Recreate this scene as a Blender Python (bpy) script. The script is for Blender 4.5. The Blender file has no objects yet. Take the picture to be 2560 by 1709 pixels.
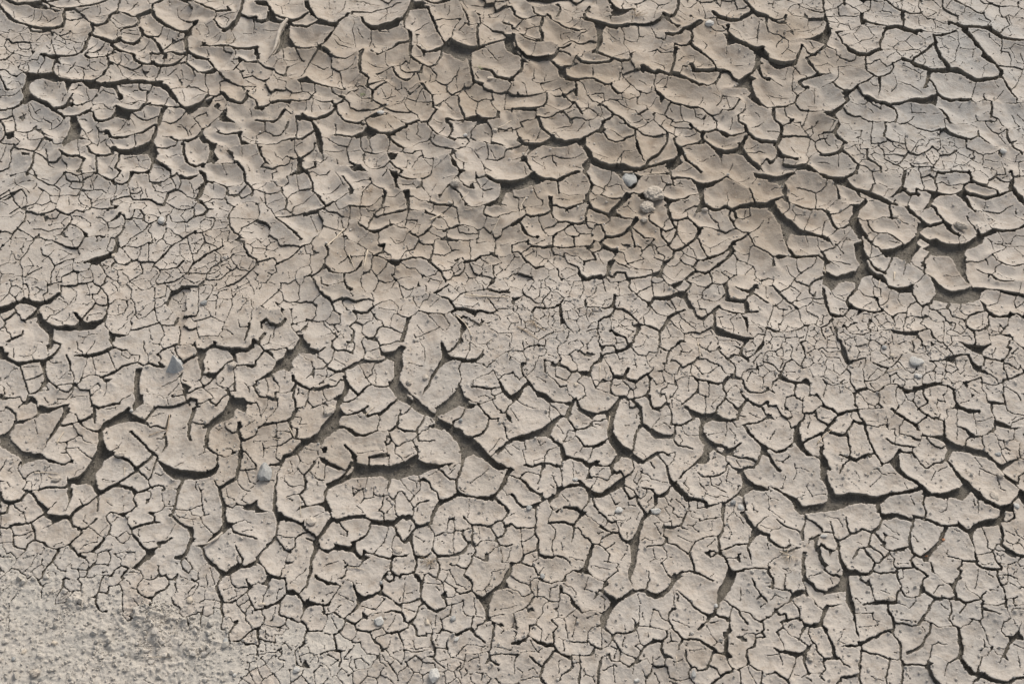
import bpy, math, random
import numpy as np
from mathutils import Vector, Matrix, noise as mnoise

# ---------------------------------------------------------------- camera, world, sun, exposure
CAM_H, PITCH, FOCAL, SENSOR = 1.6, math.radians(50.0), 50.0, 36.0
PW, PH = 2560.0, 1709.0
S = bpy.context.scene
cam_d = bpy.data.cameras.new("camera"); cam = bpy.data.objects.new("camera", cam_d)
S.collection.objects.link(cam); S.camera = cam
cam.location = (0, 0, CAM_H); cam.rotation_euler = (math.pi/2-PITCH, 0, 0)
cam_d.lens = FOCAL; cam_d.sensor_width = SENSOR; cam_d.clip_end = 2000; cam_d.clip_start = 0.05
SUN_EL, SUN_AZ = math.radians(43), math.radians(28)      # azimuth measured from +y (away from the camera) towards +x
w = bpy.data.worlds.new("World"); S.world = w; w.use_nodes = True
nt = w.node_tree; bg = nt.nodes["Background"]
sky = nt.nodes.new("ShaderNodeTexSky"); sky.sky_type = 'NISHITA'; sky.sun_disc = False
sky.sun_elevation = SUN_EL; sky.sun_rotation = SUN_AZ; sky.dust_density = 4.0; sky.ozone_density = 0.6
hs = nt.nodes.new("ShaderNodeHueSaturation"); hs.inputs["Saturation"].default_value = 0.45      # thin cloud greys the sky
nt.links.new(sky.outputs[0], hs.inputs["Color"]); nt.links.new(hs.outputs[0], bg.inputs[0]); bg.inputs[1].default_value = 0.13
sd_l = bpy.data.lights.new("sun", 'SUN'); sun = bpy.data.objects.new("sun", sd_l); S.collection.objects.link(sun)
sd_l.energy = 1.5; sd_l.angle = math.radians(32); sd_l.color = (1.0, 0.94, 0.86)
sdir = Vector((math.sin(SUN_AZ)*math.cos(SUN_EL), math.cos(SUN_AZ)*math.cos(SUN_EL), math.sin(SUN_EL)))
sun.rotation_euler = (-sdir).to_track_quat('-Z', 'Y').to_euler(); sun.location = sdir*5
S.view_settings.view_transform = 'Standard'; S.view_settings.look = 'None'
S.view_settings.exposure = 0.43; S.view_settings.gamma = 1.0
S.cycles.max_bounces = 6; S.cycles.diffuse_bounces = 4

# ---------------------------------------------------------------- crack network, read off the ground
# sixteen patches of ground, each a list of cracks: "width x y x y ..." ("t" = tapers out at both ends, "h" = an open gap outline)
TR = {
(0,0):"""3 0 5 6 12 9 16 15 19 22 21 28 23 34 25 42 26 50 26 56 24 59 20 58 14 59 9
2 8 0 14 3 22 3 30 3 41 1
h 26 4 34 4 39 3 44 6 52 9 57 9 53 11 45 8 38 7 30 6
2 41 1 47 5 55 7 64 7 73 6
3 73 6 82 5 90 3 98 0
1.5 58 17 64 19 70 18 74 17
1.5 59 9 68 8 76 14 80 18 84 22
3 84 23 90 23 96 21 100 17 101 13 107 11
1.5 107 11 108 4 110 0
2 107 10 115 11 121 14 126 14
h 124 12 130 10 138 7 141 9 137 11 130 13 127 15 121 15
2 139 10 140 3 146 0
t1 127 2 123 5 117 9
3 140 9 142 14 146 18 153 22 160 26 166 28 171 28
t1 162 6 163 13 164 16 168 18 174 19 179 20
3 174 26 178 22 181 19
1 171 19 175 14 177 8 172 3
3 172 0 180 2 188 6 197 10 205 10 211 10
1 197 19 199 14 198 12
3 205 29 211 26 217 19 221 10 223 0
2 198 20 200 24 205 28
t.8 187 22 191 27 192 32 187 33
1 222 14 229 17 235 17
t1 232 17 233 24 232 30
3 171 28 173 32 170 38 170 45 175 50 182 53 190 55
h 169 30 175 27 176 31 172 37 173 46 169 46 168 38
1 212 29 215 35 209 42
3 185 43 195 43 207 42 218 45 228 45 235 44
t.8 173 34 182 37 187 40 193 42
t.6 202 34 195 41
2 190 54 195 60 200 65 207 65 214 65 219 59 222 56
1 222 56 214 56 216 48 213 45
t1 190 47 192 53
2 219 53 221 55 226 57 235 57
1 0 29 8 30 15 30 21 28 26 24
2 26 24 29 28 36 29 44 27 49 26
1.5 8 37 11 40 22 39 28 40 40 40 46 38 49 33 46 29
1 5 39 8 31
1 16 39 17 44 20 46 27 46 29 43 27 40
1.5 47 36 48 42 50 46 51 50
3 40 51 45 53 52 52 60 52 68 51 74 49 78 45 79 40 83 34 85 27 84 24
h 43 51 50 52 57 52 52 56 44 54
1.5 49 30 53 33 58 32 63 30
1.5 55 34 59 37 64 37 70 40 76 40 80 37 83 32
t1 63 28 67 31 64 37
t.6 67 31 74 31 80 29
t.6 49 42 56 44 62 42
1 70 50 68 44
3 84 32 91 35 97 37 103 39 108 37 110 34
1 110 34 111 28 106 24 104 21
2 110 36 115 39 121 40 127 38 130 33 131 27 128 24
1 110 25 115 26 120 25 125 24
2 111 27 117 25 124 23 127 20 128 15
t.8 113 30 119 30 128 33
t.8 107 28 107 33 108 35
3 102 41 108 45 115 47 122 49 124 54 129 57 135 59 140 58
1.5 102 41 106 39 110 38
2 78 51 83 54 89 53 97 52 103 48 105 44
t1 80 49 86 49 90 48 95 43 97 39
1 89 53 91 50
3 128 24 130 29 135 33 141 35 145 40 149 47
h 128 26 134 31 131 34 129 30
1.5 149 47 154 42 158 39 158 35
1.5 135 33 144 33 148 29 148 27
2 138 48 145 49 150 48 157 47 164 49 170 49
3 149 48 153 50 150 53
t1 137 38 132 44 126 47
t1 138 49 130 53 125 51
1 140 46 138 53 140 58
3 139 57 145 60 152 60 158 59 163 57 170 50
1 150 52 151 55 148 59
1 171 50 171 57 165 58
2 170 57 176 62 181 66 188 67 194 65 198 62
1 194 58 196 62 191 55
1.5 200 66 205 71 209 74 216 78 223 80 235 79
1 98 49 100 47 106 48
1 111 49 111 57 109 60
1 111 60 116 62 120 64 125 63 131 59
1 98 55 104 58 108 61 110 63 112 69 117 72 119 74
t1 120 64 125 67 127 66
1 131 60 131 65 135 71
1 131 66 138 66
1.5 147 61 146 66 142 72
1.5 0 65 5 65 10 70 16 72 21 68
h 21 67 28 67 36 68 44 67 48 66 50 70 60 74 72 76 86 76 96 77 96 80 88 82 82 82 74 76 66 77 62 86 59 75 50 76 40 74 33 75 28 80 28 88 22 90 20 84 23 77 25 71
1.5 22 67 17 65 18 61 25 60
1 25 60 30 56 35 57 38 50
1.5 40 52 41 56 38 61 35 65
2 48 63 51 57 55 59 52 56
1 26 60 26 66
2 48 65 50 70 58 73 68 75 78 75 87 75 94 70 99 62 100 55 99 53
t1.5 70 58 66 63 61 68
t1 70 61 75 63 79 65 83 64
1 76 66 77 70 76 73
t1 81 61 84 64 91 66
1 83 54 82 60
h 99 57 103 57 104 60 99 60
1.5 87 76 93 77 96 76
3 94 79 100 77 108 75 114 74 122 74 130 73 136 76 142 76 147 75
h 94 79 101 78 108 77 114 76 122 75 132 75 138 77 146 76 151 77 155 83 160 88 162 95 158 90 153 84 146 80 141 79 138 78 130 77 120 77 112 77 107 78 110 85 113 88 113 91 109 92 106 84 104 82 94 81
2 151 77 156 83 161 89 163 94 168 99 171 100
1.5 156 83 163 81 171 81 175 77 179 70 176 63
t1 161 67 163 73 167 79 165 73 170 73 175 74
t1 152 62 151 67
1 175 81 182 82 189 85 192 87
1.5 189 68 188 76 191 82 192 87
2 171 100 178 97 185 94 191 88 198 88 204 85 207 87
1.5 202 84 202 76 207 73 211 74
3 204 85 209 91 216 94 222 95 226 90 227 86
1 223 79 226 83 227 85
2 226 87 232 91 235 92
1 200 65 196 67 190 68
t1 189 87 182 88 175 92
t.8 222 80 224 84 232 82
2 28 88 34 92 42 94 46 98 50 101 56 103 58 107
h 25 87 35 92 43 95 48 100 55 102 57 106 52 103 45 99 40 96 33 93 28 92 22 96 18 94 21 90
2 23 91 19 93 18 96 12 99 5 101 0 101
1.5 11 100 11 106 14 112 14 120 24 121 30 119 33 115 33 118 40 118 48 118 55 113 58 108
t1 25 94 26 100 29 108 35 111 39 111
t1 39 108 46 112 47 118
1 17 107 20 106 23 104
1 20 103 22 107 20 110
2 0 110 4 116 5 121 3 127 0 129
1.5 0 110 8 108 10 106
h 6 122 12 120 13 126 6 128
1 32 118 38 121 40 124
1.5 37 119 44 124 51 125 56 125
2 48 100 56 98 62 94 65 89 67 86
1 56 99 62 97 65 96 70 97 75 96
1.5 75 97 80 94 86 91 90 84 94 79
1.5 67 86 65 90 67 93
t.8 72 87 77 89
2 66 96 60 96 66 95
2 57 105 60 106 66 106 74 105
h 74 103 80 100 85 99 83 102 77 105
1.5 82 102 86 97 92 96 96 97 100 101 104 102 107 97
2 85 103 86 107 88 110 92 111 97 110 104 108
1 86 97 84 93 90 88
h 107 98 114 102 120 104 118 110 110 108 104 107
2 107 98 114 101 122 102 128 101 133 96 142 97 150 98
h 64 106 70 106 72 112 75 118 73 124 78 127 70 127 64 129 58 134 57 131 61 122 64 113
1.5 121 103 126 107 131 109 139 109 145 107
1 139 94 134 95
1.5 134 95 135 88 136 84 131 83 128 80
1 140 79 138 84 136 86
t1 107 92 112 95 120 97 128 93 133 94
t1 127 93 119 95
3 152 99 148 104 146 110 143 120 140 128 132 133 124 137 116 138 106 137 104 135
h 147 100 151 99 150 107 147 115 143 118 144 110
h 106 138 116 139 126 136 135 132 140 129 142 134 146 142 143 149 139 148 136 141 128 141 118 142 110 141
1.5 150 98 154 91 158 88
1.5 151 99 158 99 166 99 171 100
1.5 171 102 168 107 163 112 157 114 149 112
h 172 100 180 97 188 93 196 89 194 94 190 98 184 98 178 102 171 106
1 93 110 88 115 92 120 98 122 101 126 108 128 116 126
2 97 119 103 125 112 126 118 124 125 122 131 121 136 117 141 114
t1 108 121 112 116 117 110
t1 118 107 121 111 123 115
1.5 123 124 124 133 122 137
1 90 119 91 128 90 132
1 75 117 80 125 84 130 90 133
t.8 76 126 83 129
1 97 131 101 136 106 138
1 46 127 49 131 55 131
1.5 12 134 20 136 28 138 34 140 40 143 44 148 50 148 56 144 58 138
2 41 125 46 128 47 127
1 24 123 25 127 37 128 42 126
t.8 39 127 35 134 31 138
1 17 129 14 133 0 131
1 42 136 42 140
2 54 137 60 141 66 142 72 142 78 145
h 53 135 61 141 67 142 62 143 56 141
1 71 131 72 138 74 142
1 72 137 80 134 85 130 90 133
2 83 138 90 142 97 142 103 140
1.5 9 138 10 145 7 154 0 157
h 19 138 27 139 26 142 20 141
2 30 141 30 148 28 154 25 157
2 88 143 88 150 89 157
1 76 146 74 151 70 157
2 78 145 75 151 72 157
t1 57 145 61 151 60 157
t1 43 142 44 150 49 154
1.5 140 130 143 135 150 136 156 135 161 134 162 129
1 149 125 156 125 160 128
2 156 126 163 129 172 129 179 126 184 121 187 118
t1 164 115 170 119 173 125
1.5 187 118 193 113 200 108 205 101 208 93 208 88
h 203 104 208 98 208 106 215 112 207 111 200 110
t1 176 107 181 112 186 118
1 185 118 186 121 190 127 196 131 198 130
h 183 122 188 124 195 130 199 131 196 138 201 144 196 148 190 150 192 140 193 132 187 131 183 127
2 198 120 200 121 208 122 215 121 221 120 221 127 228 131 235 132
h 218 121 221 121 221 127 228 131 234 132 226 134 221 134 220 128
t1 198 116 200 121
1 192 133 193 139 192 145 188 152 180 152 176 150 170 146 169 138 167 131
3 168 132 169 141 172 149 180 153 186 150
1.5 143 143 151 144 156 147 164 144 169 144
t1 152 142 155 146
2 142 148 150 152 157 157
2 196 149 204 149 212 149 218 149 223 155 225 157
t1 208 138 214 142 215 148
1 221 134 212 137 208 138
t1 222 137 222 145
2 110 157 106 153 109 146 109 138
3 141 148 138 154 135 157
h 199 93 202 96 200 98 196 97
1 196 98 201 101 205 101
1 180 106 188 102 190 106
2 0 70 3 76 5 82
t.8 3 75 6 81 6 85
1 0 88 8 88 15 87 20 82
1 0 56 6 55 11 58 13 61
1.5 4 57 9 52 13 47
1 4 42 8 48
1 29 53 30 48 29 44
1 11 49 19 52 28 54 33 48
t1 213 48 211 54 206 60 202 64
1 206 48 212 50
1 221 66 223 72 232 70
t1 226 63 229 68
1.5 216 63 222 67 224 66
t.6 166 28 163 33 172 32
1.5 159 40 161 38 168 36
2 148 47 143 38 140 35
t.6 12 18 12 10
t.8 31 7 31 13 28 19
t.8 38 9 37 16 34 19
t.8 37 21 46 19 54 15
t.8 92 5 92 11 90 15 
t.8 72 11 82 8
t.8 87 16 93 15 100 14
t.8 97 7 101 10
t.8 206 15 210 19 207 25
t.8 209 7 215 2""",
(0,1):"""h 0 2 8 2 13 7 12 8 6 6 0 5
2 0 2 8 2 13 8 15 10 12 14 10 18 4 20 0 19
h 11 11 15 14 22 18 28 19 24 21 16 20 10 18
2 12 9 18 14 26 17 34 19 40 17 46 13
h 44 0 48 0 50 8 54 15 54 17 50 13 45 7
1 50 14 57 18
2 46 24 54 20 58 18 66 21 74 21 80 16 84 12
h 46 24 54 20 60 20 70 22 77 20 72 25 60 23 54 22
1.5 84 12 90 13 97 15
3 97 15 99 20 105 24 112 24 120 22 129 19 135 18 139 12 141 6 144 0
h 99 20 106 24 114 25 124 22 132 20 130 24 122 26 112 27 105 27
1.5 88 10 97 10 105 11 111 9 118 8 124 6 129 3 133 3
t1 79 0 84 2 90 2 98 1 104 4 113 5
1 120 7 120 12 126 14 133 11 138 9
t.8 119 15 119 20
t.8 122 12 115 17 110 20
t.8 82 2 81 8 77 12 74 12
h 144 2 152 2 158 5 150 8 142 9 139 7
1 113 28 121 28
2 141 9 150 8 158 8
3 153 0 160 3 166 3 172 1
2 187 1 190 6 193 14 195 19
t1 178 5 177 12 175 15
2 158 9 162 16 165 22 167 30 172 38
1.5 166 20 172 18 180 19 186 18
2 136 20 136 25 141 29 142 35 141 42 142 50
h 139 26 143 28 143 40 145 41 142 50 140 48 140 38 139 32
1 146 31 152 34 158 33 163 31
1 148 31 148 38 147 41
t1 145 28 153 24 160 20
2 147 41 152 45 157 47 165 45 170 43 176 39 178 35
h 171 41 178 37 185 42 193 45 199 47 196 49 190 56 186 54 178 49 172 47
1.5 188 18 184 24 181 29 179 35 172 39
3 179 37 187 42 196 44 204 43 209 42
2 194 49 200 46 210 41 212 40 220 38 228 36 231 33 235 33
t1 211 43 217 50 223 56
1 192 22 190 25 186 29 191 31 197 31
2 202 11 206 16 206 21 203 25 203 33 204 38
1.5 206 20 212 24 218 29 226 30
h 231 33 235 34 235 48 230 46 228 39
2 226 20 231 22 235 23
1 190 9 197 10 206 12
1 195 23 203 22
t.8 212 15 222 14 226 10
1 235 5 228 6 220 10
1.5 219 2 224 3 230 3
1 219 4 220 9 214 12
1 210 0 208 4 198 2
2 27 19 34 23 40 23 46 24
2 30 27 30 34 34 40 37 43
h 28 22 33 20 30 26 28 30 30 36 34 42 28 42 24 44 20 49 15 52 20 44 22 32
1.5 36 38 44 39 50 39 56 38
2 37 43 45 44 52 43 56 43 62 38 67 32 72 27 75 22
h 52 43 58 41 66 34 68 29 73 27 70 32 64 40 58 44 63 43 69 48 66 49 60 45
1.5 60 43 68 50 74 53 82 54 88 51 94 46 100 43 104 43
t1 72 37 76 42 82 43 88 44
t.6 89 17 91 22 88 27 90 34 91 43
1 105 30 106 38 104 41 107 46
2 106 46 112 49 119 46 125 43 131 39 138 38
h 94 46 99 45 97 52 96 58 97 65 94 66 93 56
2 98 45 95 55 95 66 100 69 103 72 102 79 106 82
t.8 115 44 116 48
t1 101 57 108 61 117 63
1.5 110 69 118 66 125 62 132 60 137 56
t1 141 50 141 56 138 61
t1 118 57 122 62
2 141 50 145 54 152 58 158 61
2 158 61 165 58 170 50 170 46
1 147 41 152 45 154 51
2 125 62 128 68 133 72 139 73 143 70 146 66 152 66 152 62
1 133 65 146 66
1.5 158 61 162 64 166 68 165 74
1.5 148 66 151 74 158 76 165 74 170 77 176 78 181 73 183 70
t1.5 187 62 184 70 184 76
2 152 76 156 81 162 87 162 98 166 100 162 106 158 112 152 113
1.5 139 83 148 77 155 76
1 162 87 170 86 175 85 175 77
1 176 78 176 84 180 88 190 82
1.5 191 77 191 83 196 89 204 93
3 196 48 197 58 198 66 200 74 208 77
h 193 50 196 50 197 60 199 70 200 76 198 72 196 60
1.5 200 76 196 80 192 81
1.5 208 77 209 81 216 84 224 86 231 84 234 78 231 73
3 208 63 216 65 220 70 227 72 235 74
h 216 66 222 70 231 73 225 73 219 71
1.5 162 98 172 93 179 88 185 87 190 82
2 185 87 186 95 189 101 191 106
1.5 204 93 202 100 202 106
1 204 93 210 90 216 91
1.5 216 92 218 97 222 101 222 106
1.5 216 84 217 92
1 222 101 228 100 235 101
1 229 86 228 95
1.5 0 49 4 50 1 57 8 62 16 64
h 0 50 4 50 3 55 0 55
t.8 15 51 12 54 9 58
1.5 16 64 20 69 27 71 28 66
t.8 24 44 25 54 28 60 30 62
t.8 30 62 38 58 45 55
1 36 44 40 50 44 57
1.5 27 71 34 73 41 70 45 65 48 58 53 50 58 44
h 37 73 45 70 51 75 56 77 50 77 44 75 39 75
2 46 70 54 76 62 78 68 79 74 80 80 82
1.5 69 78 70 83 75 88 82 88 88 84 94 82
t1 50 57 57 61 62 63 66 60
1 69 53 69 61 76 65 78 71 80 81
t1 75 65 82 64 88 60 91 54
t.8 70 63 69 68 60 73
1.5 80 81 86 76 93 70 96 67
1 102 79 109 77 118 73
1 110 69 119 75 122 78 127 80 132 86
t.8 84 81 86 81
t.8 133 75 134 80 127 82
t1 94 73 92 78 88 82
1 40 75 42 84 48 85
1 53 77 54 85
1 48 85 52 91 60 94 67 94 71 93
2 52 88 48 92 40 93 32 92
h 15 92 22 93 31 94 30 96 22 94 12 97 5 100
3 29 93 20 93 14 94 8 98 0 99
1 27 84 18 83 14 86 10 80 8 76
1 18 73 28 76 27 82 33 86 38 86
t.8 32 85 30 90
t.8 20 77 20 74
1 16 64 14 71 7 74 0 72
1 7 77 12 74
1 13 88 12 92
1.5 26 101 32 105 42 104
2 42 105 47 108 54 109 62 107 68 104 72 100 73 97 70 94
h 37 106 44 107 52 110 54 113 60 123 62 132 61 141 58 140 56 131 54 121 50 112 43 111 40 112 37 109
1 42 105 46 99 46 93
t.8 52 92 51 104
t.8 57 97 60 102
2 71 97 79 93 81 90 76 88
2 73 98 75 105 80 110 86 112 94 113 100 110 106 106 112 103
t.8 86 99 94 102 102 102
1.5 112 103 120 96 115 97 108 101 98 101
1.5 80 91 86 95
1 88 84 94 88 97 91 103 91
1.5 103 91 110 94 116 97 124 102 132 103 140 104
2 107 90 107 84 112 80 118 76
t.8 124 82 123 88
t1 117 92 122 90 128 88
1 140 88 136 94 138 99 141 104
1 132 86 140 88
1.5 140 88 147 82 153 77
1 147 93 150 86 154 80
1 141 92 147 93 154 94 162 94
t1 147 93 146 98
t.8 124 97 132 95 136 94
1.5 110 104 119 103 126 107 133 111 138 115
1.5 141 103 148 106 149 111 152 113
1.5 100 109 110 107 119 106
2 138 115 144 113 149 111
3 0 110 8 111 16 112 21 109 24 104 26 101
2 100 110 102 115 108 119 112 122 120 123 126 122 132 119 138 117
t1 121 113 124 117 126 119
h 97 113 101 114 99 116 96 115
2 158 115 162 119 167 123 174 125 182 128
h 175 111 180 113 181 120 178 126 176 124 179 118
3 175 108 184 110 192 109 202 106
h 184 111 196 110 204 107 210 107 215 108 213 112 206 114 200 117 203 112 196 112
3 203 106 208 109 215 109 222 107 222 101
1 212 112 216 116 218 124 216 128
1 200 118 197 121 197 126
1.5 197 127 206 129 214 130 222 132 230 135 235 136
h 208 129 216 130 224 133 232 137 226 134 216 132
1.5 182 128 187 127 193 127 196 130 192 135 186 137
1.5 162 120 160 128 163 133 172 136 180 137 186 137
1.5 8 112 8 121 16 125 23 124 28 118 30 113
t.8 30 112 26 120
1.5 36 107 38 114 38 119 37 124
1.5 0 132 8 132 16 132 24 129 32 127 36 128
2 33 127 42 127 50 122 53 120
1.5 8 121 4 123 0 125
h 0 133 6 133 4 136 6 142 12 150 8 148 2 140
1.5 36 131 36 138 38 142
1.5 28 143 35 146 42 146 48 142 53 137 54 131
t.8 17 139 18 143 24 146
1.5 5 153 14 154 22 151 30 150
t.8 18 154 18 157
2 38 145 44 147 38 150 38 157
h 38 147 43 147 42 152 46 157 35 157 38 153
t1 51 149 58 150 64 148 66 145
2 46 156 54 153
1.5 60 140 62 146 60 150
1.5 60 141 68 143 74 146 75 151 79 151
1.5 72 114 73 121 73 125
2 74 124 80 125 88 126 94 125 98 122 103 118
h 88 125 98 121 102 116 109 121 108 125 100 126 92 128
1.5 104 127 104 134 106 139
1.5 97 127 96 135 98 139 106 141
1 68 130 76 134 84 135 85 132 88 127
1.5 83 135 84 142 86 148 92 151 98 148 99 141
1.5 62 127 66 128
2 104 127 109 124
2 112 123 120 124 127 124
1 122 126 122 134 120 140
3 120 124 127 131 135 136
h 120 125 126 129 130 133 127 132 121 128
1.5 135 137 142 136 150 132 158 130 160 127
1.5 105 141 113 142 121 140 128 142 135 139 136 136
h 120 141 130 142 130 144 126 148 122 147
1.5 98 142 99 150 103 155 110 156 118 155 123 150 126 146
t.8 138 121 138 127 141 130
1 148 114 149 121
t1 147 123 152 127
1.5 75 151 84 152 90 151
h 84 152 96 151 98 154 102 157 90 157
1.5 136 142 144 143 147 140 152 139 153 145
1 153 146 160 147 168 145 178 142 181 138
2 182 139 178 143 183 149 186 157
h 180 144 183 149 186 155 182 154 179 148
1.5 182 138 184 146 191 150 200 150 212 147 214 142 212 132
t1 200 138 205 145
1.5 214 147 222 148 227 145 229 139 235 136
1.5 207 150 210 155 216 157
1 191 152 190 157
2 124 150 128 155 134 157
1 149 146 146 150 143 155
1.5 149 146 152 144
1 163 148 162 157
1 222 118 230 119 235 117
t.8 222 121 235 120
t.8 173 94 180 100
t.8 172 92 168 98 160 99
1.5 181 114 190 113""",
(0,2):"""2 0 5 2 9 3 13 8 16 11 17
1 11 17 18 15 25 14 29 14
1.5 11 17 7 22 3 27 0 26
2 19 6 20 10 24 13 30 15 33 12
h 12 0 16 0 20 3 26 4 30 2 36 3 42 0 44 2 44 9 42 13 43 6 38 3 30 4 24 5 16 3
2 44 3 44 10 41 14
1 45 6 50 10 56 15 60 16 64 16
t.8 55 10 66 10 69 7 73 4
2 34 13 36 17 42 20 48 24 54 26 61 28
h 33 15 36 16 42 19 48 23 54 26 50 26 44 23 40 19
1.5 61 28 67 27
3 28 16 27 21 26 26 28 33
1 26 24 20 25 14 26
1.5 0 27 5 29 12 32 20 35 28 37 34 39 40 42 47 41 54 37
h 5 31 14 34 24 37 33 38 40 43 48 42 55 38 53 42 47 45 40 44 37 41 33 40 22 41 12 37
1.5 54 37 60 40 66 40 71 38
t1 51 33 54 37
t.8 45 29 44 34 46 37
t1 60 35 68 29 73 25
t.8 55 31 55 28
1.5 63 16 62 20 58 23 54 25
t1 56 15 55 18 50 20
2 72 6 68 10 66 13
3 66 14 68 17 74 19 82 21 92 24 99 24 106 23
h 76 20 83 22 92 25 99 25 96 27 91 26 86 24 84 26 82 32 83 38 81 43 78 47 86 50 90 52 82 50 75 49 70 48 77 44 78 37 77 28 76 24
1.5 70 11 72 11
2 64 16 67 19 72 19
1.5 100 25 103 30 103 36 103 42 107 46
1 103 35 109 38 114 38
t.8 88 35 93 38 99 38
1.5 106 23 114 23 122 24 130 23 136 19 139 14
h 89 4 93 7 98 9 104 9 108 10 104 13 98 15 92 15 90 11 93 10 90 7
3 90 1 93 5 98 8 104 9 111 8
t1 90 19 91 15 85 17 
1.5 102 2 110 4 118 3 124 0
1.5 111 8 112 12 115 14
1 117 12 124 9 130 9 135 12
2 139 14 143 17 147 21 150 24 154 24
h 139 15 143 17 148 22 152 25 147 23 142 19
1.5 131 9 140 12 147 14
3 153 0 153 4 152 8 150 12 149 15
1 149 15 144 17
1 134 5 141 4 146 2
1 113 3 115 7
1.5 115 23 116 28 116 33 120 34
1 127 25 129 30 132 35 140 37
3 142 31 148 32 154 31 158 27 164 25 170 21 172 20
h 146 32 154 31 160 27 166 24 172 21 177 20 174 24 168 27 165 30 167 35 165 41 159 42 164 37 163 30 158 29 152 33
1.5 149 40 154 42 160 42 165 39
1.5 164 15 170 18 178 18 188 17
1 155 11 160 15 165 16
1 155 3 158 7 164 8 168 5
1.5 168 0 173 4 180 3 187 2 189 0
1 172 4 176 8 177 15
t.8 171 9 172 14
1 187 2 191 7
1 189 1 196 2 205 0
3 185 11 190 14 196 17 203 18 209 17 214 14 220 10 222 8
h 186 13 191 16 197 18 204 19 200 20 194 18 188 16
1.5 205 3 207 9
1 197 14 201 10 208 9 214 8
2 213 0 218 5 222 9 228 12 235 13
h 222 11 228 13 235 14 235 20 232 15 226 14
h 232 15 234 15 234 22 232 20
1.5 188 19 191 24 197 28
1.5 182 26 188 30 194 30 198 27 198 23
3 199 22 198 29 201 34 208 39 216 43 224 46 230 45
h 194 31 199 32 205 37 214 42 222 46 214 44 206 41 197 43 197 38
h 214 43 224 46 230 45 234 50 235 53 229 53 228 60 222 66 218 72 210 78 205 79 210 73 220 66 223 58 224 50 218 46
3 235 55 229 52 224 48
t1.5 227 18 225 30 225 41
t.8 224 35 214 37
t1 174 38 179 43 177 47
2 168 45 173 48 178 52 184 57 187 64
3 167 65 178 66 187 65 193 65
1.5 193 65 200 67 203 71
h 188 64 192 65 187 66 180 66
2 191 67 189 73 186 77 180 79 174 77
3 133 64 143 67 153 69 163 73 173 78
h 133 64 144 67 155 69 166 74 174 79 182 79 178 80 172 77 160 73 152 70 140 68
3 120 61 128 65 133 66
1.5 120 64 112 65 106 66 101 68
1.5 101 68 105 73 111 79 118 85 124 87 131 84 131 78
1.5 131 78 131 71
1 134 80 140 80 142 75 143 69
2 131 80 135 86 139 90 147 94 155 97 163 100 170 100
t.8 175 90 173 96 170 99
1 142 80 136 80
1.5 187 78 189 84 194 88 202 90 208 90
h 198 80 204 79 210 77 215 74 220 70 224 72 220 76 222 86 226 90 228 94 235 99 228 97 222 94 216 88 219 85 215 80 209 80
2 209 91 206 97 202 101 198 102
1 198 102 193 101
1 192 89 191 95 187 98
3 226 58 227 66 230 71 235 73
1.5 170 100 175 102 180 106 184 108
1 184 108 190 106 193 101
1.5 184 108 188 113 187 119
2 187 119 182 121 174 122 170 120
1 214 96 213 101 208 106 
2 208 106 208 112 214 115
3 214 115 216 122 222 127 229 130 235 130
h 214 124 218 124 214 131 212 136 218 144 226 150 232 157 224 152 216 147 209 138 208 134 212 128
2 214 115 215 121 208 124 200 125 194 122 188 120
h 188 120 194 123 200 125 197 127 192 124
3 175 121 174 127 180 132 187 137 196 139 204 138 209 136
h 180 132 188 137 196 140 206 139 212 138 216 144 206 140 197 142 189 141
t1 202 108 202 115 199 120
t.8 223 103 228 108
t.8 200 61 212 62
t1 220 118 231 112
1 170 120 165 115 158 113 150 114
1.5 150 114 144 110 140 106
1 155 99 155 105 158 113
1 167 101 168 109 174 111 178 108
t.8 178 107 175 116
1.5 140 106 143 101 145 95
1.5 140 106 132 105 125 101 123 97
1.5 118 86 115 92 115 96 123 97
1 101 85 101 89 107 91 116 89
1 101 85 106 81
1 96 91 101 91
1.5 131 84 135 90 137 95
1 84 93 90 92 96 92
1 96 91 100 97 106 100 113 102 116 106 124 114
2 116 106 121 103 125 101
1.5 124 114 130 111 131 106
1 124 114 115 119
2 113 119 107 116 103 111 98 107 93 105
2 81 95 87 98 92 103 93 106 89 109 84 111
1.5 113 119 120 124 128 126 138 126
1 130 111 133 115 138 119 143 124
h 83 111 84 117 82 122 76 121 70 125 64 128 62 126 72 121 80 118
3 83 112 83 118
2 84 121 88 127 95 130 102 129 104 127
2 104 127 113 124 114 119
t.8 90 119 96 123 102 127
t1 98 113 104 115
3 24 108 27 115 33 121 40 127 49 129 57 128 64 127
1 15 128 9 128 4 126
1.5 24 108 15 109 8 111
1.5 22 107 28 108 36 107 42 103 45 102
1 22 106 22 99
2 0 99 8 99 20 99 28 98 32 94 32 85
1 32 85 22 87 14 88 8 88 0 87
1 14 88 12 78 9 76
1 7 88 6 85
1 32 97 38 99 44 101
2 45 102 52 99 56 95 56 93
1 48 103 53 108 60 108 68 110 76 109
1 53 108 53 112
t.8 56 110 54 115 46 117 36 117
t.8 70 110 73 118
2 64 103 58 96 52 91 47 87
1 30 84 28 81 26 77
1 26 77 34 75 42 73
1 32 82 38 83 44 82
1 18 73 22 76 26 77
t1 20 63 20 72
1 31 84 38 88 46 89
1 47 89 53 86 58 83
2 58 75 59 80 59 87
1 65 79 68 84 69 88
1 69 88 76 87 84 86
1 69 88 78 94 84 103
t.8 70 93 70 99 64 104
1 70 99 78 104 84 108
t.8 56 99 62 100 70 99
1 59 92 64 94 68 96
2 91 77 93 81 97 85
1 91 77 98 73 99 69 99 65
2 74 72 79 75 86 78 92 77
2 48 63 49 68 54 72 62 73 70 72 74 72
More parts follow.
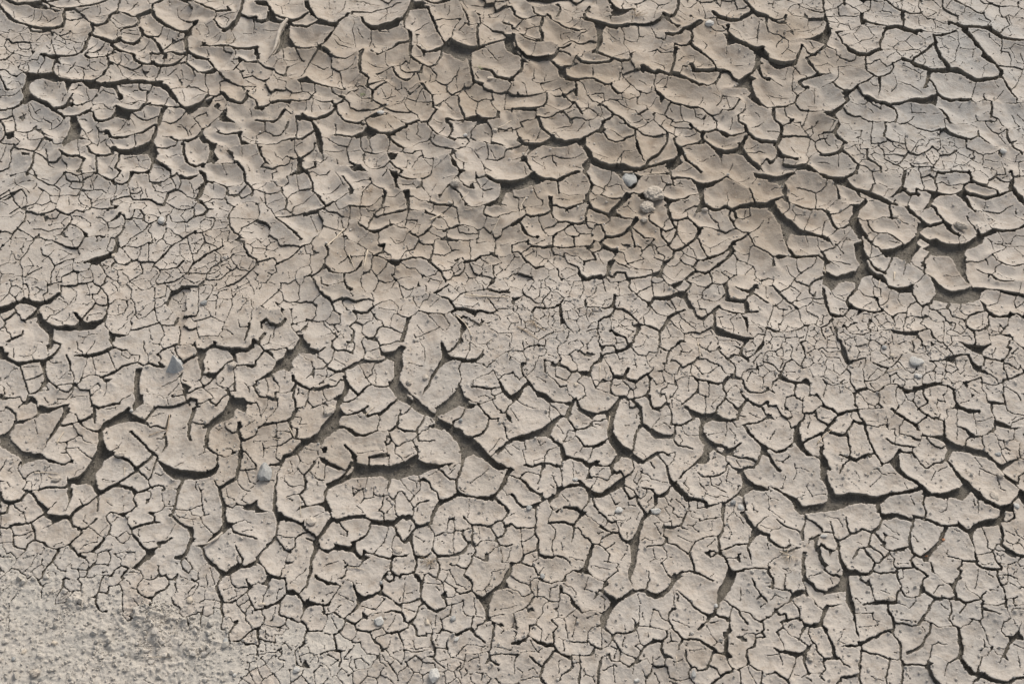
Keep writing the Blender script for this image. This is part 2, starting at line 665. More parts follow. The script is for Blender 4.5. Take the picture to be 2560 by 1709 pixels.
h 42 64 47 64 49 69 54 73 61 75 58 77 50 75 45 72 43 68
t1.5 74 61 74 70
1.5 52 63 50 61 56 60 60 58
2 35 55 40 59 44 63
h 35 55 40 58 42 62 47 63 44 65 40 61
1.5 43 62 50 62 56 60 57 55 59 52
1 36 55 39 53 41 50
1.5 36 55 28 56 20 55 14 54 8 49 4 43 2 36 0 31
h 0 36 2 42 6 49 12 54 18 57 12 57 8 52 0 48
3 10 54 9 62 5 68 0 72
1.5 42 47 48 48 53 50
1 51 49 54 52
2 59 52 63 56 70 58 80 58 89 57 94 54
2 94 54 100 56 108 55 110 50 112 49
1 59 52 62 49 68 49
2 74 48 82 50 88 52 92 54
t.8 80 48 82 50
1 92 54 98 51 106 49
1.5 107 46 108 52
1.5 110 49 118 48 126 48 133 46 138 49 147 48
1 108 56 112 61
t1 127 56 132 58 139 60 140 64
t1 133 46 130 52
3 150 44 150 52 148 59 146 64
h 148 42 152 42 150 48 149 54 148 54
1.5 148 48 149 40
t.8 168 53 165 60 160 62
1 157 61 155 66
1 100 57 102 62
t.8 99 67 102 61
1 130 106 131 113 137 117
1 137 117 140 112 144 110
1.5 137 117 142 122 148 124 150 127
1 148 124 150 118 158 118 165 119
1 145 116 152 118
2 170 120 163 115
2 148 127 150 132 153 137 160 134 168 133 174 129
h 150 133 156 136 158 140 154 144 156 150 150 155 144 157 140 152 148 148 152 144
h 174 130 176 132 170 134 162 135 168 131
1 155 125 162 127 168 125
1 128 126 134 125 142 124
3 142 123 142 129 138 136 133 142 128 144
1.5 113 124 115 130 115 137 118 143 121 147 125 150
h 113 126 116 130 118 136 120 145 116 140 114 134
3 66 126 67 133 72 139 73 144 80 149 89 152 97 151 102 151 108 154 118 155 124 152 132 151 142 148 152 145
h 62 129 66 128 67 134 72 140 74 146 82 151 92 153 100 152 108 156 116 157 90 157 80 154 72 150 70 156 66 157 64 150 70 144 66 138
1 96 147 100 143 102 139 110 139
t.8 75 140 82 143 90 146
1 100 148 101 142
3 6 128 12 131 20 132 28 131 35 127 38 123
1.5 28 116 31 120 37 124
t1 28 116 24 124 21 129
t.8 19 118 12 122
h 16 134 28 132 36 128 42 128 50 130 60 129 64 130 62 134 60 130 50 134 36 134 28 133 22 136 14 142 16 138
1.5 16 134 12 140 8 144 0 147
h 10 141 14 143 16 150 19 156 15 154 12 147 7 147
1 0 135 8 133 10 131
1 0 119 5 118 10 115
1.5 4 119 6 126 9 130
t1 40 139 40 142 50 145 57 145
t1 40 142 32 143 27 146
1.5 38 147 41 152
t.8 19 146 28 152
t.8 52 135 52 140
3 156 140 160 148 168 153 174 157
t.8 168 149 180 146
1 186 139 191 144 192 148
3 210 133 213 141 220 147 226 154
t.8 203 149 199 157
t1 216 141 226 140 233 141
1 228 152 232 147 235 146""",
(0,3):"""1.5 0 4 8 4 14 7 18 9
1 18 9 20 6 24 4 29 4 28 8
1.5 18 9 22 13 30 15 36 17 44 17 52 17
1 34 12 37 17 37 25
1 29 5 36 8 42 10 50 11
2 51 0 51 8 53 15 55 21 57 27
h 54 20 57 26 58 32 55 38 54 42 58 45 62 47 54 44 46 40 40 38 36 38 30 36 38 36 45 33 50 30 52 26
2 0 14 5 16 10 17 15 16 17 13
h 3 17 10 19 16 18 17 21 10 20
1 16 20 20 24 23 28
1.5 16 18 17 13
1 51 10 58 8 64 7
1.5 64 7 68 4 74 5 80 8 85 12
2 70 0 70 4
1 64 8 65 13 66 15
1 53 16 62 15 70 15 80 16 85 14
1 56 20 66 22 74 24
1 66 30 74 29 82 26 85 24
2.5 85 12 85 19 87 22
h 85 12 88 12 87 17 90 21 94 23 88 22 85 20
1.5 86 12 92 10 94 5 94 0
t.8 90 8 91 11
1 94 1 101 3 107 2
2 107 0 112 4 118 8 124 11 130 13 139 13
1 92 12 98 14
t1.5 98 15 106 16 114 15 120 15 123 12
1.5 117 8 122 10
1 123 0 123 6
2 123 12 122 19
2 124 12 124 24
3 88 19 94 22 102 24 110 25 119 25 126 27 134 30 140 28
h 110 25 119 25 127 27 135 29 139 29 136 33 130 31 125 30 118 27 110 28 107 31 107 27
2 108 28 105 34 102 41
1.5 140 29 148 30 156 31 164 31 171 29
1.5 139 0 138 6 140 12
1 140 12 143 15 146 18 152 18 160 22 166 22
t1 151 18 154 27
t.8 158 9 156 15
1.5 160 0 160 8 166 12 174 16
1 174 16 174 20
2 170 0 178 4 186 8 192 12 197 13
1.5 197 13 200 18 204 21 202 25
3 166 20 172 23 178 26 187 26 196 26 204 26
h 177 25 184 26 183 31 180 32 177 29
t.8 183 16 190 12
1.5 194 0 198 4 206 5 212 7 222 7 229 8
1.5 229 9 229 3 234 0
1.5 229 8 235 11
1 197 13 200 7 202 5
1 212 6 212 11 215 16
t.8 224 18 232 10
1.5 218 16 222 24 215 28
t1 222 24 230 26
2 196 27 204 28 210 32 216 35 226 37 235 38
h 197 27 204 29 211 33 220 36 235 37 235 39 224 39 214 37 206 33 200 29
2 184 31 189 38 194 45 200 52 206 57 211 61
h 180 31 184 33 188 38 192 42 196 49 202 55 211 61 216 64 216 72 222 80 228 88 230 92 226 89 219 80 214 72 205 74 194 75 190 72 200 71 212 71 212 66 208 61 200 57 195 53 196 49 190 44 188 40
1.5 214 37 214 44 213 50
1 220 49 223 55
1 231 50 235 58
1 234 64 230 74 227 79
1 174 31 174 37 175 42 172 49
t.8 167 40 175 38
3 152 32 153 38 155 46 158 53 163 58 166 62
2 152 33 158 33 166 31 171 29
1.5 211 61 218 61 226 61 235 64
3 124 55 130 57 136 61 144 63 154 65 164 64 174 64 182 69 190 73 200 73 212 71
h 136 60 144 63 154 65 165 64 174 65 184 70 178 68 168 66 160 67 150 66 142 64
3 147 66 147 72 144 80
h 146 66 151 66 149 71 145 79 144 78
t.8 119 75 130 79 141 86
1.5 118 48 121 52 124 55
1 124 55 118 57 112 61
1.5 104 46 114 46 124 48 132 46 138 46
2.5 152 40 146 45 140 50 134 54
1 142 51 144 57
3 71 42 76 46 84 50 92 51 98 48 104 46
2 62 30 67 36 69 41 71 42
h 70 41 76 46 84 51 92 52 88 52 82 51 74 48
t1 80 42 86 39 94 38 97 36
2 90 52 90 60 90 64 94 67 100 71
1 94 59 98 57 103 55 108 62
2 100 71 106 70 112 67 115 63 115 60
h 100 70 104 71 104 76 103 85 101 89 102 82 101 75
2 96 71 90 75 82 78 77 82 73 83
h 71 84 76 82 82 77 88 74 82 80 76 84 74 86 75 92 72 94 70 88
2 60 75 64 79 69 82 73 83
2.5 71 85 74 90 72 93 66 97 60 101 54 102
1 75 93 84 95 90 95 93 92
h 60 101 68 96 73 92 72 95 66 100 63 102 65 108 66 111 60 108 54 105 50 103
1.5 25 95 30 101 38 102 48 102 54 102
2 34 83 28 87 25 93 17 96 10 97 5 98
1 0 98 5 98 5 104 6 109
3 5 98 5 108 10 112 13 115 12 122 10 130
1 6 121 0 121
3 29 74 32 78 36 80
1.5 36 79 44 80 52 79 59 75 64 71 65 67
1.5 35 53 40 59 44 64 46 67
h 34 53 37 56 42 59 46 66 54 67 58 66 50 68 44 70 36 72 33 72 42 68 44 66 40 61 36 58
1 56 63 66 62 76 61 88 63
1 24 61 28 66 35 69
1 24 64 23 74 23 83
1 0 72 8 76 14 79
t1 0 88 8 90 18 90
t1 43 81 43 88 43 96
2.5 2 57 8 59 16 60 23 59 26 57
h 3 59 10 60 18 60 16 62 8 63 4 61
2 26 57 28 50 31 44 31 42
1 31 42 35 47 39 52
1.5 15 34 10 39 7 45
1 18 38 18 47 12 52
2 52 44 46 48 44 51
1.5 62 50 67 54 74 56 80 55
t1 66 51 63 58
1.5 0 27 6 31 10 31
1 26 29 36 28 44 25
1 20 28 23 32
1 85 85 90 90 97 95 104 98
2 91 88 100 93 108 94 114 96 118 99 119 104
h 113 94 124 93 134 90 147 89 150 86 156 85 156 90 154 97 150 95 140 95 130 93 120 95
2 149 73 154 79 156 85
2 156 85 160 89 168 91 178 91 187 91
1 187 91 190 93 198 91 206 93 212 94 220 94 228 95 235 95
1.5 191 76 188 82 187 89
1.5 228 92 229 95
2 205 93 206 100 205 107
1 198 85 200 91
h 154 97 160 99 165 104 169 112 172 114 166 112 163 106 158 100
1.5 168 112 176 114 184 113 190 112
1 191 105 193 111 200 111 209 112
1 205 107 212 110 220 117
1.5 224 106 228 113 235 120
1 200 112 206 120 212 122 218 118 230 117
t.8 211 122 218 130
2 220 120 222 128 226 134 232 138
1 162 110 163 117 156 120
2 163 117 170 122 178 125 186 127 194 124 200 128 208 133 216 137
1.5 192 124 194 119
1 183 127 183 131
1.5 157 119 150 121 140 118 132 114 128 111
1.5 73 103 78 106 86 107 92 111 100 112 110 111 117 110 121 113 128 111
1 128 111 132 109 134 106
2 108 111 108 119 106 125
1 106 125 114 130 122 132
1.5 65 111 70 115 78 119 86 119
1 86 119 84 124 80 126
h 64 110 67 112 64 118 61 121 60 119 63 113
3 61 120 65 126 72 131
1 72 131 80 130 90 132 98 132 108 129
1 95 118 94 128
1 82 126 83 131 86 137
1.5 46 123 52 121 60 121
1.5 37 103 34 110 31 116
1 31 116 30 111 24 112
1 31 116 36 122 38 126
2 14 114 20 112 24 108
1.5 14 125 24 124 34 124 38 126
1 41 118 41 122 38 126
1.5 38 126 43 130 45 136 49 142
1 37 117 44 114 46 110
1.5 43 130 48 127 54 126
1 51 122 53 130 57 134
1.5 15 100 17 106 22 109
2.5 49 142 56 142 64 140 68 138 69 134 70 131
1 38 130 37 136 35 141 38 145
3 0 130 5 130 9 136 12 142 18 144 26 146
h 8 136 10 136 13 142 20 143 26 145 20 145 12 144 9 141
2 10 141 6 146 2 149
1 26 145 28 148
1 42 141 38 145
1.5 38 146 36 150 26 153 14 150
h 24 157 28 152 35 150 38 150 42 154 46 157
t.8 46 149 57 149
t1 65 142 65 153
2 69 138 75 142 80 148 83 150
2.5 83 150 81 157
1.5 83 150 90 152 94 156
1 83 150 86 146 92 146
2 91 138 91 144 97 148 104 153
1 87 137 95 137 102 133
1.5 100 132 106 139 108 146 114 150 120 152
1 108 142 116 142 124 143
1.5 129 139 124 146 119 151
1 126 122 125 132 128 139 136 143 142 142
1 128 139 120 136 114 132
1 142 128 144 130
1 142 142 148 138
1 134 136 137 130 142 128
1.5 158 118 158 127 158 136
t1 146 127 158 127 170 129
1 158 142 151 134
1 158 142 166 142 173 138
1 158 142 154 149
1 174 137 166 134
1 181 127 183 135 188 138 190 145
1.5 119 151 124 155
1.5 124 157 134 153 144 153 156 155 168 156
1 130 149 134 153
1 144 142 150 151 156 155
1 188 138 198 142 197 150
1 173 142 172 150 178 152 184 153
1 185 145 195 151 204 154 210 157
t.8 179 148 190 155
1 198 142 206 141 212 138
1 214 138 212 142 218 146 228 149 235 148
1.5 230 149 231 157
t1 214 148 217 156
1 224 133 228 128
1 222 130 216 136
1 228 143 235 139
h 212 138 215 140 214 143 211 141""",
(1,0):"""1 9 4 14 3 20 2 30 4
1 0 7 8 7 14 4
1.5 31 0 33 6 38 9 44 12 50 13
1.5 50 13 55 17 54 24 52 30 51 35
1 50 13 53 9 57 4 59 0
2 60 0 66 1 70 4 76 2 88 1
1.5 59 1 61 7 66 10 74 10
1 70 4 73 8
1.5 75 0 76 8 76 14 74 17 72 25
1 76 8 84 5 88 2
2 89 2 94 4 99 7 104 8 108 5
1.5 104 8 105 12 112 13 117 10 120 4 122 0
2 120 1 128 2 136 1
h 119 2 122 3 119 9 116 10 118 6
1.5 117 10 117 14 119 18 119 23
1.5 136 0 137 6 137 10 142 10 150 10 156 6
1.5 156 5 159 11 161 14
1 163 3 157 6 
h 166 3 170 5 176 4 182 3 180 5 174 8 167 7
1.5 164 4 167 11 164 17
2 183 0 188 2 189 8 195 11
h 184 2 188 2 190 8 193 10 188 14 186 20 183 25 178 26 181 20 184 14 187 9
2 191 9 197 10 203 12 208 14 214 12 220 12
h 222 0 226 2 225 8 228 13 232 18 228 14 223 9
2 227 10 232 17 231 22
2 208 14 210 22
1.5 210 22 216 21 221 19 223 17
1.5 186 14 180 18 190 8
h 178 27 184 26 190 34 190 36 186 32
2 184 27 188 33 190 36
1 184 27 180 30 176 35 165 36
3 178 42 186 40 190 36
1.5 190 36 196 35
1.5 178 42 178 35
1.5 208 18 207 24 204 26 198 26
1.5 207 25 210 30 215 32
2 215 32 211 38 210 42 211 50 215 56 219 58 222 62
1.5 194 26 188 29
1.5 189 37 188 42 197 43 210 42
1.5 197 43 196 50 192 54
1 192 54 200 53 208 52 209 49
1.5 190 56 186 57 180 57
1.5 222 62 230 63 235 62
2 224 65 225 72 228 77 235 81
1.5 224 65 216 63
1 235 45 228 49 222 52
t1 213 43 224 44 234 44
1 215 32 220 29 230 28 235 29
1 210 21 213 23 220 22
1.5 222 25 232 20
1.5 0 27 6 23 14 20 22 16
h 2 27 8 23 14 20 20 17 15 21 10 24 5 27
1 0 24 6 20 8 18
1.5 10 22 13 28 18 33 20 35 26 37 34 40 40 40
1 19 18 22 21 25 24 25 30 21 34
1.5 16 35 12 38 9 40
1 24 35 22 46 14 56 10 62 4 68 0 71
1 0 57 8 56
1 35 15 42 19 46 23 54 23
1 54 23 62 23 70 23 73 19
1 45 24 46 28 51 30
1 40 19 34 29 29 32 24 34
1 32 30 38 32 43 30
2 51 35 44 38 38 39
2 52 35 56 38 61 40 66 38 70 36
1.5 62 40 66 44 64 49 60 53 52 54 48 55
1 40 40 46 43 52 43
1 40 40 42 46
1.5 63 15 68 17 74 17
1.5 74 17 79 22 84 26 84 32 80 36 76 38
1 72 25 74 30 80 33
1 74 18 80 18 92 17
t1 83 8 86 14 85 18
1 93 17 97 20 104 22 106 17
1 85 30 88 28 96 26
h 101 26 103 27 103 31 101 30
2 100 34 104 34 108 32
1 84 34 90 35 99 35
1.5 119 23 122 26 130 26 139 27
1 119 23 112 24 106 26
1.5 139 27 143 30 150 31 153 24 155 20
1.5 155 20 160 18 164 17
1.5 140 14 142 19 150 21 155 20
1 139 12 144 12 147 15
1 119 21 126 20 130 18
1 129 15 131 21 128 23
1 164 17 170 21 172 24 181 27
1 155 30 160 34 166 36 
1.5 155 41 158 48 164 48 172 48 180 42
1 170 35 166 42 170 47
1 159 34 155 40 148 44 143 46
2 124 35 121 42 120 44 115 44 113 40 108 40 110 38
2 109 39 104 44 98 48
h 98 48 103 45 108 41 112 40 108 44 102 47
1.5 98 48 94 43 88 42
1.5 98 48 100 54 96 60 93 65 89 66
1.5 115 44 114 50 111 57 108 60
1.5 100 54 106 54 111 51
2 124 35 129 36 132 40 131 46
1.5 121 43 128 44
1 131 46 137 49 132 55 124 60 120 62
1.5 120 62 116 68 110 71 109 67 108 60
h 106 60 108 60 108 66 110 71 108 76 104 77 102 76 105 70
1 132 40 140 40 146 43
1 137 49 145 45
1.5 145 43 144 48 150 51 153 46 153 42
1.5 153 50 153 55 150 62 144 66
1 139 50 136 55 139 58 140 64
2 180 55 172 60 164 65 157 69
2 157 69 152 76 145 82 140 87
1.5 150 62 152 68 157 69
1 156 54 160 58 166 60
1.5 172 60 173 68 176 76 177 85
1.5 186 57 188 66 184 70 180 76
1 188 65 196 68 198 70
2 204 68 200 72 190 76 182 82 177 85 173 92
1.5 204 68 204 62
1.5 198 74 202 78 202 84 195 88 190 94
1.5 198 86 204 83 212 80 214 76
1 213 77 220 75 226 75
1.5 190 94 182 94 175 94 168 94
1.5 190 94 188 100 180 106 174 106
1.5 168 106 164 110 158 111 152 105
1.5 174 106 170 106
1.5 172 94 166 98 160 102 152 104 144 105 143 100 147 94 147 91
2 147 91 154 90 162 89 168 83
1.5 147 91 144 88 140 87 141 84 132 84 128 84
1 162 89 166 94
1.5 128 84 130 90 131 94 125 98 119 102
1 141 84 139 92
1.5 137 66 136 72 136 80
h 136 66 142 66 140 67 137 68
1.5 137 66 130 70 126 72 118 70 110 71
1.5 110 71 114 74 118 80 120 82
1.5 130 70 128 76 126 82 128 84
1.5 104 81 108 86 114 87 120 84 125 82
h 78 85 84 82 92 79 98 78 103 76 105 80 100 82 96 83 90 87 84 86
3 78 85 85 82 92 80 102 76
1.5 62 50 56 59 62 63 
2 68 50 74 54 78 58 80 61
h 75 55 80 58 79 62 77 61
2 80 61 86 61 92 60
1.5 78 62 75 69 72 73
1.5 72 73 66 73 60 71 54 68 48 65 44 65
1.5 72 73 73 78 68 82 60 84 50 88
1.5 50 88 46 82 45 80 40 78 38 72 42 66
1 45 80 50 74
1 62 50 62 56 56 60 52 60
1 44 65 36 61
1.5 31 53 38 54 44 56
1.5 34 62 36 58
1.5 18 54 22 56 27 59
1 11 64 20 65 28 65 33 61
1 26 72 28 68 32 63
1 0 72 2 68
1.5 26 72 22 78 19 80 18 84 21 90 20 97 24 98
1 10 74 15 81
1.5 24 97 32 92 39 89
1 24 98 32 99 36 102 42 101 44 104 44 112 40 114
2 44 105 50 103 56 102
1.5 50 88 48 94 47 102
1.5 50 88 58 84 66 82
1.5 56 103 57 98 62 96
1 67 83 67 93 71 95
1 67 93 76 94 82 92 84 87
1.5 72 95 72 104 80 104 86 103
1 84 92 86 99 
1.5 72 104 70 106 58 106
1 80 104 82 111 82 116
1 86 105 93 108 98 104
1.5 95 90 98 98 95 106 93 108 99 116
1 98 98 104 102 108 102
2 99 116 99 124 98 130
1.5 99 124 94 125 88 124 86 118
1.5 78 116 84 115 90 114 93 108
2 98 132 94 137 88 139 80 140 74 137 69 132
1 78 134 84 128 87 124
h 72 137 80 141 90 140 97 136 99 134 96 139 90 143 86 146 76 147 68 146 58 146 52 145 58 144 68 144 73 140
2 68 144 60 144 52 145
1.5 52 145 46 142 40 137 38 132
1 70 111 69 120 60 126 52 132 46 134
1.5 56 106 56 112 52 116 50 118
1 58 106 66 108 70 111
1 54 113 58 118
3 0 126 8 124 16 121 23 118
h 0 126 10 124 20 120 24 117 30 119 42 121 50 118 46 122 38 124 36 128 38 132 40 137 46 142 49 145 48 154 50 157 44 157 44 150 38 144 33 138 34 132 30 134 24 136 22 138 34 126 30 124 24 122 18 122 10 128 2 131 1 128
2 26 120 34 121 42 120 48 117 53 113
1.5 27 116 27 108 24 104
1 20 97 22 106 18 112 16 114
1.5 20 96 14 96 8 100 0 105
1.5 9 100 10 106 9 112 3 118 0 120
1 10 106 16 106
1.5 10 113 14 116 15 118
1.5 19 132 20 136 24 138
1.5 10 134 15 128
1.5 0 131 2 136 6 140 4 143
1.5 6 137 4 144 0 146
1.5 5 144 10 151
h 8 155 14 152 20 149 20 152 14 155 8 157
2 6 157 12 154 20 150 21 146
1.5 96 140 99 146 102 149 110 150 117 150 120 146
1.5 120 147 130 145 138 143 145 141
h 100 148 104 150 118 150 114 152 106 153 104 157 101 157
1.5 120 137 122 142 120 147
t1 118 138 108 146
1.5 98 132 106 133 114 131 116 126 117 120
1 99 124 106 119 110 119 117 120
1 117 120 121 118 121 110 117 106
1.5 119 102 124 106 130 111
1 108 103 110 106 119 104
1 112 94 117 97 119 102
1 130 111 137 109 140 107
1.5 142 108 142 118 142 128
1 142 120 136 124 128 130
1.5 124 124 125 132 120 137
1.5 142 128 134 134 128 137
1.5 142 128 144 138 148 143
1 142 128 148 125 153 120 156 114
1 153 107 152 116 146 118
1 153 124 158 130 154 138 148 138
1 158 130 163 134 160 141
1.5 148 143 158 143 164 142 166 148 165 155
1.5 148 144 151 152 148 155
1.5 181 105 182 116 182 128 180 134 172 134
1 182 106 186 105
1 175 110 170 116 170 120 163 120
1 170 120 171 128 168 134
1.5 195 107 194 112 190 118 186 120
1 185 120 188 126 192 130 193 134 184 138 179 138
1 172 134 180 140 181 146
1 193 134 200 137 206 140
1 194 105 190 105 186 104
1 173 134 168 142 174 146
1.5 206 141 204 148 200 153
1 206 141 210 132 213 124
1 208 147 214 152
1 200 153 190 152 182 152
1 235 127 231 130 231 138 228 146 226 154
2 230 142 228 150 225 157
1 219 138 221 145 228 145
1 190 95 196 94 202 90
1 190 100 200 100 206 96 212 90
1 208 88 213 91 216 89
1 213 83 220 90 229 92
1.5 235 86 229 92 222 98 216 102
1 216 102 208 106 198 110 194 110
1 208 105 212 108 213 115
1 198 46 196 43
1 204 120 212 118 218 110 226 106
1 213 115 222 113 230 118 230 124
1 204 120 200 128 196 130
1 102 62 98 72
h 104 84 106 86 102 90 103 86""",
(1,1):"""h 18 8 26 5 32 2 34 0 48 0 51 8 53 10 50 10 47 4 44 2 38 3 30 4
1.5 15 2 15 6 13 9 18 12 23 14
1 0 11 8 9 13 9
1.5 0 17 8 20 14 21 20 20 23 18
2 23 14 24 20 28 25 27 30 26 34
1.5 26 34 18 38
1.5 26 34 32 38 35 40
1 23 14 28 12 30 9
1 37 5 38 12 39 18 34 20 29 24
1 39 18 46 18 50 17
2 52 10 52 18 57 22 60 28 63 31
h 51 17 54 20 60 23 59 27 62 30 59 28 56 23
1 58 21 66 20 73 16 77 12
1 54 21 46 28 35 32
2 84 19 78 24 70 29 62 34 56 36 50 37 44 39
2 80 4 85 11 88 16 87 20
h 84 15 88 15 87 19 85 22
1.5 88 17 96 19
1 51 1 58 4 64 4 68 0
1 70 27 66 23 62 22
1.5 71 28 75 35 82 34 86 32
2 86 32 96 33 103 33 109 30 113 26 116 22
h 115 22 120 23 118 29 115 34 116 27
1.5 116 33 110 39 106 45 103 49
h 116 16 120 19 120 23 117 21
1.5 104 6 106 12 112 16
1 105 12 98 18 96 26
t1 89 10 97 9 104 8
1.5 116 6 120 2 120 0
h 122 0 128 2 131 6 130 12 132 17 128 16 126 8
2 128 3 134 6 140 8 146 8
1.5 146 8 154 7 160 4 162 0
1.5 152 8 151 14 147 17
h 135 18 141 17 141 26 141 34 138 33 138 26 136 24
1 121 24 128 24 134 20
2 117 40 126 38 134 36 139 35
h 132 36 139 34 146 36 156 36 148 37 140 36
1.5 117 40 118 36
1.5 117 40 112 43 108 40
2 155 36 156 38 168 42
1.5 144 24 149 27 158 28
2 158 28 166 30 180 31
1.5 152 15 156 19 160 24 159 27
1 180 27 181 32
1 160 22 170 20 177 12
2 188 0 184 6 178 11 172 18 168 24
2 184 5 188 10 192 14 199 16
2 182 17 187 20 190 26 193 30
2 192 31 198 33 206 32 212 29 218 26
h 210 31 218 26 223 22 224 10 228 8 235 10 235 20 229 20 226 28 225 32 218 31 214 33
3 211 5 218 9 226 10 235 11
1.5 211 5 209 0
1 211 6 204 8
1.5 201 2 202 10 206 16 208 18 216 17
1 202 12 197 13
2 211 31 209 38 212 41 218 42 223 42
1 225 31 230 32
1.5 223 41 235 38
1.5 184 34 186 42 186 48
1.5 170 42 174 46 177 51
1 163 30 160 40
1 180 31 172 38 162 48 158 56 152 60
2 172 55 178 52 184 50 190 49
1 190 49 200 51 204 55
1.5 204 55 203 61
1 186 56 196 57 204 57
2 172 61 175 62 184 63
h 168 63 173 59 178 61 186 64 180 63 174 63
1.5 175 60 175 56 165 53
t1 159 56 172 61
1.5 149 65 156 68 162 68 164 63 172 61
1 151 65 148 62 146 58
2 162 68 162 76 160 82
1 204 61 196 63 186 63
1 219 62 225 60 226 54
1.5 226 54 235 49
1 209 51 214 57 216 56
1.5 213 40 210 46 208 52 204 54
h 100 53 105 54 110 55 116 53 122 50 126 49 120 53 114 56 108 58 104 57
2 95 50 101 54 108 56 115 54 120 51 125 50
1.5 112 57 112 64 114 70
1 123 45 123 49
1.5 139 37 138 46 137 51
1 141 46 149 46
1 148 47 146 52 142 55
1.5 131 52 138 53 142 56
2 142 58 148 61 153 59 160 52
1 142 56 138 60 135 66 128 68
1 128 68 123 62
1 103 57 100 62 94 66
1.5 80 60 84 64 88 66 94 68 100 72 108 78
h 64 68 70 64 76 60 82 58 84 62 80 62 74 62 68 68
1.5 85 46 84 52 79 57
1 78 46 80 52
1 65 37 74 38 80 42 86 44 92 45
1 86 35 86 44
1 62 50 70 53 77 55
1 95 37 97 42 106 44
1 97 42 94 48
1.5 57 36 58 40 62 46 61 52 58 58 53 60
2 53 60 50 66 44 68 40 70 36 75 31 79 22 83 18 86
2 18 43 24 47 30 52 36 57 41 62
h 26 49 32 53 38 59 41 63 36 59 30 54
1.5 8 23 9 30 14 36 18 43
1 9 28 0 30
1.5 2 30 3 38 1 46 
1.5 0 46 8 48 12 50 14 53
1 18 43 26 42 34 40 44 38
1.5 22 69 30 68 38 69
1 13 61 19 64 22 69
1 14 52 11 62 4 66
1 44 68 46 76 52 77 58 75
1 51 66 52 72
1.5 0 85 8 81 16 79
1 18 86 19 92 14 94 10 92
1 14 94 12 98 8 102
1 8 102 2 102 0 108
1.5 22 102 22 108 14 116 6 123 0 127
1 22 102 30 103 36 100 37 92
1 50 78 49 88 44 88 38 91
1 36 100 40 106 39 112 40 118 36 120
1 40 105 44 101
1.5 44 98 50 96 51 92 50 88
2 51 96 58 92 62 88
h 60 91 63 87 66 90 70 92 68 93 64 90
2 51 97 55 104 58 111 62 115 68 119 71 124
1.5 55 98 60 98 60 104
2 60 104 66 106 74 104 81 102
2 81 94 80 102 83 108 88 110
2 63 86 63 81 66 76 66 72 64 69
3 63 86 68 92 76 94 84 94 90 92 95 88 97 84
1.5 97 84 100 81 100 76
1 81 64 81 74 84 80 80 84 76 86
1 84 80 92 80 98 79
1.5 84 80 87 86
2 109 78 117 75 118 67
1.5 109 78 106 84 105 92 98 94
1 117 75 124 78
2 108 78 114 79 120 83 128 84 138 82 145 80
h 115 79 120 83 128 84 137 82 132 87 128 89 124 87
1.5 122 84 117 91 113 95
1.5 145 80 141 76 138 70
1 148 66 145 72 136 76 133 81
2 145 80 152 80 157 82 162 86 168 91 170 93
2 170 93 173 100
1.5 170 93 178 91 180 88 184 85 186 82
1.5 160 82 157 82
1.5 128 89 127 96 124 97
1 124 97 130 100 136 99 142 98
1 134 86 140 90 146 91 152 96 153 99
1.5 167 92 164 96 156 98
1.5 124 96 130 102 132 108 134 114
1.5 106 92 110 97 112 101
1.5 97 96 96 102 97 108 101 112 107 111 110 107 112 101
1.5 98 95 104 94
1 87 103 96 103
1.5 112 101 118 103 124 102 128 99
1 110 113 116 111 124 108 128 101
1 72 120 78 118 86 118
h 82 106 84 109 89 110 86 112 82 109
2 71 124 72 128 77 132
1.5 59 113 52 120 46 120 36 120 30 120
1 24 112 25 118 22 122
1 18 120 24 128 34 126
2 4 124 10 128 18 128 23 127
1.5 23 130 27 136 24 142 18 144 12 142 9 138
1.5 71 127 67 134 63 138
1.5 63 138 56 138 50 137 46 136
1.5 55 124 55 132 51 138
1 63 138 68 141 76 140
1.5 79 122 84 128 90 128
3 90 128 96 130 102 129 108 125
1.5 90 129 93 136 91 138 98 141
1.5 92 138 88 140 86 142
1.5 108 125 107 119
1 91 121 98 119 104 118
1.5 98 141 97 147 102 152
1 98 141 106 137 107 132
1.5 106 129 110 135 116 138 117 142
2 117 142 112 144 108 151
1.5 117 143 125 144 132 148
1 109 124 116 121 122 119 126 120 130 124 130 131
1.5 130 131 136 134 142 134
1 124 143 124 136 128 131
h 139 134 143 134 140 142 138 148 136 157 132 157 134 148 137 142
1.5 142 134 148 130 150 128
2 150 129 158 131 166 131 174 132
1.5 144 118 146 122 150 126
1 150 126 152 120 158 118 160 114 156 111
1 144 108 142 115 132 118
1 132 118 140 116 145 117
1 133 106 140 110 148 108 156 106
1 149 103 148 108
1 155 97 152 96
2 170 115 176 118 180 123 182 127
h 182 127 190 126 196 127 204 130 200 134 192 129 184 129 176 132 174 132 178 129
1.5 173 133 176 138
1.5 180 132 186 138 188 142
h 182 131 190 136 194 140 192 146 188 150 190 157 186 157 187 150 188 142 186 138
1.5 204 129 212 131 216 132 222 128 228 127 235 127
1 158 133 163 138 168 143 174 148
1.5 168 145 160 148 152 152 146 153
1 145 150 147 154
1 174 148 178 143
1 173 102 178 100 182 94
2 177 104 170 109 164 112
1 164 112 170 115
1 177 104 184 110
1.5 182 96 180 92 178 88
1.5 189 79 192 84 192 88 190 92 186 96
1.5 182 96 186 96
2 192 83 200 82 206 78 214 77
1 182 82 187 80
1 162 78 172 78 180 73
1.5 175 65 180 72 186 72
1.5 196 67 197 72 196 76
1 203 66 212 64 220 65 220 70
h 214 74 218 74 222 77 217 78
1.5 220 65 218 76
1.5 218 77 222 80
1.5 207 82 212 85 218 87
1 218 87 225 84
2 218 87 218 96 220 98
1.5 220 98 214 104 212 109
h 216 99 220 99 218 104 214 106
1 220 98 230 98 235 95
1 226 98 231 105 232 108
1.5 196 84 200 92 206 97 212 98
1.5 208 94 200 100 194 103
